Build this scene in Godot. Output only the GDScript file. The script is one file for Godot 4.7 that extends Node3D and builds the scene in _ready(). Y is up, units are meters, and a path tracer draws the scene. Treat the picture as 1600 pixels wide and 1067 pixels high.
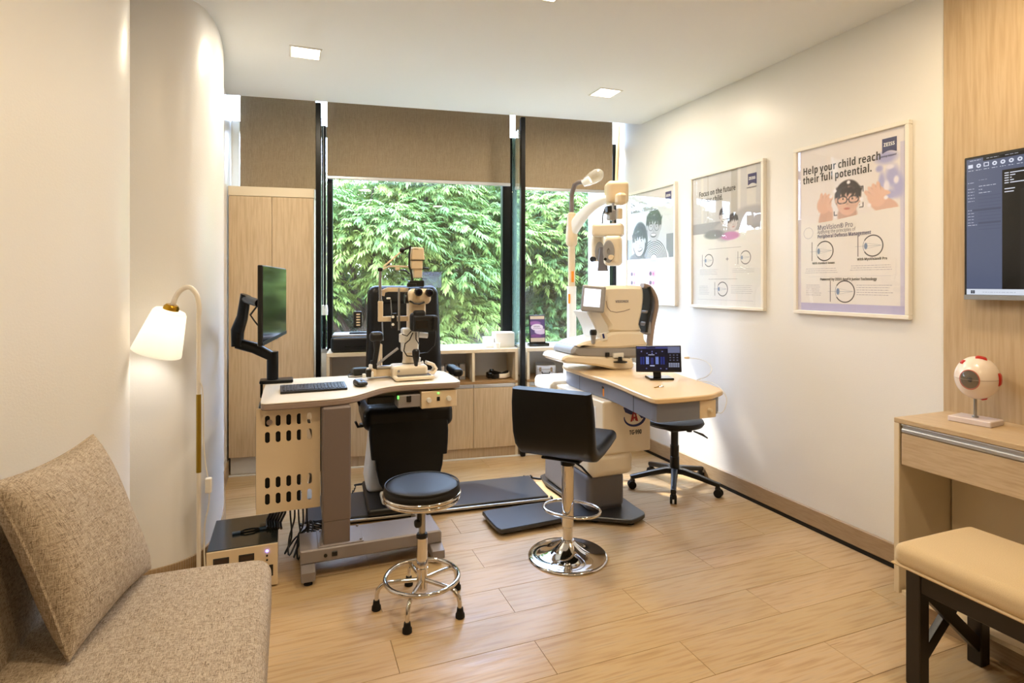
extends Node3D
# Eye clinic examination room: units metres, y up, camera at the origin of the floor plan, right wall along -z.
const FOC := 900.0
const EYE := 1.35
const YAW := 0.36896
const CEIL := 2.65
var taken := {}
var M := {}
var rng := RandomNumberGenerator.new()

# ---------- mesh collector ----------
class MB:
	var v := PackedVector3Array()
	var uv := PackedVector2Array()
	var x := Transform3D.IDENTITY
	var smooth := 0.72
	func t(a: Vector3, b: Vector3, c: Vector3, n: Vector3) -> void:
		if (b - a).cross(c - a).dot(n) > 0.0:
			v.append(x * a); v.append(x * c); v.append(x * b)
		else:
			v.append(x * a); v.append(x * b); v.append(x * c)
	func q(a: Vector3, b: Vector3, c: Vector3, d: Vector3, n: Vector3) -> void:
		t(a, b, c, n)
		t(a, c, d, n)
	func uq(a: Vector3, b: Vector3, c: Vector3, d: Vector3, n: Vector3) -> void:
		# a top-left, b top-right, c bottom-right, d bottom-left as seen from the front
		var p := [a, b, c, a, c, d]
		var w := [Vector2(0, 0), Vector2(1, 0), Vector2(1, 1), Vector2(0, 0), Vector2(1, 1), Vector2(0, 1)]
		while uv.size() < v.size():
			uv.append(Vector2.ZERO)
		var flip: bool = (b - a).cross(c - a).dot(n) > 0.0
		for k in [[0, 1, 2], [3, 4, 5]]:
			var o = [k[0], k[2], k[1]] if flip else k
			for i in o:
				v.append(x * p[i]); uv.append(w[i])
	func box(c: Vector3, s: Vector3, bev := 0.003, bs := Basis.IDENTITY) -> void:
		var h := s * 0.5
		var e: float = min(bev, min(h.x, min(h.y, h.z)) * 0.9)
		var i := h - Vector3(e, e, e)
		for ax in 3:
			var a1 := (ax + 1) % 3
			var a2 := (ax + 2) % 3
			for sg in [-1.0, 1.0]:
				var n := Vector3.ZERO
				n[ax] = sg
				var f := []
				for k in [[-1, -1], [1, -1], [1, 1], [-1, 1]]:
					var p := Vector3.ZERO
					p[ax] = sg * h[ax]; p[a1] = k[0] * i[a1]; p[a2] = k[1] * i[a2]
					f.append(c + bs * p)
				q(f[0], f[1], f[2], f[3], bs * n)
			if e > 0.0:
				for s1 in [-1.0, 1.0]:
					for s2 in [-1.0, 1.0]:
						var p := []
						for k in [[-1, 0], [1, 0], [1, 1], [-1, 1]]:
							var w := Vector3.ZERO
							w[ax] = k[0] * i[ax]
							w[a1] = s1 * (h[a1] if k[1] == 0 else i[a1])
							w[a2] = s2 * (i[a2] if k[1] == 0 else h[a2])
							p.append(c + bs * w)
						var n := Vector3.ZERO
						n[a1] = s1; n[a2] = s2
						q(p[0], p[1], p[2], p[3], bs * n)
		if e > 0.0:
			for sx in [-1.0, 1.0]:
				for sy in [-1.0, 1.0]:
					for sz in [-1.0, 1.0]:
						var g := Vector3(sx, sy, sz)
						t(c + bs * (g * Vector3(h.x, i.y, i.z)), c + bs * (g * Vector3(i.x, h.y, i.z)), c + bs * (g * Vector3(i.x, i.y, h.z)), bs * g)
	func rbox(c: Vector3, s: Vector3, r: float, seg := 3, bs := Basis.IDENTITY, df = null, mid := 1) -> void:
		var h := s * 0.5
		r = min(r, min(h.x, min(h.y, h.z)) * 0.999)
		var ls := []
		for ax in 3:
			var l := []
			for k in seg + 1:
				l.append(-(h[ax] - r) - r * tan((1.0 - float(k) / seg) * PI / 4))
			for k in range(1, mid):
				l.append(-(h[ax] - r) + 2.0 * (h[ax] - r) * k / mid)
			for k in seg + 1:
				l.append((h[ax] - r) + r * tan(float(k) / seg * PI / 4))
			ls.append(l)
		for ax in 3:
			var a1 := (ax + 1) % 3
			var a2 := (ax + 2) % 3
			var l1: Array = ls[a1]
			var l2: Array = ls[a2]
			for sg in [-1.0, 1.0]:
				var g := []
				for u in l1:
					var row := []
					for w in l2:
						var p := Vector3.ZERO
						p[ax] = sg * h[ax]; p[a1] = u; p[a2] = w
						var inn := p.clamp(-(h - Vector3(r, r, r)), h - Vector3(r, r, r))
						p = inn + (p - inn).normalized() * r
						row.append([p, c + bs * (df.call(p) if df != null else p)])
					g.append(row)
				for a in l1.size() - 1:
					for b in l2.size() - 1:
						var n: Vector3 = g[a][b][0] + g[a + 1][b + 1][0]
						var nn := Vector3.ZERO
						nn[ax] = sg
						q(g[a][b][1], g[a + 1][b][1], g[a + 1][b + 1][1], g[a][b + 1][1], bs * (nn + n.normalized() * 0.2))
	func tube(p: Array, r, sides := 8, caps := true, closed := false) -> void:
		var n := p.size()
		var rings := []
		var up := Vector3.UP
		var prev := Vector3.ZERO
		for k in n:
			var a: Vector3 = p[(k - 1 + n) % n] if (k > 0 or closed) else p[0]
			var b: Vector3 = p[(k + 1) % n] if (k < n - 1 or closed) else p[n - 1]
			var d := (b - a).normalized()
			if k == 0:
				up = Vector3.UP if absf(d.y) < 0.9 else Vector3.RIGHT
				up = (up - d * up.dot(d)).normalized()
			else:
				up = (up - d * up.dot(d)).normalized()
			prev = d
			var sd := d.cross(up)
			var rr: float = r[k] if r is Array else r
			var ring := []
			for j in sides:
				var an := TAU * j / sides
				ring.append(p[k] + (up * cos(an) + sd * sin(an)) * rr)
			rings.append(ring)
		for k in (n if closed else n - 1):
			var k2 := (k + 1) % n
			for j in sides:
				var j2 := (j + 1) % sides
				var mid: Vector3 = (rings[k][j] + rings[k][j2]) * 0.5 - p[k]
				q(rings[k][j], rings[k2][j], rings[k2][j2], rings[k][j2], mid)
		if caps and not closed:
			for e in [0, n - 1]:
				var d: Vector3 = (p[0] - p[1]) if e == 0 else (p[n - 1] - p[n - 2])
				for j in range(1, sides - 1):
					t(rings[e][0], rings[e][j], rings[e][j + 1], d)
	func cyl(a: Vector3, b: Vector3, r: float, sides := 16, r2 := -1.0) -> void:
		tube([a, b], [r, r if r2 < 0 else r2], sides)
	func lathe(pr: Array, o: Vector3, seg := 24, bs := Basis.IDENTITY, sx := 1.0, sz := 1.0) -> void:
		for k in pr.size() - 1:
			var a: Vector2 = pr[k]
			var b: Vector2 = pr[k + 1]
			var dn := Vector2(b.y - a.y, a.x - b.x)
			for j in seg:
				var t0 := TAU * j / seg
				var t1 := TAU * (j + 1) / seg
				var d0 := Vector3(cos(t0) * sx, 0, sin(t0) * sz)
				var d1 := Vector3(cos(t1) * sx, 0, sin(t1) * sz)
				var n := bs * ((d0 + d1) * 0.5 * dn.x + Vector3.UP * dn.y)
				var p0 := o + bs * (d0 * a.x + Vector3.UP * a.y)
				var p1 := o + bs * (d1 * a.x + Vector3.UP * a.y)
				var p2 := o + bs * (d1 * b.x + Vector3.UP * b.y)
				var p3 := o + bs * (d0 * b.x + Vector3.UP * b.y)
				if a.x > 1e-5:
					t(p0, p1, p2 if b.x > 1e-5 else p3, n)
				if b.x > 1e-5:
					t(p0, p2, p3, n)
	func prism(poly: PackedVector2Array, y0: float, y1: float, bev := 0.0, bs := Basis.IDENTITY, o := Vector3.ZERO) -> void:
		# poly in (x, z), extruded along y
		var tris := Geometry2D.triangulate_polygon(poly)
		var ccw := not Geometry2D.is_polygon_clockwise(poly)
		var n := poly.size()
		var inn := poly
		if bev > 0.0:
			inn = PackedVector2Array()
			for k in n:
				var a := poly[(k - 1 + n) % n]
				var b := poly[k]
				var c := poly[(k + 1) % n]
				var n1 := (b - a).normalized().orthogonal() * (1.0 if ccw else -1.0)
				var n2 := (c - b).normalized().orthogonal() * (1.0 if ccw else -1.0)
				var m := (n1 + n2).normalized()
				inn.append(b - m * bev / max(0.5, m.dot(n1)))
		var f := func(p: Vector2, y: float) -> Vector3: return o + bs * Vector3(p.x, y, p.y)
		for k in range(0, tris.size(), 3):
			t(f.call(inn[tris[k]], y1), f.call(inn[tris[k + 1]], y1), f.call(inn[tris[k + 2]], y1), bs * Vector3.UP)
			t(f.call(inn[tris[k]], y0), f.call(inn[tris[k + 1]], y0), f.call(inn[tris[k + 2]], y0), bs * Vector3.DOWN)
		for k in n:
			var k2 := (k + 1) % n
			var d := (poly[k2] - poly[k]).normalized().orthogonal() * (1.0 if ccw else -1.0)
			var nn := bs * Vector3(d.x, 0, d.y)
			q(f.call(poly[k], y0 + bev), f.call(poly[k2], y0 + bev), f.call(poly[k2], y1 - bev), f.call(poly[k], y1 - bev), nn)
			if bev > 0.0:
				q(f.call(poly[k], y1 - bev), f.call(poly[k2], y1 - bev), f.call(inn[k2], y1), f.call(inn[k], y1), nn + bs * Vector3.UP)
				q(f.call(poly[k], y0 + bev), f.call(poly[k2], y0 + bev), f.call(inn[k2], y0), f.call(inn[k], y0), nn - bs * Vector3.UP)
	func sweep(p: Array, side: Vector3, w, th, rs := 3, rr := 0.5) -> void:
		# a rounded rectangle (w along side, th across) carried along p
		var n := p.size()
		var rings := []
		for k in n:
			var d: Vector3 = (p[min(k + 1, n - 1)] - p[max(k - 1, 0)]).normalized()
			var up := d.cross(side).normalized()
			var ww: float = (w[k] if w is Array else w) * 0.5
			var tt: float = (th[k] if th is Array else th) * 0.5
			var r: float = min(ww, tt) * 2.0 * rr
			r = min(r, min(ww, tt))
			var ring := []
			for cn in 4:
				var sx := 1.0 if cn in [0, 3] else -1.0
				var sy := 1.0 if cn < 2 else -1.0
				for j in rs + 1:
					var an := (cn + float(j) / rs) * PI / 2
					ring.append(p[k] + side * (sx * (ww - r) + cos(an) * r) + up * (sy * (tt - r) + sin(an) * r))
			rings.append(ring)
		var m: int = rings[0].size()
		for k in n - 1:
			for j in m:
				var j2 := (j + 1) % m
				q(rings[k][j], rings[k + 1][j], rings[k + 1][j2], rings[k][j2], (rings[k][j] + rings[k][j2]) * 0.5 - p[k])
		for e in [0, n - 1]:
			var d: Vector3 = (p[0] - p[1]) if e == 0 else (p[n - 1] - p[n - 2])
			for j in m:
				t(p[e], rings[e][j], rings[e][(j + 1) % m], d)
	func mesh() -> ArrayMesh:
		var n := v.size()
		var fn := PackedVector3Array()
		fn.resize(n / 3)
		var at := {}
		for f in n / 3:
			fn[f] = (v[f * 3 + 2] - v[f * 3]).cross(v[f * 3 + 1] - v[f * 3])
			for k in 3:
				var key := Vector3i((v[f * 3 + k] * 20000.0).round())
				if at.has(key):
					at[key].append(f)
				else:
					at[key] = [f]
		var nn := PackedVector3Array()
		nn.resize(n)
		for f in n / 3:
			var me := fn[f].normalized()
			for k in 3:
				var sum := Vector3.ZERO
				for g in at[Vector3i((v[f * 3 + k] * 20000.0).round())]:
					if fn[g].normalized().dot(me) > smooth:
						sum += fn[g]
				nn[f * 3 + k] = sum.normalized() if sum.length() > 1e-14 else me
		var a := []
		a.resize(Mesh.ARRAY_MAX)
		a[Mesh.ARRAY_VERTEX] = v
		a[Mesh.ARRAY_NORMAL] = nn
		if uv.size() > 0:
			while uv.size() < n:
				uv.append(Vector2.ZERO)
			a[Mesh.ARRAY_TEX_UV] = uv
		var am := ArrayMesh.new()
		am.add_surface_from_arrays(Mesh.PRIMITIVE_TRIANGLES, a)
		return am

# ---------- naming, things and parts ----------
func numbered(called: String) -> String:
	taken[called] = taken.get(called, -1) + 1
	return called if taken[called] == 0 else "%s_%03d" % [called, taken[called]]
func thing(called: String, label: String, category: String, at := Vector3.ZERO, turn := 0.0, group := "") -> Node3D:
	var o := Node3D.new()
	o.name = numbered(called)
	add_child(o)
	o.position = at
	o.rotation.y = turn
	o.set_meta("label", label)
	o.set_meta("category", category)
	if group:
		o.set_meta("group", group)
	return o
func place(called: String) -> Node3D:
	# a piece of the setting that holds its pieces
	var o := Node3D.new()
	o.name = numbered(called)
	add_child(o)
	o.set_meta("kind", "structure")
	return o
func mb(o: Node3D = null) -> MB:
	# collector that takes world positions and stores them in the axes of thing o
	var m := MB.new()
	if o:
		m.x = o.transform.affine_inverse()
	return m
func part(o: Node3D, called: String, m: MB, material: Material, label := "") -> MeshInstance3D:
	var i := MeshInstance3D.new()
	i.name = called
	i.mesh = m.mesh()
	i.material_override = material
	o.add_child(i, true)
	if label:
		i.set_meta("label", label)
	return i
func inst(o: Node3D, called: String, mesh: Mesh, material: Material, xf: Transform3D) -> MeshInstance3D:
	var i := MeshInstance3D.new()
	i.name = called
	i.mesh = mesh
	i.material_override = material
	i.transform = xf
	o.add_child(i, true)
	return i
func struct(called: String, m: MB, material: Material) -> MeshInstance3D:
	var i := part(self, called, m, material)
	i.set_meta("kind", "structure")
	return i
var fonts := {}
func lettering(o: Node3D, called: String, text: String, xf: Transform3D, size: float, material: Material, bold := false, squeeze := 1.0, centre := false) -> void:
	# printed letters; size is the height of the line in metres
	if not fonts.has(bold):
		var f := SystemFont.new()
		f.font_names = PackedStringArray(["Droid Sans"])
		f.font_weight = 700 if bold else 400
		fonts[bold] = f
	var m := TextMesh.new()
	m.text = text
	m.font = fonts[bold]
	m.font_size = 32
	m.pixel_size = size / 32.0
	m.depth = 0.0004
	m.curve_step = 2.0
	m.horizontal_alignment = HORIZONTAL_ALIGNMENT_CENTER if centre else HORIZONTAL_ALIGNMENT_LEFT
	m.vertical_alignment = VERTICAL_ALIGNMENT_CENTER
	var i := inst(o, called, m, material, xf)
	i.transform.basis = i.transform.basis.scaled_local(Vector3(squeeze, 1, 1))

# ---------- directions through pixels of the photograph ----------
func ray(px: float, py: float) -> Vector3:
	var u := (px - 800.0) / FOC
	return Vector3(sin(YAW) + u * cos(YAW), (443.0 - py) / FOC, -(cos(YAW) - u * sin(YAW)))
func on_y(px: float, py: float, y: float) -> Vector3:
	var d := ray(px, py)
	return Vector3(0, EYE, 0) + d * ((y - EYE) / d.y)
func on_x(px: float, py: float, x: float) -> Vector3:
	var d := ray(px, py)
	return Vector3(0, EYE, 0) + d * (x / d.x)
func on_z(px: float, py: float, z: float) -> Vector3:
	var d := ray(px, py)
	return Vector3(0, EYE, 0) + d * (z / d.z)
func far(px: float, py: float, depth: float) -> Vector3:
	return Vector3(0, EYE, 0) + ray(px, py) * depth
# the window wall is turned 7.35 degrees: s metres along it, y up, off metres behind the cabinet fronts
const WA := 0.12828
func win(s: float, y: float, off: float) -> Vector3:
	return Vector3(-0.396 + s * cos(WA) + off * sin(WA), y, -4.467 + s * sin(WA) - off * cos(WA))
func wb() -> Basis:
	return Basis(Vector3.UP, -WA)

# ---------- materials ----------
func mat(key: String, c: Color, rough := 0.5, metal := 0.0, spec := 0.5) -> StandardMaterial3D:
	if not M.has(key):
		var m := StandardMaterial3D.new()
		m.resource_name = key
		m.albedo_color = c
		m.roughness = rough
		m.metallic = metal
		m.metallic_specular = spec
		M[key] = m
	return M[key]
func glow(key: String, c: Color, e: float) -> StandardMaterial3D:
	var m := mat(key, Color(0.9, 0.9, 0.9), 0.4)
	m.emission_enabled = true
	m.emission = c
	m.emission_energy_multiplier = e
	return m
func noise(freq: float, oct: int, sd: int, stops: Array, size := 512, kind := FastNoiseLite.TYPE_SIMPLEX_SMOOTH) -> NoiseTexture2D:
	var n := FastNoiseLite.new()
	n.noise_type = kind
	n.frequency = freq
	n.fractal_octaves = oct
	n.seed = sd
	var t := NoiseTexture2D.new()
	t.width = size
	t.height = size
	t.seamless = true
	t.noise = n
	if stops.size() > 0:
		var g := Gradient.new()
		var of := PackedFloat32Array()
		var cs := PackedColorArray()
		for st in stops:
			of.append(st[0]); cs.append(st[1])
		g.offsets = of
		g.colors = cs
		t.color_ramp = g
	return t
func tri(m: StandardMaterial3D, sc: Vector3, world := false, off := Vector3.ZERO) -> StandardMaterial3D:
	m.uv1_triplanar = true
	m.uv1_world_triplanar = world
	m.uv1_scale = sc
	m.uv1_offset = off
	m.uv1_triplanar_sharpness = 8.0
	return m
func bump(m: StandardMaterial3D, t: Texture2D, cm: float) -> StandardMaterial3D:
	m.heightmap_enabled = true
	m.heightmap_texture = t
	m.heightmap_scale = cm
	return m
func grey(a: float) -> Color:
	return Color(a, a, a)

func make_materials() -> void:
	var fine := noise(0.06, 3, 5, [], 256)
	# paint, plaster
	var w := mat("wall_paint", Color(0.90, 0.898, 0.89), 0.33, 0.0, 0.42)
	bump(tri(w, Vector3(6, 6, 6), true), fine, 0.02)
	mat("ceiling_paint", Color(0.925, 0.93, 0.93), 0.8)
	# floor planks: six tones of one printed wood
	var grain := noise(0.012, 5, 11, [[0.0, Color(0.67, 0.555, 0.405)], [0.3, Color(0.73, 0.62, 0.465)], [0.55, Color(0.77, 0.665, 0.51)], [0.8, Color(0.745, 0.65, 0.51)], [1.0, Color(0.68, 0.59, 0.465)]], 1024)
	var spots := noise(0.02, 4, 31, [[0.0, grey(0.45)], [1.0, grey(0.75)]], 512)
	var crack := noise(0.012, 2, 77, [[0.0, Color(1, 1, 1)], [0.86, Color(1, 1, 1)], [0.93, Color(0.93, 0.90, 0.86)], [1.0, Color(0.84, 0.78, 0.72)]], 1024)
	var tone := [1.0, 0.98, 0.99, 0.965, 0.985, 0.975]
	for k in 6:
		var m := mat("plank_%d" % k, Color(tone[k], tone[k] * 0.99, tone[k] * (0.96 if k % 2 else 0.99)), 0.36, 0.0, 0.42)
		m.albedo_texture = grain
		m.roughness_texture = spots
		m.roughness = 0.62
		m.detail_enabled = true
		m.detail_albedo = crack
		m.detail_blend_mode = BaseMaterial3D.BLEND_MODE_MUL
		tri(m, Vector3(0.22, 1, 3.4), true, Vector3(0.37 * k, 0.2, 0.61 * k))
		bump(m, grain, 0.012)
	mat("joint", Color(0.42, 0.33, 0.25), 0.8)
	# oak boards with upright grain, seen on cabinets and the panel behind the television
	var oak := noise(0.014, 5, 21, [[0.0, Color(0.72, 0.625, 0.495)], [0.4, Color(0.765, 0.67, 0.54)], [0.7, Color(0.80, 0.71, 0.58)], [1.0, Color(0.755, 0.66, 0.53)]], 1024)
	for k in 3:
		var m := mat("oak_%d" % k, Color(1, 1, 1), 0.45, 0.0, 0.4)
		m.albedo_texture = oak
		tri(m, Vector3(3.2, 0.2, 3.2), true, Vector3(0.3 * k, 0.17 * k, 0.41 * k))
	for k in 3:
		# the same oak, cut for the low cabinet
		var m := mat("low_oak_%d" % k, Color(1, 1, 1), 0.45, 0.0, 0.4)
		m.albedo_texture = oak
		tri(m, Vector3(3.2, 0.2, 3.2), true, Vector3(0.3 * k, 0.17 * k, 0.41 * k))
	var panel := mat("oak_panel", Color(0.96, 0.96, 0.96), 0.42, 0.0, 0.4)
	panel.albedo_texture = oak
	tri(panel, Vector3(3.0, 0.16, 3.0), true, Vector3(0.1, 0.5, 0.2))
	var flat := mat("oak_flat", Color(0.96, 0.96, 0.96), 0.4, 0.0, 0.4)
	flat.albedo_texture = oak
	tri(flat, Vector3(5, 5, 0.5), true, Vector3(0.4, 0.1, 0.2))
	var edge := mat("board_edge", Color(0.82, 0.74, 0.62), 0.45)
	edge.albedo_texture = oak
	tri(edge, Vector3(0.5, 6, 6), true)
	var skirt := mat("skirting", Color(0.82, 0.80, 0.785), 0.45)
	skirt.albedo_texture = oak
	tri(skirt, Vector3(3, 7, 0.6), true)
	mat("cabinet_inside", Color(0.80, 0.79, 0.77), 0.5)
	mat("cream_board", Color(0.86, 0.80, 0.69), 0.45)
	mat("white_board", Color(0.86, 0.855, 0.84), 0.45)
	# fabrics
	var weave := Image.create(512, 512, false, Image.FORMAT_RGB8)
	var r := RandomNumberGenerator.new()
	r.seed = 4
	weave.fill(Color(0.60, 0.535, 0.46))
	var th := Image.create(512, 512, false, Image.FORMAT_RGB8)
	th.fill(grey(0.45))
	for k in 26000:
		var len := r.randi_range(5, 26)
		var up := r.randf() < 0.5
		var d := r.randf()
		var c := Color(0.78, 0.725, 0.65).lerp(Color(0.33, 0.28, 0.235), d * d * 1.05 if r.randf() < 0.70 else 0.0)
		var rc := Rect2i(r.randi_range(0, 511), r.randi_range(0, 511), 1 if up else len, len if up else 1)
		weave.fill_rect(rc, c)
		th.fill_rect(rc, grey(r.randf_range(0.3, 0.9)))
	var tweed := mat("tweed", Color(1, 1, 1), 0.92, 0.0, 0.2)
	tweed.albedo_texture = ImageTexture.create_from_image(weave)
	bump(tri(tweed, Vector3(3.6, 3.6, 3.6)), ImageTexture.create_from_image(th), 0.12)
	var linen := Image.create(512, 512, false, Image.FORMAT_RGB8)
	linen.fill(Color(0.67, 0.60, 0.505))
	for k in 9000:
		var up := r.randf() < 0.72
		linen.fill_rect(Rect2i(r.randi_range(0, 511), r.randi_range(0, 511), 1 if up else r.randi_range(6, 30), r.randi_range(20, 90) if up else 1), Color(0.73, 0.66, 0.56).lerp(Color(0.585, 0.515, 0.42), r.randf()))
	var bl := mat("blind_linen", Color(0.98, 0.97, 0.95), 0.9, 0.0, 0.2)
	bl.albedo_texture = ImageTexture.create_from_image(linen)
	tri(bl, Vector3(2.2, 2.2, 2.2), true)
	bl.backlight_enabled = true
	bl.backlight = Color(0.36, 0.34, 0.31)
	var bt := mat("bench_cloth", Color(0.85, 0.75, 0.585), 0.85, 0.0, 0.25)
	var cot := noise(0.25, 2, 8, [[0.0, grey(0.86)], [1.0, grey(1.0)]], 256)
	bt.albedo_texture = cot
	bump(tri(bt, Vector3(6, 6, 6)), cot, 0.03)
	# leather, plastic, metal
	var lea := noise(0.09, 3, 14, [], 256, FastNoiseLite.TYPE_CELLULAR)
	for d in [["leather", Color(0.035, 0.034, 0.036), 0.42], ["leather_grey", Color(0.085, 0.08, 0.078), 0.44], ["leather_soft", Color(0.05, 0.047, 0.046), 0.46]]:
		var m := mat(d[0], d[1], d[2], 0.0, 0.38)
		bump(tri(m, Vector3(9, 9, 9)), lea, 0.02)
	mat("black_plastic", Color(0.045, 0.046, 0.05), 0.38)
	mat("black_matte", Color(0.04, 0.04, 0.042), 0.7)
	mat("black_gloss", Color(0.02, 0.02, 0.022), 0.12)
	mat("black_metal", Color(0.055, 0.058, 0.06), 0.32, 0.6)
	mat("rubber", Color(0.03, 0.03, 0.03), 0.8)
	var mtn := noise(0.3, 2, 61, [[0.0, grey(0.82)], [1.0, grey(1.0)]], 256)
	var mt := mat("mat_top", Color(0.19, 0.21, 0.245), 0.30, 0.0, 0.6)
	mt.albedo_texture = mtn
	tri(mt, Vector3(4, 4, 4))
	var dp := mat("dark_plate", Color(0.17, 0.17, 0.18), 0.32, 0.0, 0.6)
	dp.albedo_texture = mtn
	tri(dp, Vector3(4, 4, 4))
	mat("chrome", Color(0.86, 0.85, 0.84), 0.06, 1.0)
	mat("satin_steel", Color(0.66, 0.66, 0.66), 0.32, 1.0)
	mat("aluminium", Color(0.76, 0.77, 0.79), 0.38, 0.9)
	mat("brass", Color(0.72, 0.56, 0.16), 0.28, 0.9)
	mat("gold_paint", Color(0.60, 0.49, 0.13), 0.35, 0.4)
	mat("warm_grey_metal", Color(0.46, 0.415, 0.40), 0.45, 0.1)
	mat("base_grey_metal", Color(0.56, 0.535, 0.535), 0.45, 0.1)
	mat("column_grey", Color(0.41, 0.40, 0.42), 0.45, 0.1)
	mat("apron_grey", Color(0.47, 0.485, 0.54), 0.42, 0.1)
	mat("device_beige", Color(0.87, 0.79, 0.66), 0.4)
	mat("device_cream", Color(0.90, 0.85, 0.76), 0.36)
	mat("device_white", Color(0.90, 0.895, 0.875), 0.35)
	mat("device_grey", Color(0.57, 0.565, 0.57), 0.42)
	mat("powder_cream", Color(0.87, 0.795, 0.67), 0.5)
	mat("tabletop_white", Color(0.90, 0.865, 0.80), 0.30)
	mat("tabletop_edge", Color(0.58, 0.51, 0.47), 0.42)
	mat("tabletop_beige", Color(0.87, 0.765, 0.61), 0.34)
	mat("white_plastic", Color(0.90, 0.895, 0.88), 0.35)
	mat("white_enamel", Color(0.90, 0.875, 0.83), 0.32)
	mat("frame_white", Color(0.92, 0.905, 0.875), 0.4)
	mat("cable_white", Color(0.86, 0.84, 0.79), 0.5)
	mat("dark_wood", Color(0.085, 0.055, 0.045), 0.35)
	mat("ink", Color(0.09, 0.085, 0.10), 0.6)
	mat("ink_blue", Color(0.15, 0.17, 0.40), 0.5)
	mat("ink_grey", Color(0.45, 0.44, 0.50), 0.6)
	mat("ink_white", Color(0.95, 0.95, 0.96), 0.5)
	mat("ink_red", Color(0.60, 0.09, 0.08), 0.5)
	mat("ink_navy", Color(0.08, 0.13, 0.38), 0.45)
	mat("label_orange", Color(0.93, 0.55, 0.10), 0.5)
	mat("eye_white", Color(0.92, 0.87, 0.83), 0.22)
	mat("eye_red", Color(0.72, 0.09, 0.07), 0.35)
	mat("eye_iris", Color(0.36, 0.31, 0.24), 0.3)
	mat("model_base", Color(0.83, 0.79, 0.80), 0.35)
	var g := mat("clear_glass", Color(1, 1, 1, 0.04), 0.0)
	g.transparency = BaseMaterial3D.TRANSPARENCY_ALPHA
	var fg := mat("fin_glass", Color(0.62, 0.78, 0.72, 0.16), 0.02)
	fg.transparency = BaseMaterial3D.TRANSPARENCY_ALPHA
	var ac := mat("acrylic", Color(0.62, 0.74, 0.98, 0.34), 0.05)
	ac.transparency = BaseMaterial3D.TRANSPARENCY_ALPHA
	var cg := mat("lamp_glass", Color(0.93, 0.95, 0.93, 0.12), 0.05)
	cg.transparency = BaseMaterial3D.TRANSPARENCY_ALPHA
	glow("led_green", Color(0.15, 1.0, 0.25), 3.0)
	glow("led_blue", Color(0.40, 0.35, 1.0), 9.0)
	glow("downlight_glow", Color(1.0, 0.93, 0.82), 7.0)

func shade_curve(pts: Array, n: int) -> PackedVector2Array:
	# Catmull-Rom through plan points
	var out := PackedVector2Array()
	for k in range(pts.size() - 1):
		var a: Vector2 = pts[max(k - 1, 0)]
		var b: Vector2 = pts[k]
		var c: Vector2 = pts[k + 1]
		var d: Vector2 = pts[min(k + 2, pts.size() - 1)]
		for j in n:
			out.append(b.cubic_interpolate(c, a, d, float(j) / n))
	out.append(pts[pts.size() - 1])
	return out
func curved_wall(line: PackedVector2Array, y0: float, y1: float, thick: float) -> MB:
	# a wall along a plan line; the room lies on its +x side
	var m := MB.new()
	var n := line.size()
	var back := PackedVector2Array()
	for k in n:
		back.append(line[k] - Vector2(thick, 0))
	for k in n - 1:
		var d := (line[k + 1] - line[k]).normalized()
		var nn := Vector3(-d.y, 0, d.x)
		var a := line[k]
		var b := line[k + 1]
		m.q(Vector3(a.x, y0, a.y), Vector3(b.x, y0, b.y), Vector3(b.x, y1, b.y), Vector3(a.x, y1, a.y), nn)
		var e := back[k]
		var f := back[k + 1]
		m.q(Vector3(e.x, y0, e.y), Vector3(f.x, y0, f.y), Vector3(f.x, y1, f.y), Vector3(e.x, y1, e.y), -nn)
		m.q(Vector3(a.x, y1, a.y), Vector3(b.x, y1, b.y), Vector3(f.x, y1, f.y), Vector3(e.x, y1, e.y), Vector3.UP)
		m.q(Vector3(a.x, y0, a.y), Vector3(b.x, y0, b.y), Vector3(f.x, y0, f.y), Vector3(e.x, y0, e.y), Vector3.DOWN)
	for k in [0, n - 1]:
		var a := line[k]
		var e := back[k]
		m.q(Vector3(a.x, y0, a.y), Vector3(e.x, y0, e.y), Vector3(e.x, y1, e.y), Vector3(a.x, y1, a.y), Vector3(0, 0, 1 if k == 0 else -1))
	return m
var wall_line_near: PackedVector2Array
var wall_line_far: PackedVector2Array

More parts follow.
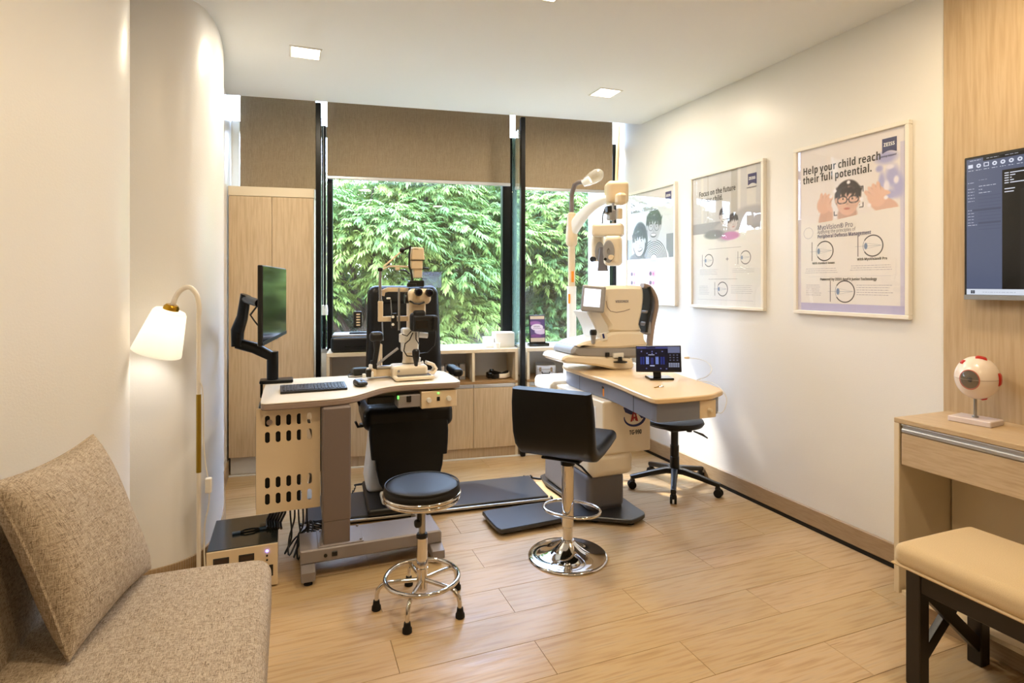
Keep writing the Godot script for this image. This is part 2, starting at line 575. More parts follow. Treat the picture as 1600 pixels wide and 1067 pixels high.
func make_structure() -> void:
	# floor: planks 1.016 x 0.2 m laid along x, each row shifted by half a plank
	var fl := place("floor")
	var sl := MB.new()
	sl.box(Vector3(0.8, -0.055, -1.1), Vector3(4.4, 0.09, 7.9), 0.0)
	part(fl, "underlay", sl, M.joint)
	var shapes := {}
	var row := 0
	var z := -4.801
	r_seed(3)
	while z < 2.6:
		var x := 0.357 - 1.016 * 3 + (0.508 if posmod(int(round((z + 2.2015) / 0.2)), 2) == 1 else 0.0)
		while x < 2.80:
			var x0: float = max(x, -1.35)
			var x1: float = min(x + 1.016, 2.80)
			if x1 - x0 > 0.02:
				var key := "%.3f" % (x1 - x0)
				if not shapes.has(key):
					var p := MB.new()
					p.box(Vector3(0, -0.006, 0), Vector3(x1 - x0 - 0.0014, 0.012, 0.2 - 0.0014), 0.0007)
					shapes[key] = p.mesh()
				inst(fl, "plank", shapes[key], M["plank_%d" % rng.randi_range(0, 5)], Transform3D(Basis.IDENTITY, Vector3((x0 + x1) / 2, rng.randf_range(-0.0003, 0.0), z + 0.1)))
			x += 1.016
		z += 0.2
		row += 1
	# walls
	var m := MB.new()
	m.box(Vector3(2.755, 1.5, -1.1), Vector3(0.15, 3.2, 7.6), 0.0)
	struct("wall_right", m, M.wall_paint)
	m = MB.new()
	m.box(Vector3(0.8, 1.5, 2.675), Vector3(4.4, 3.2, 0.15), 0.0)
	struct("wall_back", m, M.wall_paint)
	wall_line_near = shade_curve([Vector2(-1.12, 2.62), Vector2(-1.1, 0.6), Vector2(-1.06, -0.6), Vector2(-0.97, -1.4), Vector2(-0.84, -1.95), Vector2(-0.67, -2.36), Vector2(-0.583, -2.56), Vector2(-0.60, -2.70), Vector2(-0.68, -2.80), Vector2(-0.80, -2.86)], 8)
	wall_line_far = shade_curve([Vector2(-0.80, -2.862), Vector2(-0.66, -2.885), Vector2(-0.53, -2.915), Vector2(-0.45, -2.955), Vector2(-0.395, -3.02), Vector2(-0.362, -3.11), Vector2(-0.342, -3.24), Vector2(-0.337, -3.40), Vector2(-0.345, -3.62), Vector2(-0.375, -3.90), Vector2(-0.40, -4.12), Vector2(-0.405, -4.45), Vector2(-0.405, -4.95)], 8)
	var line := wall_line_near
	line.append_array(wall_line_far.slice(1))
	var wl := curved_wall(line, -0.1, 3.1, 0.5)
	wl.smooth = 0.9
	struct("wall_left", wl, M.wall_paint)
	# wall under and over the window
	m = MB.new()
	m.box(win(1.5, 0.35, 0.42), Vector3(3.9, 0.92, 0.16), 0.0, wb())
	m.box(win(1.5, 3.08, 0.42), Vector3(3.9, 0.16, 0.16), 0.0, wb())
	struct("wall_window", m, M.wall_paint)
	# ceiling with the blind pocket along the window
	m = MB.new()
	var e0 := win(-0.9, 0, -0.06)
	var e1 := win(3.25, 0, -0.06)
	m.prism(PackedVector2Array([Vector2(-1.4, 2.75), Vector2(2.82, 2.75), Vector2(e1.x, e1.z), Vector2(e0.x, e0.z)]), CEIL, 3.0)
	m.box(win(1.5, 3.05, 0.15), Vector3(4.0, 0.1, 0.75), 0.0, wb())
	struct("ceiling", m, M.ceiling_paint)
	# skirting
	m = MB.new()
	m.box(Vector3(2.672, 0.071, -1.9), Vector3(0.016, 0.094, 5.3), 0.003)
	struct("baseboard_right", m, M.skirting)
	m = MB.new()
	m.box(Vector3(2.6755, 0.012, -1.9), Vector3(0.014, 0.022, 5.3), 0.0)
	struct("trim_1", m, M.black_matte)
	m = MB.new()
	for k in wall_line_far.size() - 1:
		var a := wall_line_far[k]
		var b := wall_line_far[k + 1]
		if a.y < -4.46:
			continue
		var d := (b - a).normalized()
		var o := Vector2(-d.y, d.x) * 0.010
		m.q(Vector3(a.x + o.x, 0.0, a.y + o.y), Vector3(b.x + o.x, 0.0, b.y + o.y), Vector3(b.x + o.x, 0.105, b.y + o.y), Vector3(a.x + o.x, 0.105, a.y + o.y), Vector3(o.x, 0, o.y))
		m.q(Vector3(a.x, 0.105, a.y), Vector3(b.x, 0.105, b.y), Vector3(b.x + o.x, 0.105, b.y + o.y), Vector3(a.x + o.x, 0.105, a.y + o.y), Vector3.UP)
	struct("baseboard_left", m, M.skirting)
	# oak panel behind the television
	m = MB.new()
	m.box(Vector3(2.670, 1.375, 0.5), Vector3(0.02, 2.55, 4.33), 0.002)
	struct("trim_2", m, M.oak_panel)
	# white joint strip where the floor meets the cabinets
	m = MB.new()
	m.box(win(1.53, 0.004, -0.008), Vector3(3.06, 0.012, 0.014), 0.002, wb())
	struct("trim_3", m, M.white_board)
	# window: frame members and panes
	var wn := place("window_1")
	for d in [[-0.07, 0.006], [0.634, 0.676], [2.037, 2.16], [3.03, 3.12]]:
		m = MB.new()
		m.box(win((d[0] + d[1]) / 2, 1.70, 0.36), Vector3(d[1] - d[0], 1.75, 0.08), 0.004, wb())
		part(wn, "mullion", m, M.device_white if d[0] < 0.0 else M.black_metal)
	for d in [[0.81, 0.845], [2.50, 2.575], [2.95, 3.0]]:
		m = MB.new()
		m.box(win(1.53, (d[0] + d[1]) / 2, 0.36), Vector3(3.15, d[1] - d[0], 0.06), 0.003, wb())
		part(wn, "rail", m, M.black_metal if d[0] > 1.0 else M.aluminium)
	for d in [[0.006, 0.634], [0.676, 2.037], [2.16, 3.03]]:
		for h in [[0.845, 2.50], [2.575, 2.95]]:
			m = MB.new()
			m.box(win((d[0] + d[1]) / 2, (h[0] + h[1]) / 2, 0.37), Vector3(d[1] - d[0], h[1] - h[0], 0.0), 0.0, wb())
			m = MB.new()
			m.q(win(d[0], h[0], 0.37), win(d[1], h[0], 0.37), win(d[1], h[1], 0.37), win(d[0], h[1], 0.37), Vector3(0, 0, 1))
			part(wn, "pane", m, M.clear_glass)
	# black posts with glass fins that brace the window
	for d in [0.600, 2.119]:
		var st := place("trim_%d" % (4 if d < 1 else 5))
		m = MB.new()
		m.box(win(d, CEIL / 2, -0.02), Vector3(0.036, CEIL - 0.004, 0.05), 0.004, wb())
		part(st, "post", m, M.black_metal)
		m = MB.new()
		m.box(win(d, 1.72, 0.155), Vector3(0.010, 1.75, 0.29), 0.0, wb())
		part(st, "glass_fin", m, M.fin_glass)
		m = MB.new()
		m.box(win(d + 0.012, 1.71, 0.308), Vector3(0.03, 1.73, 0.016), 0.002, wb())
		part(st, "edge_strip", m, M.black_metal)

func r_seed(s: int) -> void:
	rng.seed = s

func make_blinds() -> void:
	var data := [[0.02, 0.555, 2.045, "left", "brown linen roller blind above the tall oak cabinet"], [0.638, 2.089, 2.158, "mid", "wide brown linen roller blind over the big window pane"], [2.133, 3.004, 2.132, "right", "brown linen roller blind beside the white poster wall"]]
	for d in data:
		var c: float = (d[0] + d[1]) / 2
		var w: float = d[1] - d[0]
		var o := thing("roller_blind", d[4], "blind", win(c, d[2], 0.27), -WA, "roller blinds")
		var m := MB.new()
		m.box(Vector3(0, (2.95 - d[2]) / 2 + 0.012, 0), Vector3(w, 2.95 - d[2] - 0.024, 0.002), 0.0)
		part(o, "fabric", m, M.blind_linen)
		m = MB.new()
		m.rbox(Vector3(0, 0.012, 0), Vector3(w + 0.006, 0.028, 0.014), 0.006, 2)
		part(o, "hem_bar", m, M.aluminium)
		m = MB.new()
		m.cyl(Vector3(-w / 2, 2.945 - d[2], -0.03), Vector3(w / 2, 2.945 - d[2], -0.03), 0.026, 12)
		part(o, "roller", m, M.aluminium)
		if d[3] == "mid":
			m = MB.new()
			for k in 2:
				var cx := -w / 2 - 0.004 - 0.022 * k
				m.tube([Vector3(cx, 0.78, 0.012), Vector3(cx, -0.98, 0.012)], 0.0016, 5)
			part(o, "cord", m, M.cable_white)
			for k in 2:
				m = MB.new()
				m.lathe([Vector2(0, 0.0), Vector2(0.010, 0.0), Vector2(0.012, 0.03), Vector2(0.008, 0.075), Vector2(0, 0.08)], Vector3(-w / 2 - 0.004 - 0.022 * k, -1.05, 0.012), 10)
				part(o, "cord_weight", m, M.white_plastic)

func make_cabinets() -> void:
	# all cabinets are built in the axes of the window wall: x along it, -z outwards
	var o := thing("tall_cabinet", "tall oak two-door cabinet with cream top fascia in the corner", "cabinet", win(0, 0, 0), -WA)
	var m := MB.new()
	m.box(Vector3(0.285, 1.08, -0.155), Vector3(0.56, 1.90, 0.28), 0.002)
	part(o, "body", m, M.cream_board)
	m = MB.new()
	m.box(Vector3(0.284, 2.0, -0.14), Vector3(0.572, 0.066, 0.29), 0.002)
	part(o, "fascia", m, M.cream_board)
	m = MB.new()
	m.box(Vector3(0.285, 0.065, -0.04), Vector3(0.56, 0.125, 0.02), 0.002)
	part(o, "plinth", m, M.white_board)
	for k in 2:
		m = MB.new()
		m.box(Vector3(0.1415 + 0.2845 * k, 1.047, -0.007), Vector3(0.2815, 1.835, 0.018), 0.0015)
		var dr := part(o, "door", m, M["oak_%d" % k])
		m = MB.new()
		var hx := 0.245 + 0.075 * k
		m.tube([Vector3(hx, 1.02, 0.002), Vector3(hx, 1.02, 0.022), Vector3(hx, 0.955, 0.022), Vector3(hx, 0.955, 0.002)], 0.004, 6)
		part(dr, "handle", m, M.satin_steel)
	low_cabinet("long low window cabinet with open shelf over pale wood doors", [0.652, 1.012, 1.373, 1.734, 2.088], [0, 3, 4])
	low_cabinet("short low cabinet between black post and the poster wall", [2.160, 2.61, 3.06], [0, 1, 2])
func low_cabinet(label: String, cut: Array, walls: Array) -> void:
	var s0: float = cut[0]
	var s1: float = cut[cut.size() - 1]
	var o := thing("low_cabinet", label, "cabinet", win(s0, 0, 0), -WA)
	var w := s1 - s0
	var m := MB.new()
	m.box(Vector3(w / 2, 0.828, -0.155), Vector3(w, 0.028, 0.31), 0.0015)
	part(o, "top_board", m, M.cream_board)
	m = MB.new()
	m.box(Vector3(w / 2, 0.583, -0.155), Vector3(w - 0.002, 0.020, 0.31), 0.0015)
	part(o, "shelf_board", m, M.board_edge)
	m = MB.new()
	m.box(Vector3(w / 2, 0.703, -0.302), Vector3(w - 0.004, 0.22, 0.012), 0.0)
	part(o, "back_panel", m, M.cabinet_inside)
	m = MB.new()
	m.box(Vector3(w / 2, 0.325, -0.16), Vector3(w - 0.006, 0.49, 0.27), 0.0)
	part(o, "body", m, M.cabinet_inside)
	m = MB.new()
	m.box(Vector3(w / 2, 0.040, -0.035), Vector3(w - 0.002, 0.078, 0.02), 0.001)
	part(o, "plinth", m, M.low_oak_2)
	for k in walls:
		m = MB.new()
		var cx: float = cut[k] - s0
		cx = 0.011 if k == 0 else (w - 0.011 if k == cut.size() - 1 else cx)
		var full: bool = k == 0 or k == cut.size() - 1
		m.box(Vector3(cx, 0.703, -0.152), Vector3(0.022, 0.22, 0.305), 0.0015)
		if full:
			m.box(Vector3(cx, 0.2865, -0.152), Vector3(0.022, 0.57, 0.305), 0.0015)
		part(o, "side_panel", m, M.cream_board)
	for k in cut.size() - 1:
		var a: float = cut[k] - s0 + (0.024 if k == 0 else 0.0015)
		var b: float = cut[k + 1] - s0 - (0.024 if k == cut.size() - 2 else 0.0015)
		m = MB.new()
		m.box(Vector3((a + b) / 2, 0.311, -0.008), Vector3(b - a, 0.462, 0.018), 0.0015)
		var d := part(o, "door", m, M["low_oak_%d" % (k % 3)])
		m = MB.new()
		m.box(Vector3((a + b) / 2, 0.557, -0.007), Vector3(b - a, 0.026, 0.014), 0.003)
		part(d, "handle", m, M.aluminium, "brushed metal grip strip")

func make_window_items() -> void:
	# printer on the sill
	var o := thing("printer", "black desktop printer with grey lid on the window cabinet", "printer", win(0.86, 0.842, 0.15), -WA)
	var m := MB.new()
	m.rbox(Vector3(0, 0.058, 0), Vector3(0.36, 0.116, 0.26), 0.025, 3)
	part(o, "body", m, M.black_plastic)
	m = MB.new()
	m.rbox(Vector3(0, 0.121, -0.01), Vector3(0.345, 0.022, 0.24), 0.01, 3)
	part(o, "lid", m, M.device_grey)
	m = MB.new()
	m.box(Vector3(0.06, 0.138, 0.03), Vector3(0.22, 0.012, 0.10), 0.004)
	part(o, "flap", m, M.black_plastic)
	m = MB.new()
	m.box(Vector3(0.02, 0.045, 0.1295), Vector3(0.2, 0.006, 0.003), 0.001)
	part(o, "paper_slot", m, M.black_gloss)
	# white boxes
	o = thing("white_box", "tall plain white carton on the window sill", "box", win(2.005, 0.842, 0.16), -WA)
	m = MB.new()
	m.box(Vector3(0, 0.058, 0), Vector3(0.155, 0.116, 0.14), 0.002)
	part(o, "carton", m, M.white_board)
	m = MB.new()
	m.box(Vector3(0, 0.1165, 0), Vector3(0.157, 0.003, 0.07), 0.001)
	part(o, "flap", m, M.white_plastic)
	o = thing("small_box", "small low white box leaning beside the tall white carton", "box", win(1.885, 0.842, 0.17), -WA)
	m = MB.new()
	m.box(Vector3(0, 0.035, 0), Vector3(0.075, 0.07, 0.10), 0.003)
	part(o, "carton", m, M.white_plastic)
	m = MB.new()
	m.box(Vector3(0, 0.071, 0), Vector3(0.078, 0.012, 0.103), 0.003)
	part(o, "lid", m, M.white_board)
	o = thing("white_cup", "round white cup in front of the white boxes on sill", "cup", win(1.93, 0.842, 0.05), 0.0)
	m = MB.new()
	m.lathe([Vector2(0, 0), Vector2(0.022, 0), Vector2(0.027, 0.042), Vector2(0.025, 0.042), Vector2(0.02, 0.005), Vector2(0, 0.005)], Vector3.ZERO, 18)
	part(o, "bowl", m, M.white_plastic)
	# award plaque
	o = thing("award_plaque", "purple award plaque on black stand on the window sill", "plaque", win(2.29, 0.842, 0.13), -WA)
	m = MB.new()
	m.box(Vector3(0, 0.012, 0.01), Vector3(0.17, 0.024, 0.07), 0.003)
	part(o, "stand", m, M.black_gloss)
	var tilt := Basis(Vector3.RIGHT, -0.12)
	m = MB.new()
	m.box(tilt * Vector3(0, 0.138, -0.012), Vector3(0.135, 0.23, 0.02), 0.004, tilt)
	part(o, "slab", m, M.dark_wood)
	var im := Image.create(128, 220, false, Image.FORMAT_RGB8)
	im.fill(Color(0.80, 0.74, 0.66))
	im.fill_rect(Rect2i(0, 26, 128, 160), Color(0.30, 0.22, 0.42))
	soft(im, Vector2(40, 60), Vector2(60, 20), Color(0.55, 0.36, 0.62), 0.8)
	soft(im, Vector2(90, 130), Vector2(60, 30), Color(0.78, 0.72, 0.84), 0.8)
	soft(im, Vector2(60, 95), Vector2(58, 30), Color(0.86, 0.82, 0.90), 0.9)
	soft(im, Vector2(50, 168), Vector2(50, 16), Color(0.45, 0.25, 0.50), 0.9)
	bars(im, 30, 84, 62, 3, 5, Color(0.16, 0.14, 0.28), 1)
	bars(im, 24, 104, 80, 2, 4, Color(0.35, 0.28, 0.45), 2)
	m = MB.new()
	var c := Vector3(0, 0.138, -0.0005)
	m.uq(tilt * (c + Vector3(-0.06, 0.105, 0)), tilt * (c + Vector3(0.06, 0.105, 0)), tilt * (c + Vector3(0.06, -0.105, 0)), tilt * (c + Vector3(-0.06, -0.105, 0)), Vector3(0, 0, 1))
	part(o, "print", m, printed("plaque_print", im))
	# headband instrument on the shelf
	o = thing("headband_loupe", "black head-worn loupe with curled headband on open shelf", "headset", win(1.96, 0.5935, 0.13), -WA + 0.2)
	m = MB.new()
	var ring := []
	for k in 20:
		var a := TAU * k / 20
		ring.append(Vector3(cos(a) * 0.085, 0.035 + 0.014 * sin(a * 2), sin(a) * 0.055))
	var bd := MB.new()
	for k in 20:
		var a: Vector3 = ring[k]
		var b: Vector3 = ring[(k + 1) % 20]
		var n := Vector3(a.x + b.x, 0, a.z + b.z)
		bd.q(a - Vector3(0, 0.02, 0), b - Vector3(0, 0.02, 0), b + Vector3(0, 0.014, 0), a + Vector3(0, 0.014, 0), n)
		var a2 := a * Vector3(0.93, 1, 0.9)
		var b2 := b * Vector3(0.93, 1, 0.9)
		bd.q(a2 - Vector3(0, 0.02, 0), b2 - Vector3(0, 0.02, 0), b2 + Vector3(0, 0.014, 0), a2 + Vector3(0, 0.014, 0), -n)
		bd.q(a + Vector3(0, 0.014, 0), b + Vector3(0, 0.014, 0), b2 + Vector3(0, 0.014, 0), a2 + Vector3(0, 0.014, 0), Vector3.UP)
	part(o, "headband", bd, M.black_plastic)
	m = MB.new()
	m.sweep([Vector3(-0.02, 0.024, 0.058), Vector3(0.03, 0.024, 0.06), Vector3(0.07, 0.026, 0.042), Vector3(0.085, 0.03, 0.01)], Vector3.UP, 0.036, 0.016, 3)
	part(o, "forehead_pad", m, M.device_cream)
	m = MB.new()
	m.rbox(Vector3(-0.095, 0.035, 0.03), Vector3(0.04, 0.05, 0.05), 0.012, 3)
	m.cyl(Vector3(-0.095, 0.035, 0.05), Vector3(-0.095, 0.032, 0.072), 0.012, 12)
	m.rbox(Vector3(-0.06, 0.066, 0.0), Vector3(0.03, 0.02, 0.03), 0.006, 2)
	part(o, "optics", m, M.black_gloss)
	# little boxes at the left of the shelf
	for k in 4:
		o = thing("medicine_box", "small grey carton with cream label on shelf behind armrest" if k % 2 else "small white carton with grey label on shelf behind armrest", "box", win(1.50 + 0.055 * k, 0.5935, 0.15), -WA, "small cartons on the shelf")
		m = MB.new()
		m.box(Vector3(0, 0.055 + 0.006 * (k % 2), 0), Vector3(0.046, 0.11 + 0.012 * (k % 2), 0.08), 0.002)
		part(o, "carton", m, M.device_grey if k % 2 else M.white_board)
		m = MB.new()
		m.box(Vector3(0, 0.05, 0.0405), Vector3(0.036, 0.04, 0.001), 0.0)
		part(o, "label", m, M.device_grey if k % 2 == 0 else M.cream_board)
	# aluminium case
	o = thing("metal_case", "silver flight case with latches on the right shelf", "case", win(2.345, 0.5935, 0.10), -WA - 0.25)
	m = MB.new()
	m.box(Vector3(0, 0.05, -0.05), Vector3(0.155, 0.098, 0.19), 0.004)
	part(o, "shell", m, M.aluminium)
	m = MB.new()
	for sx in [-1, 1]:
		m.box(Vector3(0.074 * sx, 0.05, 0.045), Vector3(0.014, 0.102, 0.006), 0.002)
	m.box(Vector3(0, 0.068, 0.046), Vector3(0.155, 0.010, 0.004), 0.001)
	part(o, "edge_trim", m, M.satin_steel)
	for sx in [-1, 1]:
		m = MB.new()
		m.box(Vector3(0.045 * sx, 0.066, 0.049), Vector3(0.018, 0.034, 0.006), 0.002)
		part(o, "latch", m, M.chrome)
	m = MB.new()
	m.tube([Vector3(-0.03, 0.045, 0.046), Vector3(-0.03, 0.035, 0.062), Vector3(0.03, 0.035, 0.062), Vector3(0.03, 0.045, 0.046)], 0.005, 6)
	part(o, "handle", m, M.black_plastic)

# ---------- flat prints ----------
func printed(key: String, im: Image, rough := 0.5, lit := 0.0) -> StandardMaterial3D:
	var m := mat(key, Color(1, 1, 1), rough)
	var t := ImageTexture.create_from_image(im)
	if lit > 0.0:
		m.albedo_color = Color(0.02, 0.02, 0.02)
		m.emission_enabled = true
		m.emission = Color(1, 1, 1)
		m.emission_operator = BaseMaterial3D.EMISSION_OP_MULTIPLY
		m.emission_texture = t
		m.emission_energy_multiplier = lit
	else:
		m.albedo_texture = t
	m.texture_repeat = false
	return m
func soft(im: Image, c: Vector2, r: Vector2, col: Color, hard := 0.8, turn := 0.0) -> void:
	# a filled ellipse of ink; hard is the share of the radius that is fully inked
	var w := im.get_width()
	var h := im.get_height()
	var big: float = max(r.x, r.y)
	for y in range(max(0, int(c.y - big)), min(h, int(c.y + big) + 1)):
		for x in range(max(0, int(c.x - big)), min(w, int(c.x + big) + 1)):
			var d := (Vector2(x, y) - c).rotated(-turn) / r
			var l := d.length()
			if l < 1.0:
				var a: float = clamp((1.0 - l) / max(0.001, 1.0 - hard), 0.0, 1.0)
				im.set_pixel(x, y, im.get_pixel(x, y).lerp(col, a * col.a))
func circle(im: Image, c: Vector2, r: float, wd: float, col: Color, a0 := 0.0, a1 := TAU) -> void:
	for y in range(max(0, int(c.y - r - wd)), min(im.get_height(), int(c.y + r + wd) + 2)):
		for x in range(max(0, int(c.x - r - wd)), min(im.get_width(), int(c.x + r + wd) + 2)):
			var d := Vector2(x, y) - c
			var an := fposmod(d.angle(), TAU)
			if an < a0 or an > a1:
				continue
			var a: float = clamp(wd * 0.5 + 0.7 - absf(d.length() - r), 0.0, 1.0)
			if a > 0.0:
				im.set_pixel(x, y, im.get_pixel(x, y).lerp(col, a))
func bars(im: Image, x: int, y: int, w: int, n: int, step: int, col: Color, sd: int, centre := false) -> void:
	# lines of print too small to read
	var r := RandomNumberGenerator.new()
	r.seed = sd
	for k in n:
		var lw := w - r.randi_range(0, w / 6)
		var px := x + ((w - lw) / 2 if centre else 0)
		var end := px + lw
		while px < end:
			var wl := r.randi_range(4, 14)
			im.fill_rect(Rect2i(px, y + k * step, min(wl, end - px), 2), col)
			px += wl + 3
func eye_diagram(im: Image, c: Vector2, r: float, ink: Color) -> void:
	circle(im, c, r, 4.0, ink, 0.0, PI * 0.82)
	circle(im, c, r, 4.0, ink, PI * 1.18, TAU)
	circle(im, c, r * 1.0, 1.6, Color(0.45, 0.5, 0.6), PI * 0.82, PI * 1.18)
	soft(im, c + Vector2(-r * 0.72, 0), Vector2(r * 0.2, r * 0.36), Color(0.42, 0.52, 0.68), 0.7)
	im.fill_rect(Rect2i(int(c.x - r * 1.55), int(c.y - r), 3, int(r * 2)), ink)
	im.fill_rect(Rect2i(int(c.x - r * 1.8), int(c.y), int(r * 2.7), 1), Color(0.5, 0.56, 0.66))
	for k in 10:
		im.fill_rect(Rect2i(int(c.x - r * 0.6 + k * r * 0.14), int(c.y - r * 0.25 * (1 - k * 0.1)), int(r * 0.14), 1), Color(0.6, 0.64, 0.7))
		im.fill_rect(Rect2i(int(c.x - r * 0.6 + k * r * 0.14), int(c.y + r * 0.25 * (1 - k * 0.1)), int(r * 0.14), 1), Color(0.6, 0.64, 0.7))

const TOP1 := 0.81
func make_exam_chair() -> void:
	# rail platform that the chair slides on
	var o := thing("rail_platform", "long low black sliding platform under the examination chair", "platform", Vector3(0.80, 0, -3.48), -0.086)
	var m := MB.new()
	m.box(Vector3(0, 0.034, -0.01), Vector3(1.42, 0.018, 0.39), 0.003)
	part(o, "deck", m, M.mat_top)
	m = MB.new()
	m.box(Vector3(0, 0.013, -0.01), Vector3(1.39, 0.022, 0.37), 0.0)
	part(o, "underframe", m, M.black_matte)
	for sz in [-1, 1]:
		m = MB.new()
		m.rbox(Vector3(0, 0.024, 0.203 * sz - 0.01), Vector3(1.45, 0.016, 0.016), 0.006, 2)
		var rl := part(o, "rail", m, M.satin_steel, "polished steel guide rail")
		for sx in [-1, 1]:
			m = MB.new()
			m.box(Vector3(0.728 * sx, 0.020, 0.203 * sz - 0.01), Vector3(0.012, 0.036, 0.03), 0.003)
			part(rl, "end_stop", m, M.black_plastic)
	o = thing("examination_chair", "black leather examination chair with leg rest on a white pedestal", "chair", Vector3(0.685, 0.043, -3.60), -0.05)
	m = MB.new()
	m.rbox(Vector3(-0.03, 0.020, 0.06), Vector3(0.46, 0.036, 0.52), 0.016, 2)
	part(o, "base_plate", m, M.black_plastic)
	m = MB.new()
	m.rbox(Vector3(-0.05, 0.22, -0.12), Vector3(0.36, 0.38, 0.34), 0.04, 3, Basis.IDENTITY, func(p: Vector3) -> Vector3: return Vector3(p.x * (1.0 - 0.12 * (p.y / 0.19)), p.y, p.z))
	part(o, "pedestal", m, M.device_white)
	m = MB.new()
	m.rbox(Vector3(0.0, 0.062, 0.22), Vector3(0.36, 0.034, 0.15), 0.014, 3)
	var fr := part(o, "foot_rest", m, M.device_white)
	m = MB.new()
	m.box(Vector3(0.0, 0.080, 0.225), Vector3(0.27, 0.006, 0.09), 0.002)
	part(fr, "tread_pad", m, M.rubber)
	m = MB.new()
	m.rbox(Vector3(0, 0.495, -0.12), Vector3(0.545, 0.145, 0.50), 0.05, 4)
	part(o, "seat", m, M.leather)
	m = MB.new()
	m.sweep([Vector3(0, 0.47, 0.10), Vector3(0, 0.40, 0.115), Vector3(0, 0.33, 0.125), Vector3(0, 0.265, 0.13)], Vector3.RIGHT, [0.475, 0.475, 0.465, 0.452], 0.06, 3, 0.25)
	m.sweep([Vector3(0, 0.30, 0.12), Vector3(0, 0.20, 0.125), Vector3(0, 0.12, 0.12), Vector3(0, 0.085, 0.115)], Vector3.RIGHT, [0.42, 0.40, 0.36, 0.32], 0.055, 3, 0.3)
	part(o, "leg_rest", m, M.leather)
	var lean := Basis(Vector3.RIGHT, -0.09)
	m = MB.new()
	m.rbox(lean * Vector3(0.03, 0.965, -0.28), Vector3(0.515, 0.70, 0.11), 0.055, 4, lean, func(p: Vector3) -> Vector3: return Vector3(p.x * (1.0 - 0.07 * smoothstep(0.1, 0.35, p.y)), p.y + (0.02 * cos(p.x * 6.0) if p.y > 0.0 else 0.0), p.z + 0.03 * absf(p.x) * 2.0))
	part(o, "backrest", m, M.leather)
	m = MB.new()
	m.rbox(lean * Vector3(0.00, 1.245, -0.25), Vector3(0.33, 0.13, 0.09), 0.04, 3, lean)
	part(o, "headrest", m, M.leather_soft)
	for sx in [-1, 1]:
		m = MB.new()
		m.rbox(Vector3(0.315 * sx + 0.012, 0.735, -0.10), Vector3(0.065, 0.05, 0.26), 0.022, 3)
		var ar := part(o, "armrest", m, M.leather)
		m = MB.new()
		m.sweep([Vector3(0.315 * sx, 0.72, -0.16), Vector3(0.305 * sx, 0.62, -0.22), Vector3(0.27 * sx, 0.52, -0.22)], Vector3.BACK, 0.05, 0.02, 2)
		part(ar, "bracket", m, M.black_metal)
	m = MB.new()
	m.rbox(Vector3(-0.265, 0.455, 0.05), Vector3(0.05, 0.02, 0.05), 0.008, 2)
	m.tube([Vector3(-0.27, 0.45, 0.06), Vector3(-0.30, 0.455, 0.09), Vector3(-0.315, 0.49, 0.10)], 0.008, 6)
	part(o, "lever", m, M.black_plastic)
	m = MB.new()
	m.rbox(Vector3(-0.275, 1.065, -0.38), Vector3(0.055, 0.11, 0.02), 0.008, 2)
	var kp := part(o, "control_panel", m, M.black_plastic)
	for k in 5:
		m = MB.new()
		m.rbox(Vector3(-0.272, 1.10 - 0.018 * k, -0.3695), Vector3(0.024, 0.009, 0.004), 0.0015, 1)
		part(kp, "button", m, M.device_beige)
	var cb := thing("chair_cable", "thin black cable looped on the floor beside chair base", "cable", Vector3(0.30, 0, -3.42))
	m = mb(cb)
	var pp := []
	for k in 12:
		pp.append(on_z(550, 771, -3.72).lerp(on_z(556, 760, -3.80), k / 11.0) + Vector3(0, 0.012 * sin(k * 1.1), 0.02 * cos(k * 0.9)))
	for k in 11:
		var a := TAU * k / 10 + PI
		pp.append(on_z(560, 757, -3.80) + Vector3(0.035 * cos(a) + 0.01, 0.010 * sin(a), 0.02 * sin(a)))
	m.tube(pp, 0.004, 6)
	part(cb, "cord", m, M.black_plastic)

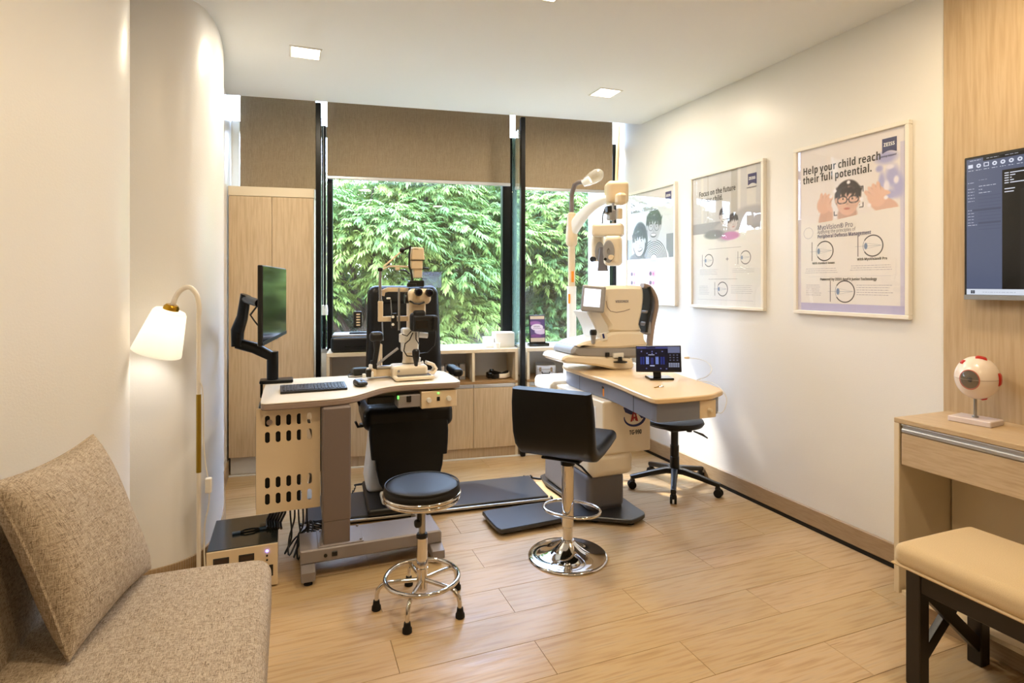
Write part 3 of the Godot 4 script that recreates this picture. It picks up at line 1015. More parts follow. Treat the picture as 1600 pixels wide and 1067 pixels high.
func make_slit_table() -> void:
	var o := thing("instrument_table", "white curved instrument table on a brown grey lifting column", "table", Vector3(0.38, 0, -2.95))
	var out := shade_curve([Vector2(-0.115, -3.50), Vector2(-0.122, -3.2), Vector2(-0.122, -2.87), Vector2(-0.113, -2.825), Vector2(-0.08, -2.812), Vector2(0.08, -2.812), Vector2(0.22, -2.822), Vector2(0.30, -2.865), Vector2(0.38, -2.955), Vector2(0.46, -3.035), Vector2(0.56, -3.07), Vector2(0.70, -3.067), Vector2(0.83, -3.055), Vector2(0.866, -3.065), Vector2(0.885, -3.10), Vector2(0.893, -3.30), Vector2(0.89, -3.44), Vector2(0.87, -3.485), Vector2(0.83, -3.50), Vector2(0.4, -3.50)], 3)
	var m := mb(o)
	m.prism(out, TOP1 - 0.004, TOP1, 0.0012)
	var tp := part(o, "tabletop", m, M.tabletop_white)
	m = mb(o)
	m.prism(out, TOP1 - 0.034, TOP1 - 0.004, 0.006)
	part(tp, "edge_band", m, M.tabletop_edge)
	m = mb(o)
	m.box(Vector3(0.2065, 0.51, -2.875), Vector3(0.127, 0.53, 0.17), 0.006)
	part(o, "column", m, M.warm_grey_metal)
	m = mb(o)
	m.box(Vector3(0.2065, 0.195, -2.872), Vector3(0.119, 0.11, 0.16), 0.004)
	part(o, "inner_column", m, M.warm_grey_metal)
	m = mb(o)
	m.box(Vector3(0.225, 0.141, -2.872), Vector3(0.205, 0.006, 0.19), 0.002)
	for sx in [0.14, 0.315]:
		for sz in [-2.79, -2.95]:
			m.cyl(Vector3(sx, 0.142, sz), Vector3(sx, 0.152, sz), 0.006, 8)
	part(o, "mounting_plate", m, M.base_grey_metal)
	m = mb(o)
	m.box(Vector3(0.35, 0.757, -3.27), Vector3(0.80, 0.036, 0.26), 0.004)
	part(o, "underframe", m, M.warm_grey_metal)
	m = mb(o)
	m.prism(PackedVector2Array([Vector2(0.046, 0.075), Vector2(0.70, 0.075), Vector2(0.70, 0.125), Vector2(0.69, 0.138), Vector2(0.046, 0.138)]), -0.105, 0.105, 0.006, Basis(Vector3.RIGHT, Vector3.BACK, Vector3.UP), Vector3(0, 0, -2.875))
	var bm := part(o, "base_beam", m, M.base_grey_metal)
	m = mb(o)
	m.cyl(Vector3(0.155, 0.105, -2.768), Vector3(0.155, 0.105, -2.764), 0.008, 12)
	part(bm, "socket", m, M.black_plastic)
	m = mb(o)
	m.box(Vector3(0.195, 0.107, -2.767), Vector3(0.024, 0.022, 0.006), 0.002)
	part(bm, "rocker_switch", m, M.black_plastic)
	for sx in [0.079, 0.672]:
		m = mb(o)
		m.prism(PackedVector2Array([Vector2(-2.715, 0.022), Vector2(-3.24, 0.022), Vector2(-3.24, 0.062), Vector2(-3.20, 0.082), Vector2(-2.80, 0.082), Vector2(-2.715, 0.062)]), sx - 0.031, sx + 0.031, 0.004, Basis(Vector3.BACK, Vector3.RIGHT, Vector3.UP), Vector3.ZERO)
		var ft := part(o, "foot", m, M.base_grey_metal)
		for sz in [-2.745, -3.20]:
			m = mb(o)
			m.cyl(Vector3(sx, 0.0, sz), Vector3(sx, 0.022, sz), 0.019, 14, 0.014)
			part(ft, "leveler", m, M.rubber)
	m = mb(o)
	m.box(on_z(593, 623, -3.16), Vector3(0.14, 0.035, 0.10), 0.003)
	part(o, "under_tray", m, M.black_plastic)
	m = mb(o)
	m.box(on_z(637, 624, -3.13), Vector3(0.125, 0.068, 0.10), 0.004)
	var pb := part(o, "power_box", m, M.base_grey_metal)
	m = mb(o)
	m.box(on_z(639, 623, -3.078), Vector3(0.024, 0.034, 0.008), 0.002)
	part(pb, "rocker_switch", m, M.dark_wood)
	m = mb(o)
	m.rbox(on_z(622, 621, -3.078), Vector3(0.007, 0.018, 0.008), 0.003, 2)
	part(pb, "led", m, M.led_green)
	m = mb(o)
	m.box(on_z(683, 621, -3.12), Vector3(0.198, 0.092, 0.10), 0.004)
	var cb := part(o, "control_box", m, M.device_beige)
	for px in [670, 701]:
		m = mb(o)
		var c := on_z(px, 625 if px < 690 else 622, -3.068)
		m.cyl(c - Vector3(0, 0, 0.004), c + Vector3(0, 0, 0.018), 0.014, 16, 0.012)
		part(cb, "knob", m, M.device_white)
	m = mb(o)
	m.box(on_z(685, 623, -3.068), Vector3(0.016, 0.022, 0.006), 0.001)
	part(cb, "rocker_switch", m, M.black_plastic)
	m = mb(o)
	m.rbox(on_z(685, 614, -3.068), Vector3(0.008, 0.008, 0.005), 0.002, 2)
	part(cb, "led", m, M.led_green)
	# perforated holder for the computer, hung under the top
	m = mb(o)
	var x0 := -0.142
	var x1 := 0.137
	var z0 := -2.885
	var ys := [0.300, 0.345, 0.425, 0.50, 0.58, 0.645, 0.715, 0.775]
	var rows := {0: true, 1: true, 4: true, 5: true}
	var cw := (x1 - x0 - 0.05) / 5.0
	var cuts := [[0.318, 0.392, true], [0.392, 0.468, true], [0.468, 0.602, false], [0.602, 0.678, true], [0.678, 0.752, true]]
	for c in cuts:
		if not c[2]:
			m.box(Vector3((x0 + x1) / 2, (c[0] + c[1]) / 2, z0), Vector3(x1 - x0, c[1] - c[0], 0.003), 0.0)
			continue
		m.box(Vector3(x0 + 0.0125, (c[0] + c[1]) / 2, z0), Vector3(0.025, c[1] - c[0], 0.003), 0.0)
		m.box(Vector3(x1 - 0.0125, (c[0] + c[1]) / 2, z0), Vector3(0.025, c[1] - c[0], 0.003), 0.0)
		for k in 5:
			slot_cell(m, Vector2(x0 + 0.025 + cw * (k + 0.5), (c[0] + c[1]) / 2), Vector2(cw, c[1] - c[0]) / 2, 0.0105, 0.015, z0)
	m.box(Vector3((x0 + x1) / 2, 0.304, z0), Vector3(x1 - x0, 0.028, 0.003), 0.0)
	m.box(Vector3((x0 + x1) / 2, 0.764, z0), Vector3(x1 - x0, 0.024, 0.003), 0.0)
	m.box(Vector3((x0 + x1) / 2, 0.2915, -3.07), Vector3(x1 - x0, 0.003, 0.37), 0.0)
	part(o, "computer_holder", m, M.powder_cream, "cream perforated steel holder")
	m = mb(o)
	m.cyl(on_z(421, 660, -2.882), on_z(421, 660, -2.878), 0.013, 16)
	part(o, "cap", m, M.tabletop_edge)

	var pc := thing("computer_tower", "dark computer tower inside the cream perforated holder", "computer", Vector3(-0.01, 0.2935, -3.08))
	m = mb(pc)
	m.box(Vector3(-0.045, 0.52, -3.09), Vector3(0.19, 0.44, 0.38), 0.004)
	part(pc, "case", m, M.black_matte)
	m = mb(pc)
	m.box(Vector3(-0.1425, 0.52, -3.09), Vector3(0.004, 0.43, 0.36), 0.001)
	part(pc, "side_panel", m, M.device_grey)
	m = mb(pc)
	for k in 3:
		m.tube([Vector3(0.085, 0.70 - 0.12 * k, -2.92), Vector3(0.105, 0.62 - 0.1 * k, -2.915), Vector3(0.11, 0.50 - 0.05 * k, -2.93), Vector3(0.09, 0.38, -2.92)], 0.006, 6)
	part(pc, "cable", m, M.device_grey)

func slot_cell(m: MB, c: Vector2, h: Vector2, r: float, l: float, z: float) -> void:
	# a sheet cell with an upright rounded slot cut out: half size h, slot radius r, straight half length l
	var inn := []
	var out := []
	for k in 24:
		var a := TAU * (k + 0.5) / 24
		var d := Vector2(cos(a), sin(a))
		inn.append(c + Vector2(d.x * r, d.y * r + signf(d.y) * l))
		var e := Vector2(d.x / h.x, d.y / h.y)
		out.append(c + d / max(absf(e.x), absf(e.y)))
	# square up the corners
	for k in 24:
		var k2 := (k + 1) % 24
		var a: Vector2 = out[k]
		var b: Vector2 = out[k2]
		for zz in [[0.0015, Vector3(0, 0, 1)], [-0.0015, Vector3(0, 0, -1)]]:
			var f := func(p: Vector2) -> Vector3: return Vector3(p.x, p.y, z + zz[0])
			m.q(f.call(inn[k]), f.call(a), f.call(b), f.call(inn[k2]), zz[1])
			if absf(absf(a.x - c.x) - h.x) < 1e-6 and absf(absf(b.y - c.y) - h.y) < 1e-6 or absf(absf(b.x - c.x) - h.x) < 1e-6 and absf(absf(a.y - c.y) - h.y) < 1e-6:
				m.t(f.call(a), f.call(b), f.call(c + Vector2(signf(a.x - c.x) * h.x, signf(a.y - c.y) * h.y)), zz[1])
		m.q(Vector3(inn[k].x, inn[k].y, z - 0.0015), Vector3(inn[k2].x, inn[k2].y, z - 0.0015), Vector3(inn[k2].x, inn[k2].y, z + 0.0015), Vector3(inn[k].x, inn[k].y, z + 0.0015), Vector3(c.x - inn[k].x, c.y - inn[k].y, 0))

func make_table_items() -> void:
	# monitor on its arm
	var near := Vector3(-0.108, 1.26, -2.701)
	var fr := Vector3(-0.016, 1.25, -3.33)
	var e := (fr - near).normalized()
	e.y = 0.0
	e = e.normalized()
	var n := Vector3(-e.z, 0, e.x)
	var c := (near + fr) * 0.5
	var bs := Basis(e, Vector3.UP, n)
	var w := near.distance_to(fr)
	var o := thing("computer_monitor", "black monitor on a folded black arm clamped to white table", "monitor", Vector3(-0.085, TOP1, -3.40))
	var m := mb(o)
	m.box(c - n * 0.010, Vector3(w, 0.350, 0.020), 0.003, bs)
	part(o, "shell", m, M.black_plastic)
	m = mb(o)
	m.box(c + Vector3(0, 0.006, 0) + n * 0.0006, Vector3(w - 0.012, 0.326, 0.002), 0.0, bs)
	part(o, "screen", m, mat("dark_screen", Color(0.035, 0.037, 0.04), 0.10, 0.0, 0.75))
	m = mb(o)
	m.box(c + Vector3(0, -0.166, 0) + n * 0.0012, Vector3(w, 0.016, 0.003), 0.0, bs)
	part(o, "bezel", m, M.black_plastic)
	m = mb(o)
	m.box(c - n * 0.028, Vector3(0.13, 0.13, 0.018), 0.004, bs)
	m.cyl(c - n * 0.03, c - n * 0.075, 0.026, 14)
	part(o, "mount_plate", m, M.black_metal)
	var el := far(371, 532, 3.02)
	var up := far(384, 470, 2.88)
	var bt := Vector3(-0.085, TOP1, -3.40)
	m = mb(o)
	m.sweep([el + Vector3(0, -0.03, 0), el + Vector3(0.0, 0.05, 0), el.lerp(up, 0.6), up + Vector3(0, 0.03, 0)], Vector3(0.35, 0, -0.93), [0.06, 0.065, 0.055, 0.05], [0.05, 0.06, 0.05, 0.045], 3, 0.35)
	part(o, "upper_arm", m, M.black_metal)
	m = mb(o)
	m.tube([up + Vector3(0, 0.01, 0), up.lerp(c - n * 0.075, 0.5) + Vector3(0, 0.004, 0), c - n * 0.075], 0.020, 12)
	part(o, "swivel", m, M.black_plastic)
	m = mb(o)
	m.sweep([el + Vector3(0.0, -0.015, 0.0), el.lerp(bt + Vector3(0, 0.15, 0), 0.5), bt + Vector3(0.01, 0.135, 0)], Vector3(0.2, 0, -0.98), [0.055, 0.06, 0.05], [0.055, 0.06, 0.05], 3, 0.35)
	part(o, "lower_arm", m, M.black_metal)
	m = mb(o)
	m.cyl(bt + Vector3(0, 0.01, 0), bt + Vector3(0, 0.17, 0), 0.030, 16)
	part(o, "post", m, M.black_metal)
	m = mb(o)
	m.rbox(bt + Vector3(0.02, 0.010, 0.0), Vector3(0.17, 0.020, 0.10), 0.008, 2)
	m.box(bt + Vector3(-0.055, -0.03, -0.0), Vector3(0.012, 0.09, 0.06), 0.003)
	part(o, "clamp", m, M.black_metal)
	m = mb(o)
	var b0 := far(391, 492, 2.86)
	m.tube([b0, b0.lerp(c - n * 0.03, 0.5) + Vector3(0, 0.03, 0), c - n * 0.024 + Vector3(0, -0.06, 0), c - n * 0.024 + Vector3(0, -0.11, 0)], 0.005, 6)
	m.tube([b0, far(398, 502, 2.86), far(406, 512, 2.86)], 0.004, 6)
	part(o, "cable", m, M.black_plastic)
	# keyboard
	var a := on_y(438, 613, 0.82)
	var b := on_y(543, 606, 0.82)
	var ang := -atan2(b.z - a.z, b.x - a.x)
	var kw := a.distance_to(b)
	var f := Basis(Vector3.UP, ang)
	o = thing("keyboard", "black keyboard lying on the white table", "keyboard", (a + b) * 0.5 * Vector3(1, 0, 1) + Vector3(0, TOP1, 0) + f * Vector3(0, 0, -0.07), ang)
	m = MB.new()
	m.prism(PackedVector2Array([Vector2(0.07, 0.0), Vector2(-0.07, 0.0), Vector2(-0.07, 0.022), Vector2(0.07, 0.012)]), -kw / 2, kw / 2, 0.002, Basis(Vector3.BACK, Vector3.RIGHT, Vector3.UP))
	part(o, "case", m, M.black_plastic)
	m = MB.new()
	var sl := Basis(Vector3.RIGHT, 0.071)
	for r in 5:
		for k in 18:
			if r == 4 and k > 3 and k < 9:
				continue
			m.box(Vector3(-kw / 2 + 0.018 + (kw - 0.036) * k / 17.0, 0.0185 - 0.0017 * r + 0.002, -0.052 + 0.025 * r), Vector3(kw / 18 * 0.82, 0.006, 0.020), 0.0015, sl)
	m.box(Vector3(-kw / 2 + 0.018 + (kw - 0.036) * 6 / 17.0, 0.0137, 0.048), Vector3(kw / 18 * 4.7, 0.006, 0.020), 0.0015, sl)
	var ks := part(o, "keys", m, mat("key_grey", Color(0.085, 0.085, 0.09), 0.45))
	ks.set_meta("kind", "stuff")
	# mouse
	var mp := on_y(563, 603, TOP1)
	o = thing("computer_mouse", "small black computer mouse right of the keyboard", "mouse", mp, 0.2)
	m = MB.new()
	m.rbox(Vector3(0, 0.016, 0), Vector3(0.062, 0.034, 0.10), 0.016, 4, Basis.IDENTITY, func(p: Vector3) -> Vector3: return Vector3(p.x * (1.0 - 0.12 * absf(p.z) / 0.05), p.y * (1.0 - 0.35 * smoothstep(-0.01, 0.05, p.z)), p.z))
	part(o, "body", m, M.black_plastic)
	m = MB.new()
	m.cyl(Vector3(-0.004, 0.030, 0.018), Vector3(0.004, 0.030, 0.018), 0.007, 12)
	part(o, "wheel", m, M.device_grey)
	# small black box with cord
	var bp := on_y(563, 586, TOP1)
	o = thing("power_adapter", "small black box with a thin cord behind the mouse", "adapter", bp, 0.1)
	m = MB.new()
	m.rbox(Vector3(0, 0.022, 0), Vector3(0.09, 0.044, 0.06), 0.010, 2)
	part(o, "box", m, M.black_plastic)
	m = MB.new()
	m.tube([Vector3(-0.04, 0.015, 0.0), Vector3(-0.075, 0.008, 0.02), Vector3(-0.08, 0.003, 0.06), Vector3(-0.04, 0.003, 0.085), Vector3(0.01, 0.003, 0.08), Vector3(0.03, 0.003, 0.05)], 0.0025, 6)
	part(o, "cord", m, M.black_plastic)

func S(px: float, py: float, dz := 0.0) -> Vector3:
	return on_z(px, py, -3.33 + dz)
func make_slit_lamp() -> void:
	var at := S(637, 597)
	at.y = TOP1
	var o := thing("slit_lamp", "beige slit lamp microscope with camera on the white table", "microscope", at)
	var m := mb(o)
	m.box(Vector3(at.x + 0.01, TOP1 + 0.016, -3.28), Vector3(0.22, 0.020, 0.24), 0.005)
	for k in [-1, 1]:
		m.cyl(Vector3(at.x + 0.01 + 0.09 * k, TOP1, -3.18), Vector3(at.x + 0.01 + 0.09 * k, TOP1 + 0.008, -3.18), 0.008, 8)
	var bp := part(o, "track_plate", m, M.device_cream)
	m = mb(o)
	m.box(Vector3(at.x + 0.01, TOP1 + 0.0275, -3.28), Vector3(0.185, 0.004, 0.205), 0.001)
	part(bp, "glide_pad", m, M.mat_top)
	m = mb(o)
	m.rbox(S(638, 578, 0.03), Vector3(0.20, 0.070, 0.15), 0.022, 3)
	var bb := part(o, "base", m, M.device_cream)
	m = mb(o)
	m.cyl(S(623, 580, 0.106), S(623, 580, 0.110), 0.007, 12)
	part(bb, "lock_screw", m, M.device_grey)
	m = mb(o)
	m.lathe([Vector2(0, 0), Vector2(0.04, 0), Vector2(0.036, 0.02), Vector2(0.036, 0.085), Vector2(0.047, 0.088), Vector2(0.05, 0.13), Vector2(0.044, 0.15), Vector2(0, 0.15)], S(639, 566) , 20)
	part(o, "pillar", m, M.device_cream)
	m = mb(o)
	m.rbox(S(640, 531, 0.02), Vector3(0.095, 0.14, 0.07), 0.014, 3)
	m.box(S(628, 528, 0.05), Vector3(0.03, 0.05, 0.03), 0.004)
	part(o, "swing_arm", m, M.device_white)
	m = mb(o)
	m.cyl(S(655, 523, 0.05), S(668, 524, 0.05), 0.016, 14)
	part(o, "lens_knob", m, M.white_plastic)
	# rail box at the left, end cover at the right
	m = mb(o)
	m.box(S(598, 581, -0.02), Vector3(0.17, 0.046, 0.06), 0.005)
	m.box(S(580, 581, 0.02), Vector3(0.05, 0.046, 0.05), 0.005)
	part(o, "cross_rail", m, M.device_beige)
	m = mb(o)
	m.cyl(S(588, 574, 0.01), S(640, 572, 0.01), 0.010, 10)
	part(o, "axle", m, M.satin_steel)
	m = mb(o)
	m.sweep([S(664, 582, 0.0), S(676, 581, 0.0), S(680, 575, 0.0), S(676, 569, 0.0), S(666, 566, 0.0)], Vector3.BACK, 0.07, 0.018, 3, 0.3)
	part(o, "end_cover", m, M.device_cream)
	m = mb(o)
	m.rbox(S(654, 571, 0.06), Vector3(0.03, 0.035, 0.03), 0.008, 2)
	m.lathe([Vector2(0, 0), Vector2(0.010, 0), Vector2(0.007, 0.03), Vector2(0.009, 0.045), Vector2(0, 0.05)], S(655, 571, 0.06), 12)
	m.lathe([Vector2(0, 0), Vector2(0.008, 0), Vector2(0.006, 0.02), Vector2(0, 0.025)], S(660, 570, 0.05), 12)
	part(o, "bottle_rack", m, M.device_white)
	m = mb(o)
	m.lathe([Vector2(0, 0), Vector2(0.010, 0.0), Vector2(0.012, 0.02), Vector2(0.020, 0.055), Vector2(0.022, 0.085), Vector2(0.014, 0.096), Vector2(0, 0.098)], S(650, 572, 0.09), 16)
	part(o, "joystick", m, M.black_plastic)
	# microscope
	m = mb(o)
	m.rbox(S(650, 487, 0.0), Vector3(0.098, 0.22, 0.10), 0.018, 3)
	var mc := part(o, "microscope_body", m, M.device_beige)
	m = mb(o)
	m.rbox(S(655, 463, 0.06), Vector3(0.125, 0.088, 0.10), 0.030, 4)
	part(o, "binocular_head", m, M.device_beige)
	m = mb(o)
	m.sweep([S(640, 470, 0.11), S(647, 474, 0.118), S(655, 475, 0.12), S(663, 472, 0.118)], Vector3(0, 0, 1), 0.02, 0.010, 2)
	part(mc, "dark_groove", m, M.black_plastic)
	for p in [Vector2(652, 455), Vector2(669, 456)]:
		var c0 := S(p.x, p.y, 0.09)
		m = mb(o)
		var dr := Vector3(-0.05, -0.10, 1.0).normalized()
		m.lathe([Vector2(0.018, 0), Vector2(0.021, 0.02), Vector2(0.023, 0.05), Vector2(0.020, 0.062), Vector2(0.013, 0.063), Vector2(0.012, 0.045), Vector2(0, 0.045)], c0, 20, Basis(Vector3.RIGHT, dr, Vector3.RIGHT.cross(dr)))
		var ep := part(o, "eyepiece", m, M.black_plastic)
		m = mb(o)
		m.lathe([Vector2(0, 0.047), Vector2(0.0115, 0.046)], c0, 14, Basis(Vector3.RIGHT, dr, Vector3.RIGHT.cross(dr)))
		part(ep, "lens", m, mat("lens_blue", Color(0.10, 0.10, 0.24), 0.05))
	m = mb(o)
	m.cyl(S(632, 466, 0.02), S(640, 466, 0.02), 0.030, 16)
	part(o, "magnification_knob", m, M.black_plastic)
	m = mb(o)
	m.box(S(650, 443, 0.02), Vector3(0.085, 0.035, 0.06), 0.004)
	m.box(S(643, 445, 0.05), Vector3(0.05, 0.022, 0.03), 0.003)
	part(o, "adaptor", m, M.black_plastic)
	# camera
	m = mb(o)
	m.rbox(S(664, 505, 0.12), Vector3(0.135, 0.090, 0.05), 0.010, 3)
	m.rbox(S(655, 491, 0.11), Vector3(0.065, 0.045, 0.055), 0.015, 3)
	m.rbox(S(649, 503, 0.09), Vector3(0.06, 0.105, 0.06), 0.02, 3)
	m.rbox(S(679, 505, 0.13), Vector3(0.03, 0.085, 0.065), 0.012, 3)
	var cam := part(o, "camera", m, M.black_matte)
	m = mb(o)
	m.box(S(659, 507, 0.1465), Vector3(0.066, 0.046, 0.003), 0.001)
	part(cam, "display", m, mat("camera_glass", Color(0.12, 0.105, 0.09), 0.2))
	m = mb(o)
	for p in [Vector2(674, 498), Vector2(675, 504), Vector2(675, 510)]:
		m.cyl(S(p.x, p.y, 0.145), S(p.x, p.y, 0.149), 0.005, 8)
	part(cam, "buttons", m, M.black_plastic)
	m = mb(o)
	m.tube([S(681, 513, 0.12), S(681, 525, 0.11), S(679, 540, 0.08), S(668, 551, 0.06), S(655, 552, 0.05)], 0.0028, 6)
	m.tube([S(645, 520, 0.1), S(640, 531, 0.09), S(633, 537, 0.09), S(631, 548, 0.09), S(636, 556, 0.09), S(647, 557, 0.08)], 0.0035, 6)
	m.tube([S(643, 517, 0.09), S(636, 525, 0.08), S(628, 522, 0.08)], 0.003, 6)
	m.tube([S(650, 519, 0.09), S(650, 530, 0.09), S(655, 538, 0.09)], 0.003, 6)
	part(o, "cable", m, M.black_plastic)
	# lamp tower
	m = mb(o)
	m.rbox(S(651, 397, 0.0), Vector3(0.076, 0.075, 0.08), 0.010, 3, Basis.IDENTITY, func(p: Vector3) -> Vector3: return Vector3(p.x * (1.0 - 0.08 * p.y / 0.037), p.y, p.z))
	m.rbox(S(650, 413, 0.0), Vector3(0.066, 0.055, 0.07), 0.006, 2)
	m.rbox(S(652, 427, 0.0), Vector3(0.050, 0.055, 0.05), 0.005, 2)
	var lt := part(o, "lamp_tower", m, M.device_beige)
	m = mb(o)
	m.box(S(651, 407, 0.0), Vector3(0.077, 0.003, 0.078), 0.0)
	m.box(S(650, 389, 0.041), Vector3(0.028, 0.003, 0.001), 0.0)
	part(lt, "seam", m, M.dark_wood)
	m = mb(o)
	m.rbox(S(661, 403, 0.03), Vector3(0.008, 0.016, 0.016), 0.003, 2)
	part(lt, "emblem", m, M.apron_grey)
	m = mb(o)
	m.cyl(S(659, 419, 0.02), S(669, 419.5, 0.03), 0.005, 10)
	m.cyl(S(660, 435, 0.02), S(667, 435.5, 0.03), 0.005, 10)
	part(o, "filter_lever", m, M.black_plastic)
	m = mb(o)
	m.tube([S(641, 384, 0.03), S(639.5, 400, 0.035), S(639.5, 416, 0.035), S(643, 428, 0.035), S(645, 441, 0.03)], 0.006, 8)
	m.tube([S(625, 422, 0.0), S(634, 423, 0.0), S(640, 428, 0.0)], 0.005, 8)
	part(o, "hose", m, M.black_plastic)
	m = mb(o)
	m.tube([S(599, 417, 0.0), S(626, 394, 0.0)], 0.005, 8)
	m.tube([S(598, 421, 0.0), S(608, 416, 0.0), S(622, 416, 0.0), S(648, 417.5, 0.0)], 0.0055, 8)
	m.box(S(621, 420, 0.0), Vector3(0.024, 0.016, 0.02), 0.003)
	part(o, "fixation_arm", m, M.device_beige)
	m = mb(o)
	m.rbox(S(628, 391, 0.0), Vector3(0.030, 0.030, 0.03), 0.013, 3)
	m.tube([S(630, 391, 0.0), S(639, 387, 0.0)], 0.006, 8)
	m.rbox(S(594, 421, 0.0), Vector3(0.028, 0.022, 0.024), 0.008, 2)
	part(o, "pivot", m, M.black_plastic)
	# head frame
	m = mb(o)
	m.tube([S(594, 424), S(594, 452), S(594.5, 472)], 0.0085, 10)
	m.tube([S(594.5, 468), S(594.5, 472)], 0.011, 10)
	part(o, "upright", m, M.satin_steel)
	m = mb(o)
	m.rbox(S(594.5, 486), Vector3(0.028, 0.115, 0.026), 0.006, 2)
	m.rbox(S(616, 498), Vector3(0.185, 0.030, 0.024), 0.006, 2)
	m.sweep([S(597, 462, -0.03), S(599, 455, -0.02), S(606, 452.5, 0.0), S(625, 452.5, 0.0), S(638, 453, -0.01)], Vector3.BACK, 0.02, 0.026, 3, 0.3)
	part(o, "head_frame", m, M.device_beige)
	m = mb(o)
	m.tube([S(623.5, 450, 0.03), S(623.5, 516, 0.03)], 0.0065, 8)
	m.tube([S(597, 500, -0.02), S(598.5, 532, -0.02)], 0.004, 8)
	m.tube([S(610.5, 468, 0.03), S(612, 490, 0.03)], 0.0025, 6)
	part(o, "guide_rod", m, M.satin_steel)
	m = mb(o)
	m.box(S(607, 466, 0.03), Vector3(0.022, 0.010, 0.012), 0.002)
	for p in [Vector2(614, 495), Vector2(614, 507)]:
		m.cyl(S(p.x, p.y, 0.05), S(p.x, p.y, 0.062), 0.008, 12)
	part(o, "small_knob", m, M.device_white)
	m = mb(o)
	m.box(S(615.5, 501, 0.035), Vector3(0.030, 0.085, 0.02), 0.003)
	part(o, "prism_block", m, M.black_plastic)
	m = mb(o)
	m.tube([S(594, 537, 0.0), S(591, 575, 0.0)], 0.008, 8)
	m.tube([S(596, 538, 0.0), S(596, 575, 0.0)], 0.005, 8)
	part(o, "support_leg", m, M.device_cream)
	m = mb(o)
	m.rbox(S(588, 526, 0.03), Vector3(0.078, 0.058, 0.05), 0.024, 4)
	m.sweep([S(589, 530, 0.03), S(588.5, 548, 0.03), S(586, 564, 0.03), S(585, 577, 0.03)], Vector3.RIGHT, [0.045, 0.03, 0.028, 0.026], 0.03, 3)
	part(o, "hand_grip", m, M.black_plastic)
	m = mb(o)
	m.tube([S(589, 570, 0.05), S(606, 556, 0.05), S(622, 544, 0.05)], 0.007, 8)
	part(o, "ribbed_rod", m, M.device_grey)
	m = mb(o)
	m.box(S(576, 583, 0.06), Vector3(0.03, 0.042, 0.03), 0.004)
	m.box(S(581, 566, 0.04), Vector3(0.016, 0.02, 0.016), 0.003)
	part(o, "clamp", m, M.black_plastic)
	m = mb(o)
	m.box(S(581, 585, 0.06), Vector3(0.018, 0.034, 0.028), 0.004)
	m.box(S(579, 573, 0.04), Vector3(0.02, 0.03, 0.02), 0.004)
	m.box(S(569, 587, 0.06), Vector3(0.02, 0.022, 0.026), 0.004)
	part(o, "clamp_jaw", m, M.device_white)
	m = mb(o)
	m.box(S(675, 437, 0.04), Vector3(0.112, 0.092, 0.003), 0.0)
	part(o, "breath_shield", m, M.acrylic, "clear bluish plastic shield")

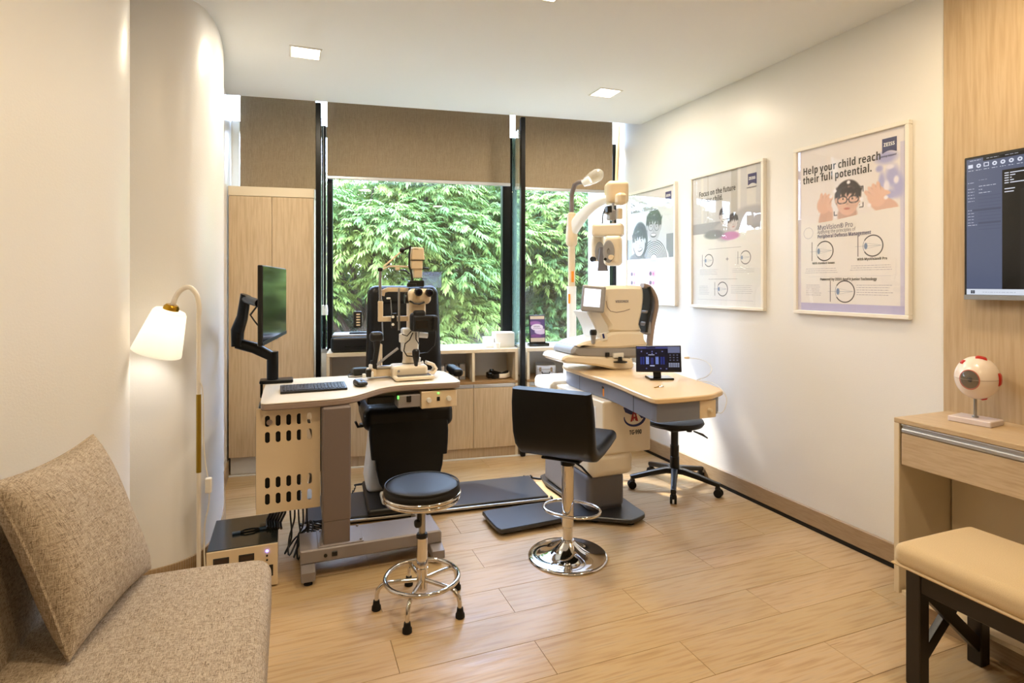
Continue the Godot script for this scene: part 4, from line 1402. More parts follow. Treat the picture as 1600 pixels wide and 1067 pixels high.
func make_stools() -> void:
	# round chrome stool
	var o := thing("round_stool", "round black cushioned stool with chrome foot ring and five legs", "stool", Vector3(0.519, 0, -2.387))
	var m := MB.new()
	m.lathe([Vector2(0, 0.520), Vector2(0.11, 0.519), Vector2(0.142, 0.514), Vector2(0.156, 0.503), Vector2(0.160, 0.490), Vector2(0.158, 0.482), Vector2(0, 0.482)], Vector3.ZERO, 48)
	var st := part(o, "seat", m, M.leather_grey)
	m = MB.new()
	m.lathe([Vector2(0.150, 0.514), Vector2(0.1535, 0.5155), Vector2(0.1565, 0.512), Vector2(0.1565, 0.506)], Vector3.ZERO, 48)
	part(st, "piping", m, M.leather_grey)
	for k in 2:
		m = MB.new()
		ring_tube(m, Vector3(0, 0.473 - 0.018 * k, 0), 0.155 - 0.004 * k, 0.0085, 48, 10)
		part(st, "rim_band", m, M.chrome)
	m = MB.new()
	m.lathe([Vector2(0, 0.478), Vector2(0.145, 0.478), Vector2(0.145, 0.455), Vector2(0.03, 0.44), Vector2(0, 0.44)], Vector3.ZERO, 32)
	part(st, "underside", m, M.satin_steel)
	m = MB.new()
	m.cyl(Vector3(0, 0.29, 0), Vector3(0, 0.45, 0), 0.014, 20)
	part(o, "piston", m, M.satin_steel)
	m = MB.new()
	m.rbox(Vector3(-0.016, 0.40, 0.014), Vector3(0.014, 0.07, 0.03), 0.006, 2)
	m.rbox(Vector3(-0.022, 0.355, 0.018), Vector3(0.03, 0.032, 0.032), 0.012, 3)
	part(o, "height_lever", m, M.black_plastic)
	m = MB.new()
	m.lathe([Vector2(0, 0.305), Vector2(0.021, 0.305), Vector2(0.024, 0.30), Vector2(0.024, 0.288), Vector2(0, 0.288)], Vector3.ZERO, 20)
	part(o, "collar", m, M.black_plastic)
	m = MB.new()
	m.lathe([Vector2(0.0, 0.289), Vector2(0.0225, 0.289), Vector2(0.0225, 0.165), Vector2(0.026, 0.163), Vector2(0.026, 0.156), Vector2(0.0225, 0.154), Vector2(0.0225, 0.07), Vector2(0, 0.07)], Vector3.ZERO, 24)
	part(o, "sleeve", m, M.chrome)
	m = MB.new()
	ring_tube(m, Vector3(0, 0.122, 0), 0.152, 0.0095, 64, 12)
	part(o, "foot_ring", m, M.chrome)
	for k in 5:
		var a := deg_to_rad(-102.0 + 72.0 * k)
		var d := Vector3(sin(a), 0, cos(a))
		m = MB.new()
		var p := [d * 0.018 + Vector3(0, 0.112, 0), d * 0.10 + Vector3(0, 0.110, 0), d * 0.138 + Vector3(0, 0.108, 0), d * 0.163 + Vector3(0, 0.101, 0), d * 0.178 + Vector3(0, 0.086, 0), d * 0.185 + Vector3(0, 0.062, 0), d * 0.187 + Vector3(0, 0.025, 0)]
		m.tube(p, 0.0088, 12)
		var lg := part(o, "leg", m, M.chrome)
		m = MB.new()
		m.lathe([Vector2(0, 0.040), Vector2(0.0125, 0.040), Vector2(0.0145, 0.022), Vector2(0.0185, 0.016), Vector2(0.0190, 0.002), Vector2(0.017, 0.0), Vector2(0, 0.0)], d * 0.187, 18)
		part(lg, "rubber_foot", m, M.rubber)
	# bar stool
	o = thing("bar_stool", "black leather bar stool with backrest and chrome trumpet base", "stool", Vector3(1.286, 0, -2.561), -0.84)
	m = MB.new()
	var path := [Vector3(0, 0.856, 0.212), Vector3(0, 0.79, 0.203), Vector3(0, 0.72, 0.194), Vector3(0, 0.645, 0.184), Vector3(0, 0.595, 0.168), Vector3(0, 0.562, 0.138), Vector3(0, 0.548, 0.09), Vector3(0, 0.550, 0.0), Vector3(0, 0.562, -0.11), Vector3(0, 0.572, -0.20), Vector3(0, 0.568, -0.24)]
	m.sweep(path, Vector3.RIGHT, [0.39, 0.405, 0.41, 0.41, 0.405, 0.40, 0.395, 0.39, 0.385, 0.375, 0.34], [0.05, 0.062, 0.066, 0.068, 0.07, 0.07, 0.068, 0.066, 0.064, 0.056, 0.03], 4, 0.42)
	st = part(o, "seat_shell", m, M.leather)
	for k in 3:
		m = MB.new()
		var zz := 0.06 - 0.07 * k
		m.tube([Vector3(-0.17, 0.577, zz), Vector3(0.17, 0.577, zz)], 0.0022, 6)
		part(st, "seam", m, M.leather_soft)
	m = MB.new()
	m.box(Vector3(0, 0.503, 0), Vector3(0.20, 0.012, 0.20), 0.003)
	m.lathe([Vector2(0, 0.50), Vector2(0.04, 0.50), Vector2(0.036, 0.455), Vector2(0, 0.455)], Vector3.ZERO, 20)
	part(o, "seat_mount", m, M.black_metal)
	m = MB.new()
	m.tube([Vector3(0.02, 0.49, 0.02), Vector3(0.10, 0.475, 0.07), Vector3(0.16, 0.442, 0.10)], 0.005, 8)
	part(o, "height_lever", m, M.black_plastic)
	m = MB.new()
	m.lathe([Vector2(0, 0.46), Vector2(0.030, 0.46), Vector2(0.030, 0.155), Vector2(0.0285, 0.150), Vector2(0, 0.150)], Vector3.ZERO, 32)
	part(o, "outer_tube", m, M.chrome)
	m = MB.new()
	m.cyl(Vector3(0, 0.06, 0), Vector3(0, 0.151, 0), 0.0245, 24)
	part(o, "inner_tube", m, M.chrome)
	m = MB.new()
	var pr := [Vector2(0.0, 0.088), Vector2(0.031, 0.087), Vector2(0.034, 0.080)]
	for k in 13:
		var u := k / 12.0
		pr.append(Vector2(0.034 + 0.156 * u, 0.012 + 0.066 * pow(1.0 - u, 2.6)))
	pr.append_array([Vector2(0.196, 0.007), Vector2(0.197, 0.002), Vector2(0.192, 0.0), Vector2(0, 0.0)])
	m.lathe(pr, Vector3.ZERO, 64)
	part(o, "base", m, M.chrome)
	m = MB.new()
	var lp := []
	for k in 28:
		var a := TAU * k / 28
		var ca := cos(a)
		lp.append(Vector3(0.145 * signf(ca) * pow(absf(ca), 0.8), 0.215, -0.055 + 0.105 * sin(a)))
	m.tube(lp, 0.0075, 10, false, true)
	part(o, "foot_rest", m, M.chrome)
	# low swivel stool with castors
	o = thing("swivel_stool", "low black swivel stool on five castors by the white wall", "stool", Vector3(2.373, 0, -3.16))
	m = MB.new()
	m.lathe([Vector2(0, 0.478), Vector2(0.10, 0.474), Vector2(0.155, 0.468), Vector2(0.182, 0.455), Vector2(0.188, 0.438), Vector2(0.178, 0.422), Vector2(0.12, 0.412), Vector2(0.05, 0.402), Vector2(0, 0.402)], Vector3.ZERO, 40)
	st = part(o, "seat", m, M.leather_grey)
	m = MB.new()
	m.box(Vector3(0.01, 0.398, 0), Vector3(0.17, 0.014, 0.15), 0.004)
	m.cyl(Vector3(0.07, 0.395, 0.06), Vector3(0.07, 0.38, 0.06), 0.018, 12)
	part(o, "seat_plate", m, M.black_plastic)
	m = MB.new()
	m.tube([Vector3(0.08, 0.39, 0.09), Vector3(0.12, 0.372, 0.13), Vector3(0.145, 0.352, 0.15)], [0.005, 0.008, 0.004], 8)
	part(o, "height_lever", m, M.black_plastic)
	m = MB.new()
	m.cyl(Vector3(0, 0.26, 0), Vector3(0, 0.40, 0), 0.024, 20)
	part(o, "piston_cover", m, M.black_plastic)
	m = MB.new()
	m.lathe([Vector2(0, 0.285), Vector2(0.028, 0.285), Vector2(0.028, 0.212), Vector2(0.030, 0.210), Vector2(0.030, 0.10), Vector2(0, 0.10)], Vector3.ZERO, 20)
	part(o, "gas_column", m, M.black_plastic)
	for k in 5:
		var a := deg_to_rad(-110.4 + 72.0 * k)
		var d := Vector3(sin(a), 0, cos(a))
		m = MB.new()
		m.sweep([d * 0.01 + Vector3(0, 0.118, 0), d * 0.06 + Vector3(0, 0.120, 0), d * 0.16 + Vector3(0, 0.102, 0), d * 0.25 + Vector3(0, 0.083, 0), d * 0.292 + Vector3(0, 0.075, 0)], Vector3.UP.cross(d), [0.05, 0.045, 0.036, 0.034, 0.034], [0.04, 0.04, 0.034, 0.03, 0.028], 2, 0.3)
		var lg := part(o, "leg", m, M.black_plastic)
		var sd := Vector3.UP.cross(d)
		m = MB.new()
		for sg in [-1, 1]:
			m.cyl(d * 0.283 + Vector3(0, 0.026, 0) + sd * 0.006 * sg, d * 0.283 + Vector3(0, 0.026, 0) + sd * 0.020 * sg, 0.026, 20)
		part(lg, "castor", m, M.rubber)
		m = MB.new()
		m.rbox(d * 0.279 + Vector3(0, 0.046, 0), Vector3(0.03, 0.04, 0.03), 0.01, 2)
		part(lg, "castor_hood", m, M.black_plastic)

func ring_tube(m: MB, c: Vector3, r: float, t: float, n: int, sides: int) -> void:
	var p := []
	for k in n:
		var a := TAU * k / n
		p.append(c + Vector3(cos(a) * r, 0, sin(a) * r))
	m.tube(p, t, sides, false, true)

const TOP2 := 0.80
func T(px: float, py: float) -> Vector2:
	var p := on_y(px, py, TOP2)
	return Vector2(p.x, p.z)
func inset(poly: PackedVector2Array, d: float) -> PackedVector2Array:
	return Geometry2D.offset_polygon(poly, -d)[0]
func make_refraction_unit() -> void:
	var o := thing("refraction_unit", "refraction stand with beige table, grey column and overhanging phoropter arm", "medical stand", Vector3(1.75, 0, -3.2))
	var m := mb(o)
	m.prism(shade_curve([Vector2(1.035, -2.92), Vector2(1.048, -2.885), Vector2(1.08, -2.875), Vector2(1.30, -2.885), Vector2(1.48, -2.893), Vector2(1.57, -2.86), Vector2(1.74, -2.75), Vector2(1.78, -2.738), Vector2(1.86, -2.765), Vector2(1.895, -2.80), Vector2(1.90, -2.90), Vector2(1.90, -3.58), Vector2(1.60, -3.60), Vector2(1.59, -3.20), Vector2(1.56, -3.16), Vector2(1.30, -3.155), Vector2(1.06, -3.155), Vector2(1.035, -3.12), Vector2(1.032, -3.0)], 3), 0.018, 0.042, 0.004)
	var bp := part(o, "base_plate", m, M.dark_plate)
	for p in [Vector2(1.09, -2.93), Vector2(1.09, -3.10), Vector2(1.45, -2.93), Vector2(1.62, -2.88), Vector2(1.79, -2.78), Vector2(1.85, -2.83), Vector2(1.84, -3.52), Vector2(1.65, -3.52)]:
		m = mb(o)
		m.cyl(Vector3(p.x, 0, p.y), Vector3(p.x, 0.02, p.y), 0.02, 12)
		part(bp, "rubber_foot", m, M.rubber)
	m = mb(o)
	m.rbox(Vector3(1.715, 0.145, -3.22), Vector3(0.245, 0.21, 0.62), 0.035, 4)
	m.box(Vector3(1.72, 0.145, -3.20), Vector3(0.20, 0.206, 0.55), 0.0)
	part(o, "lower_column", m, M.column_grey)
	m = mb(o)
	m.rbox(Vector3(1.725, 0.315, -3.20), Vector3(0.29, 0.145, 0.68), 0.045, 4)
	part(o, "upper_column", m, M.device_cream)
	m = mb(o)
	m.rbox(Vector3(1.82, 0.525, -3.19), Vector3(0.32, 0.305, 0.66), 0.012, 2)
	var bd := part(o, "cabinet_body", m, M.device_cream)
	m = mb(o)
	m.box(Vector3(1.6595, 0.53, -3.12), Vector3(0.004, 0.21, 0.36), 0.001)
	part(bd, "side_door", m, M.device_white)
	m = mb(o)
	m.rbox(Vector3(1.74, 0.655, -3.62), Vector3(0.24, 0.10, 0.30), 0.035, 4)
	part(bd, "rear_cover", m, M.device_white)
	# emblem and number on the front
	var fz := -2.8595
	var c := on_z(992, 655, fz)
	m = mb(o)
	var cres := PackedVector2Array()
	for k in 15:
		var a := lerpf(0.35, -PI - 0.10, k / 14.0)
		cres.append(Vector2(c.x + 0.075 * cos(a) , c.y + 0.012 + 0.055 * sin(a)))
	for k in 15:
		var a := lerpf(-PI + 0.05, 0.10, k / 14.0)
		cres.append(Vector2(c.x - 0.004 + 0.066 * cos(a), c.y + 0.022 + 0.052 * sin(a)))
	m.prism(cres, fz, fz + 0.0008, 0.0, Basis(Vector3.RIGHT, Vector3.BACK, Vector3.UP))
	var cap := PackedVector2Array([Vector2(c.x - 0.078, c.y + 0.075), Vector2(c.x - 0.03, c.y + 0.07), Vector2(c.x + 0.02, c.y + 0.05), Vector2(c.x + 0.074, c.y + 0.032), Vector2(c.x + 0.070, c.y + 0.008), Vector2(c.x + 0.045, c.y + 0.002), Vector2(c.x + 0.02, c.y + 0.030), Vector2(c.x - 0.03, c.y + 0.03), Vector2(c.x - 0.065, c.y + 0.045)])
	m.prism(cap, fz, fz + 0.0008, 0.0, Basis(Vector3.RIGHT, Vector3.BACK, Vector3.UP))
	part(bd, "emblem", m, M.ink_navy, "navy and red emblem")
	lettering(bd, "emblem_letter", "A", Transform3D(Basis.IDENTITY, o.transform.affine_inverse() * (c + Vector3(-0.005, 0.018, 0.0018))), 0.085, M.ink_red, true, 0.95, true)
	lettering(bd, "emblem_letter", "H", Transform3D(Basis.IDENTITY, o.transform.affine_inverse() * (c + Vector3(-0.005, 0.010, 0.0022))), 0.05, M.ink_red, true, 0.8, true)
	lettering(bd, "model_number", "TG-990", Transform3D(Basis.IDENTITY, o.transform.affine_inverse() * on_z(993, 675, fz + 0.001)), 0.036, M.ink, true, 0.72, true)
	# table
	var pts := [T(879, 570), T(884, 573.5), T(905, 580.5), T(925, 587), T(945, 592.5), T(968, 601.5), T(990, 611), T(1008, 618), T(1018, 621.5), T(1032, 623), T(1075, 620), T(1110, 616.5), T(1121, 613), T(1126, 606.5), Vector2(2.19, -2.80), Vector2(2.24, -3.05), Vector2(2.25, -3.48), Vector2(2.21, -3.55), Vector2(1.80, -3.55)]
	var poly := shade_curve(pts, 3)
	m = mb(o)
	m.prism(poly, TOP2 - 0.026, TOP2, 0.005)
	part(o, "tabletop", m, M.tabletop_beige)
	m = mb(o)
	m.prism(inset(poly, 0.022), TOP2 - 0.120, TOP2 - 0.026, 0.003)
	var ap := part(o, "apron", m, M.apron_grey)
	# seams, sticker and drawer on the apron
	for p in [Vector2(906, 606), Vector2(990, 638)]:
		var a := on_x(p.x, p.y, inset_x(poly, p) + 0.0)
		m = mb(o)
		m.box(Vector3(a.x - 0.0005, TOP2 - 0.074, a.z), Vector3(0.002, 0.094, 0.003), 0.0)
		part(ap, "seam", m, M.black_matte)
	var lx := inset_x(poly, Vector2(939, 610))
	m = mb(o)
	var lc := on_x(939, 610, lx)
	m.box(Vector3(lc.x - 0.0012, lc.y, lc.z), Vector3(0.001, 0.058, 0.075), 0.0)
	var lb := part(ap, "warning_label", m, M.label_orange, "orange warning sticker")
	m = mb(o)
	m.box(Vector3(lc.x - 0.002, lc.y + 0.022, lc.z), Vector3(0.001, 0.013, 0.075), 0.0)
	m.box(Vector3(lc.x - 0.002, lc.y - 0.012, lc.z), Vector3(0.001, 0.02, 0.025), 0.0)
	part(lb, "print", m, M.ink)
	var d0 := T(1035, 623)
	var dz: float = d0.y - 0.022
	var dc := on_z(1105, 632, dz)
	m = mb(o)
	m.box(Vector3(dc.x, TOP2 - 0.075, dz + 0.002), Vector3(0.10, 0.088, 0.010), 0.003)
	var dw := part(o, "drawer", m, M.device_beige)
	m = mb(o)
	m.cyl(Vector3(dc.x + 0.005, TOP2 - 0.078, dz + 0.006), Vector3(dc.x + 0.005, TOP2 - 0.078, dz + 0.028), 0.010, 14, 0.008)
	part(dw, "knob", m, M.device_cream)
	m = mb(o)
	var sk := T(1126, 606.5)
	m.box(Vector3(sk.x - 0.018, 0.725, sk.y - 0.03), Vector3(0.014, 0.05, 0.035), 0.003)
	part(ap, "socket", m, M.black_plastic)
	# pole behind the table
	var P := Vector3(1.925, 0, -3.77)
	m = mb(o)
	m.cyl(Vector3(P.x, 0.66, P.z), Vector3(P.x, 0.79, P.z), 0.06, 20)
	m.box(Vector3(1.84, 0.64, -3.70), Vector3(0.20, 0.05, 0.20), 0.01)
	part(o, "pole_socket", m, M.device_white)
	m = mb(o)
	m.cyl(Vector3(P.x, 0.78, P.z), Vector3(P.x, 1.33, P.z), 0.034, 20)
	var pl := part(o, "pole", m, M.device_white)
	m = mb(o)
	m.cyl(Vector3(P.x, 1.33, P.z), Vector3(P.x, 1.72, P.z), 0.026, 20)
	part(pl, "inner_pole", m, M.device_beige)
	m = mb(o)
	m.box(Vector3(P.x - 0.005, 1.40, P.z + 0.026), Vector3(0.02, 0.08, 0.004), 0.001)
	part(pl, "sticker", m, M.label_orange)
	m = mb(o)
	m.box(Vector3(P.x - 0.03, 1.24, P.z + 0.02), Vector3(0.012, 0.07, 0.02), 0.004)
	part(pl, "clip", m, M.label_orange)
	m = mb(o)
	m.lathe([Vector2(0.026, 1.62), Vector2(0.042, 1.64), Vector2(0.044, 1.70), Vector2(0.036, 1.80), Vector2(0.032, 1.86), Vector2(0, 1.88)], P, 20)
	part(o, "arm_joint", m, M.device_beige)
	# arm
	var e1 := far(958, 309, 3.95)
	var aj := Vector3(P.x, 1.74, P.z)
	var sd := (e1 - aj) * Vector3(1, 0, 1)
	sd = sd.normalized().cross(Vector3.UP)
	m = mb(o)
	var ap2 := []
	for k in 11:
		var u := k / 10.0
		ap2.append(aj.lerp(e1, u) + Vector3(0, 0.055 * sin(u * PI) , 0))
	m.sweep(ap2, sd, 0.06, [0.105, 0.095, 0.088, 0.082, 0.076, 0.072, 0.068, 0.064, 0.06, 0.057, 0.055], 4, 0.45)
	part(o, "arm", m, M.device_white)
	m = mb(o)
	var hd := far(963, 302, 3.98)
	m.rbox(hd, Vector3(0.15, 0.155, 0.15), 0.03, 4, Basis(Vector3.UP, -0.35))
	m.rbox(far(970, 311, 3.86), Vector3(0.07, 0.08, 0.07), 0.025, 4)
	part(o, "arm_head", m, M.device_beige)
	m = mb(o)
	m.cyl(far(963, 284, 3.98), far(963, 292, 3.98), 0.03, 16)
	part(o, "pivot_cap", m, M.device_beige)
	m = mb(o)
	m.tube([far(963.5, 287, 4.0), far(966, 197, 4.0)], 0.012, 12)
	part(o, "cable_mast", m, M.device_beige)
	# reading lamp
	m = mb(o)
	m.tube([Vector3(P.x, 1.83, P.z), Vector3(P.x, 2.0, P.z), far(898, 289, 4.18), far(904, 285, 4.16), far(914, 283.5, 4.12)], 0.017, 12)
	part(o, "lamp_stem", m, M.warm_grey_metal)
	m = mb(o)
	var l0 := far(911, 287, 4.12)
	var l1 := far(942, 268, 4.05)
	m.tube([l0, l0.lerp(l1, 0.25), l0.lerp(l1, 0.5), l0.lerp(l1, 0.75), l0.lerp(l1, 0.92), l1], [0.024, 0.036, 0.045, 0.046, 0.032, 0.008], 18)
	part(o, "lamp_shade", m, M.lamp_glass, "clear glass lamp cover")
	m = mb(o)
	m.tube([l0, l0.lerp(l1, 0.35)], [0.022, 0.028], 14)
	part(o, "lamp_holder", m, M.device_white)
	# phoropter, facing the patient's side
	var ph := part(o, "phoropter", phoropter(o), M.device_cream)
	phoropter_faces(o, ph)
	m = mb(o)
	m.box(far(955, 336, 3.9), Vector3(0.05, 0.07, 0.05), 0.006)
	m.box(far(949, 329, 3.9), Vector3(0.035, 0.05, 0.035), 0.004)
	m.cyl(far(958, 318, 3.92), far(958, 352, 3.9), 0.008, 10)
	part(ph, "suspension", m, M.device_grey)
	m = mb(o)
	m.box(far(951, 327, 3.88), Vector3(0.035, 0.045, 0.035), 0.004)
	m.tube([far(946, 325, 3.9), far(942, 335, 3.9), far(941, 350, 3.9)], 0.005, 6)
	part(ph, "connector", m, M.black_plastic)
	m = mb(o)
	m.box(far(968, 334, 3.92), Vector3(0.035, 0.075, 0.035), 0.006)
	part(ph, "balance_block", m, M.device_beige)
func inset_x(poly: PackedVector2Array, p: Vector2) -> float:
	# x of the left face of the apron where the view through p meets it
	var best := 1.75
	for k in 40:
		var x := 1.6 + 0.006 * k
		var q := on_x(p.x, p.y, x)
		if Geometry2D.is_point_in_polygon(Vector2(q.x, q.z), inset(poly, 0.022)):
			return x
	return best
func phoropter(o: Node3D) -> MB:
	# two lens housings under one bridge; the lens faces look to the left and to the camera
	var m := mb(o)
	var bs := Basis(Vector3.UP, -0.62)
	m.rbox(far(950, 360, 3.9), Vector3(0.215, 0.085, 0.13), 0.022, 3, bs)
	m.rbox(far(958, 392, 3.86), Vector3(0.120, 0.200, 0.125), 0.030, 4, bs)
	m.rbox(far(934, 388, 4.02), Vector3(0.090, 0.185, 0.12), 0.030, 4, bs)
	return m
func phoropter_faces(o: Node3D, ph: Node3D) -> void:
	var n := Vector3(-0.58, 0, 0.81).normalized()
	var b := Basis(n.cross(Vector3.UP).normalized(), n, Vector3.UP)
	var m: MB
	for d in [[far(951, 393, 3.80), 0.050, 1.5], [far(937, 393, 3.95), 0.042, 1.6]]:
		m = mb(o)
		m.lathe([Vector2(d[1], 0), Vector2(d[1], 0.010), Vector2(d[1] * 0.85, 0.014), Vector2(0.013, 0.014), Vector2(0.012, 0.004), Vector2(0, 0.004)], d[0], 24, b, 0.75, d[2])
		part(ph, "lens_disc", m, M.device_grey)
	for d in [far(946, 405, 3.795), far(938, 405, 3.94)]:
		m = mb(o)
		m.lathe([Vector2(0, 0.0165), Vector2(0.008, 0.0165), Vector2(0.010, 0.012)], d, 14, b)
		part(ph, "aperture", m, M.black_gloss)
	m = mb(o)
	m.cyl(far(956, 402, 3.77), far(954, 402, 3.74), 0.016, 16)
	part(ph, "dial", m, M.device_beige)
	m = mb(o)
	m.cyl(far(928, 405, 3.95), far(925, 405, 3.93), 0.018, 16)
	part(ph, "side_dial", m, M.black_plastic)
	m = mb(o)
	m.prism(PackedVector2Array([Vector2(-0.035, -0.11), Vector2(0.035, -0.11), Vector2(0.02, 0.05), Vector2(-0.01, 0.05)]), -0.02, 0.02, 0.003, Basis(b.x, n, Vector3.UP), far(942, 398, 3.90))
	part(ph, "nose_guard", m, M.column_grey)

func make_refraction_items() -> void:
	# autorefractor on the table: its long axis runs along x, built from its side view
	var zf := -3.18
	var at := on_z(950, 580, zf)
	at.y = TOP2
	var o := thing("autorefractor", "beige tabletop autorefractor with tilted grey screen and joystick", "medical device", at)
	var side := Basis(Vector3.RIGHT, Vector3.BACK, Vector3.UP)
	var V := func(px: float, py: float) -> Vector2:
		var p := on_z(px, py, zf)
		return Vector2(p.x, p.y)
	var m := mb(o)
	m.prism(shade_curve([V.call(878, 563), V.call(884, 556), V.call(905, 556), V.call(980, 560), V.call(990, 565), V.call(991, 573), V.call(984, 578), V.call(960, 577), V.call(935, 572), V.call(905, 569), V.call(884, 568)], 3), zf - 0.30, zf + 0.0, 0.012, side)
	part(o, "slide_plate", m, M.device_cream)
	m = mb(o)
	m.lathe([Vector2(0, 0), Vector2(0.045, 0), Vector2(0.045, 0.006), Vector2(0.015, 0.01), Vector2(0.012, 0.035), Vector2(0, 0.035)], on_z(969, 566, zf + 0.01) , 20)
	part(o, "locking_wheel", m, M.black_plastic)
	m = mb(o)
	m.prism(shade_curve([V.call(894, 553), V.call(897, 544), V.call(910, 540), V.call(990, 542), V.call(1012, 543), V.call(1012, 556), V.call(985, 560), V.call(930, 560), V.call(903, 559)], 3), zf - 0.29, zf - 0.005, 0.018, side)
	var bs := part(o, "base", m, M.device_grey)
	m = mb(o)
	m.box(on_z(949, 554, zf), Vector3(0.026, 0.026, 0.014), 0.002)
	part(bs, "switch", m, M.black_plastic)
	m = mb(o)
	m.box(on_z(966, 555, zf), Vector3(0.075, 0.03, 0.012), 0.001)
	part(bs, "rating_label", m, M.device_white)
	m = mb(o)
	m.prism(shade_curve([V.call(901, 540), V.call(912, 535), V.call(930, 531), V.call(945, 527), V.call(958, 519), V.call(1003, 519), V.call(1008, 530), V.call(1012, 540), V.call(985, 543), V.call(955, 545), V.call(925, 545)], 3), zf - 0.28, zf + 0.0, 0.015, side)
	part(o, "deck", m, M.device_cream)
	m = mb(o)
	m.prism(shade_curve([V.call(938, 450), V.call(948, 447), V.call(972, 446), V.call(1000, 446.5), V.call(1007, 449), V.call(1009, 465), V.call(1006, 490), V.call(1002, 507), V.call(1003, 520), V.call(958, 520), V.call(954, 510), V.call(946, 498), V.call(941, 488), V.call(939, 470)], 3), zf - 0.25, zf - 0.01, 0.022, side)
	var hd := part(o, "head", m, M.device_cream)
	m = mb(o)
	var sw := []
	for p in [Vector2(947, 470), Vector2(949, 480), Vector2(954, 486), Vector2(963, 488), Vector2(975, 486), Vector2(984, 483)]:
		sw.append(on_z(p.x, p.y, zf - 0.0095))
	m.tube(sw, 0.0022, 6)
	part(hd, "trim_line", m, M.tabletop_edge)
	lettering(hd, "maker_name", "VISIONIX", Transform3D(Basis.IDENTITY, o.transform.affine_inverse() * on_z(972, 471, zf - 0.008)), 0.022, M.ink_grey, true, 1.0, true)
	m = mb(o)
	m.prism(shade_curve([V.call(921, 488), V.call(940, 486), V.call(950, 500), V.call(956, 512), V.call(958, 526), V.call(940, 530), V.call(935, 515), V.call(928, 500)], 3), zf - 0.23, zf - 0.03, 0.01, side)
	part(o, "front_neck", m, M.device_white)
	m = mb(o)
	m.box(on_z(943, 526, zf + 0.003), Vector3(0.045, 0.05, 0.006), 0.002, Basis(Vector3.BACK, 0.25) * Basis(Vector3.UP, -0.4))
	part(o, "button_pad", m, M.device_white)
	m = mb(o)
	m.box(on_z(943, 525, zf + 0.008), Vector3(0.012, 0.03, 0.004), 0.001, Basis(Vector3.BACK, 0.25) * Basis(Vector3.UP, -0.4))
	part(o, "button", m, M.ink_navy)
	# screen facing the operator
	var sb := Basis(Vector3.UP, -0.55) * Basis(Vector3.RIGHT, -0.12) * Basis(Vector3.BACK, -0.08)
	var sc := on_z(927, 467, zf + 0.01)
	m = mb(o)
	m.box(sc, Vector3(0.145, 0.165, 0.05), 0.008, sb)
	m.box(sc + Vector3(0.05, 0, -0.06), Vector3(0.07, 0.14, 0.09), 0.01)
	var sn := part(o, "screen_housing", m, M.device_grey)
	m = mb(o)
	m.box(sc + sb * Vector3(-0.006, 0.004, 0.0252), Vector3(0.102, 0.112, 0.002), 0.0, sb)
	part(sn, "display", m, glow("display_white", Color(0.82, 0.88, 1.0), 0.75))
	# joystick
	m = mb(o)
	m.lathe([Vector2(0, 0), Vector2(0.012, 0), Vector2(0.017, 0.05), Vector2(0.020, 0.055)], on_z(927, 537, zf + 0.0), 16)
	var js := part(o, "joystick", m, M.device_grey)
	m = mb(o)
	m.lathe([Vector2(0.021, 0.055), Vector2(0.023, 0.075), Vector2(0.018, 0.088), Vector2(0, 0.09)], on_z(927, 537, zf + 0.0), 16)
	part(js, "cap", m, M.black_plastic)
	# forehead frame at the far end
	m = mb(o)
	var fp := []
	var k0 := [Vector2(1003, 446), Vector2(1013, 449), Vector2(1020, 459), Vector2(1024, 471), Vector2(1023, 486), Vector2(1019, 505), Vector2(1016, 525), Vector2(1014, 545)]
	for p in shade_curve(k0, 3):
		fp.append(on_z(p.x, p.y, zf - 0.06))
	m.sweep(fp, Vector3.BACK, 0.05, 0.03, 3, 0.4)
	part(o, "forehead_frame", m, M.tabletop_edge)
	m = mb(o)
	var gk := []
	for p in [Vector2(1006, 448), Vector2(1010, 463), Vector2(1009, 480), Vector2(1005, 497), Vector2(1002, 518)]:
		gk.append(on_z(p.x, p.y, zf - 0.09))
	m.sweep(gk, Vector3.BACK, 0.13, 0.02, 2, 0.3)
	part(o, "face_gasket", m, M.black_plastic)
	m = mb(o)
	m.rbox(on_z(1010, 487, zf - 0.07), Vector3(0.05, 0.018, 0.06), 0.006, 2)
	m.rbox(on_z(1009, 512, zf - 0.07), Vector3(0.05, 0.09, 0.07), 0.015, 2)
	part(o, "chin_rest", m, M.device_grey)
	# tablet on a stand
	var tl := far(991, 539, 3.34)
	var tr := far(1060, 541, 3.26)
	var br := far(1069, 580, 3.22)
	var bl := far(996, 582, 3.30)
	var c := (tl + tr + br + bl) / 4
	var ex := ((tr + br) - (tl + bl)).normalized()
	var ey := ((tl + tr) - (bl + br)).normalized()
	ey = (ey - ex * ey.dot(ex)).normalized()
	var tb := Basis(ex, ey, ex.cross(ey))
	var tw: float = ((tr + br) - (tl + bl)).length() / 2
	var tht: float = ((tl + tr) - (bl + br)).length() / 2
	var foot := on_y(1029, 592, TOP2)
	o = thing("tablet_display", "small dark touch display on a stand on the beige table", "tablet", foot)
	m = mb(o)
	m.box(c - tb.z * 0.006, Vector3(tw, tht, 0.012), 0.003, tb)
	part(o, "shell", m, M.black_plastic)
	var im := Image.create(320, 190, false, Image.FORMAT_RGB8)
	im.fill(Color(0.055, 0.06, 0.13))
	im.fill_rect(Rect2i(0, 0, 320, 16), Color(0.26, 0.28, 0.50))
	im.fill_rect(Rect2i(70, 4, 70, 8), Color(0.05, 0.05, 0.08))
	im.fill_rect(Rect2i(232, 0, 88, 50), Color(0.42, 0.44, 0.56))
	im.fill_rect(Rect2i(232, 52, 88, 138), Color(0.045, 0.045, 0.075))
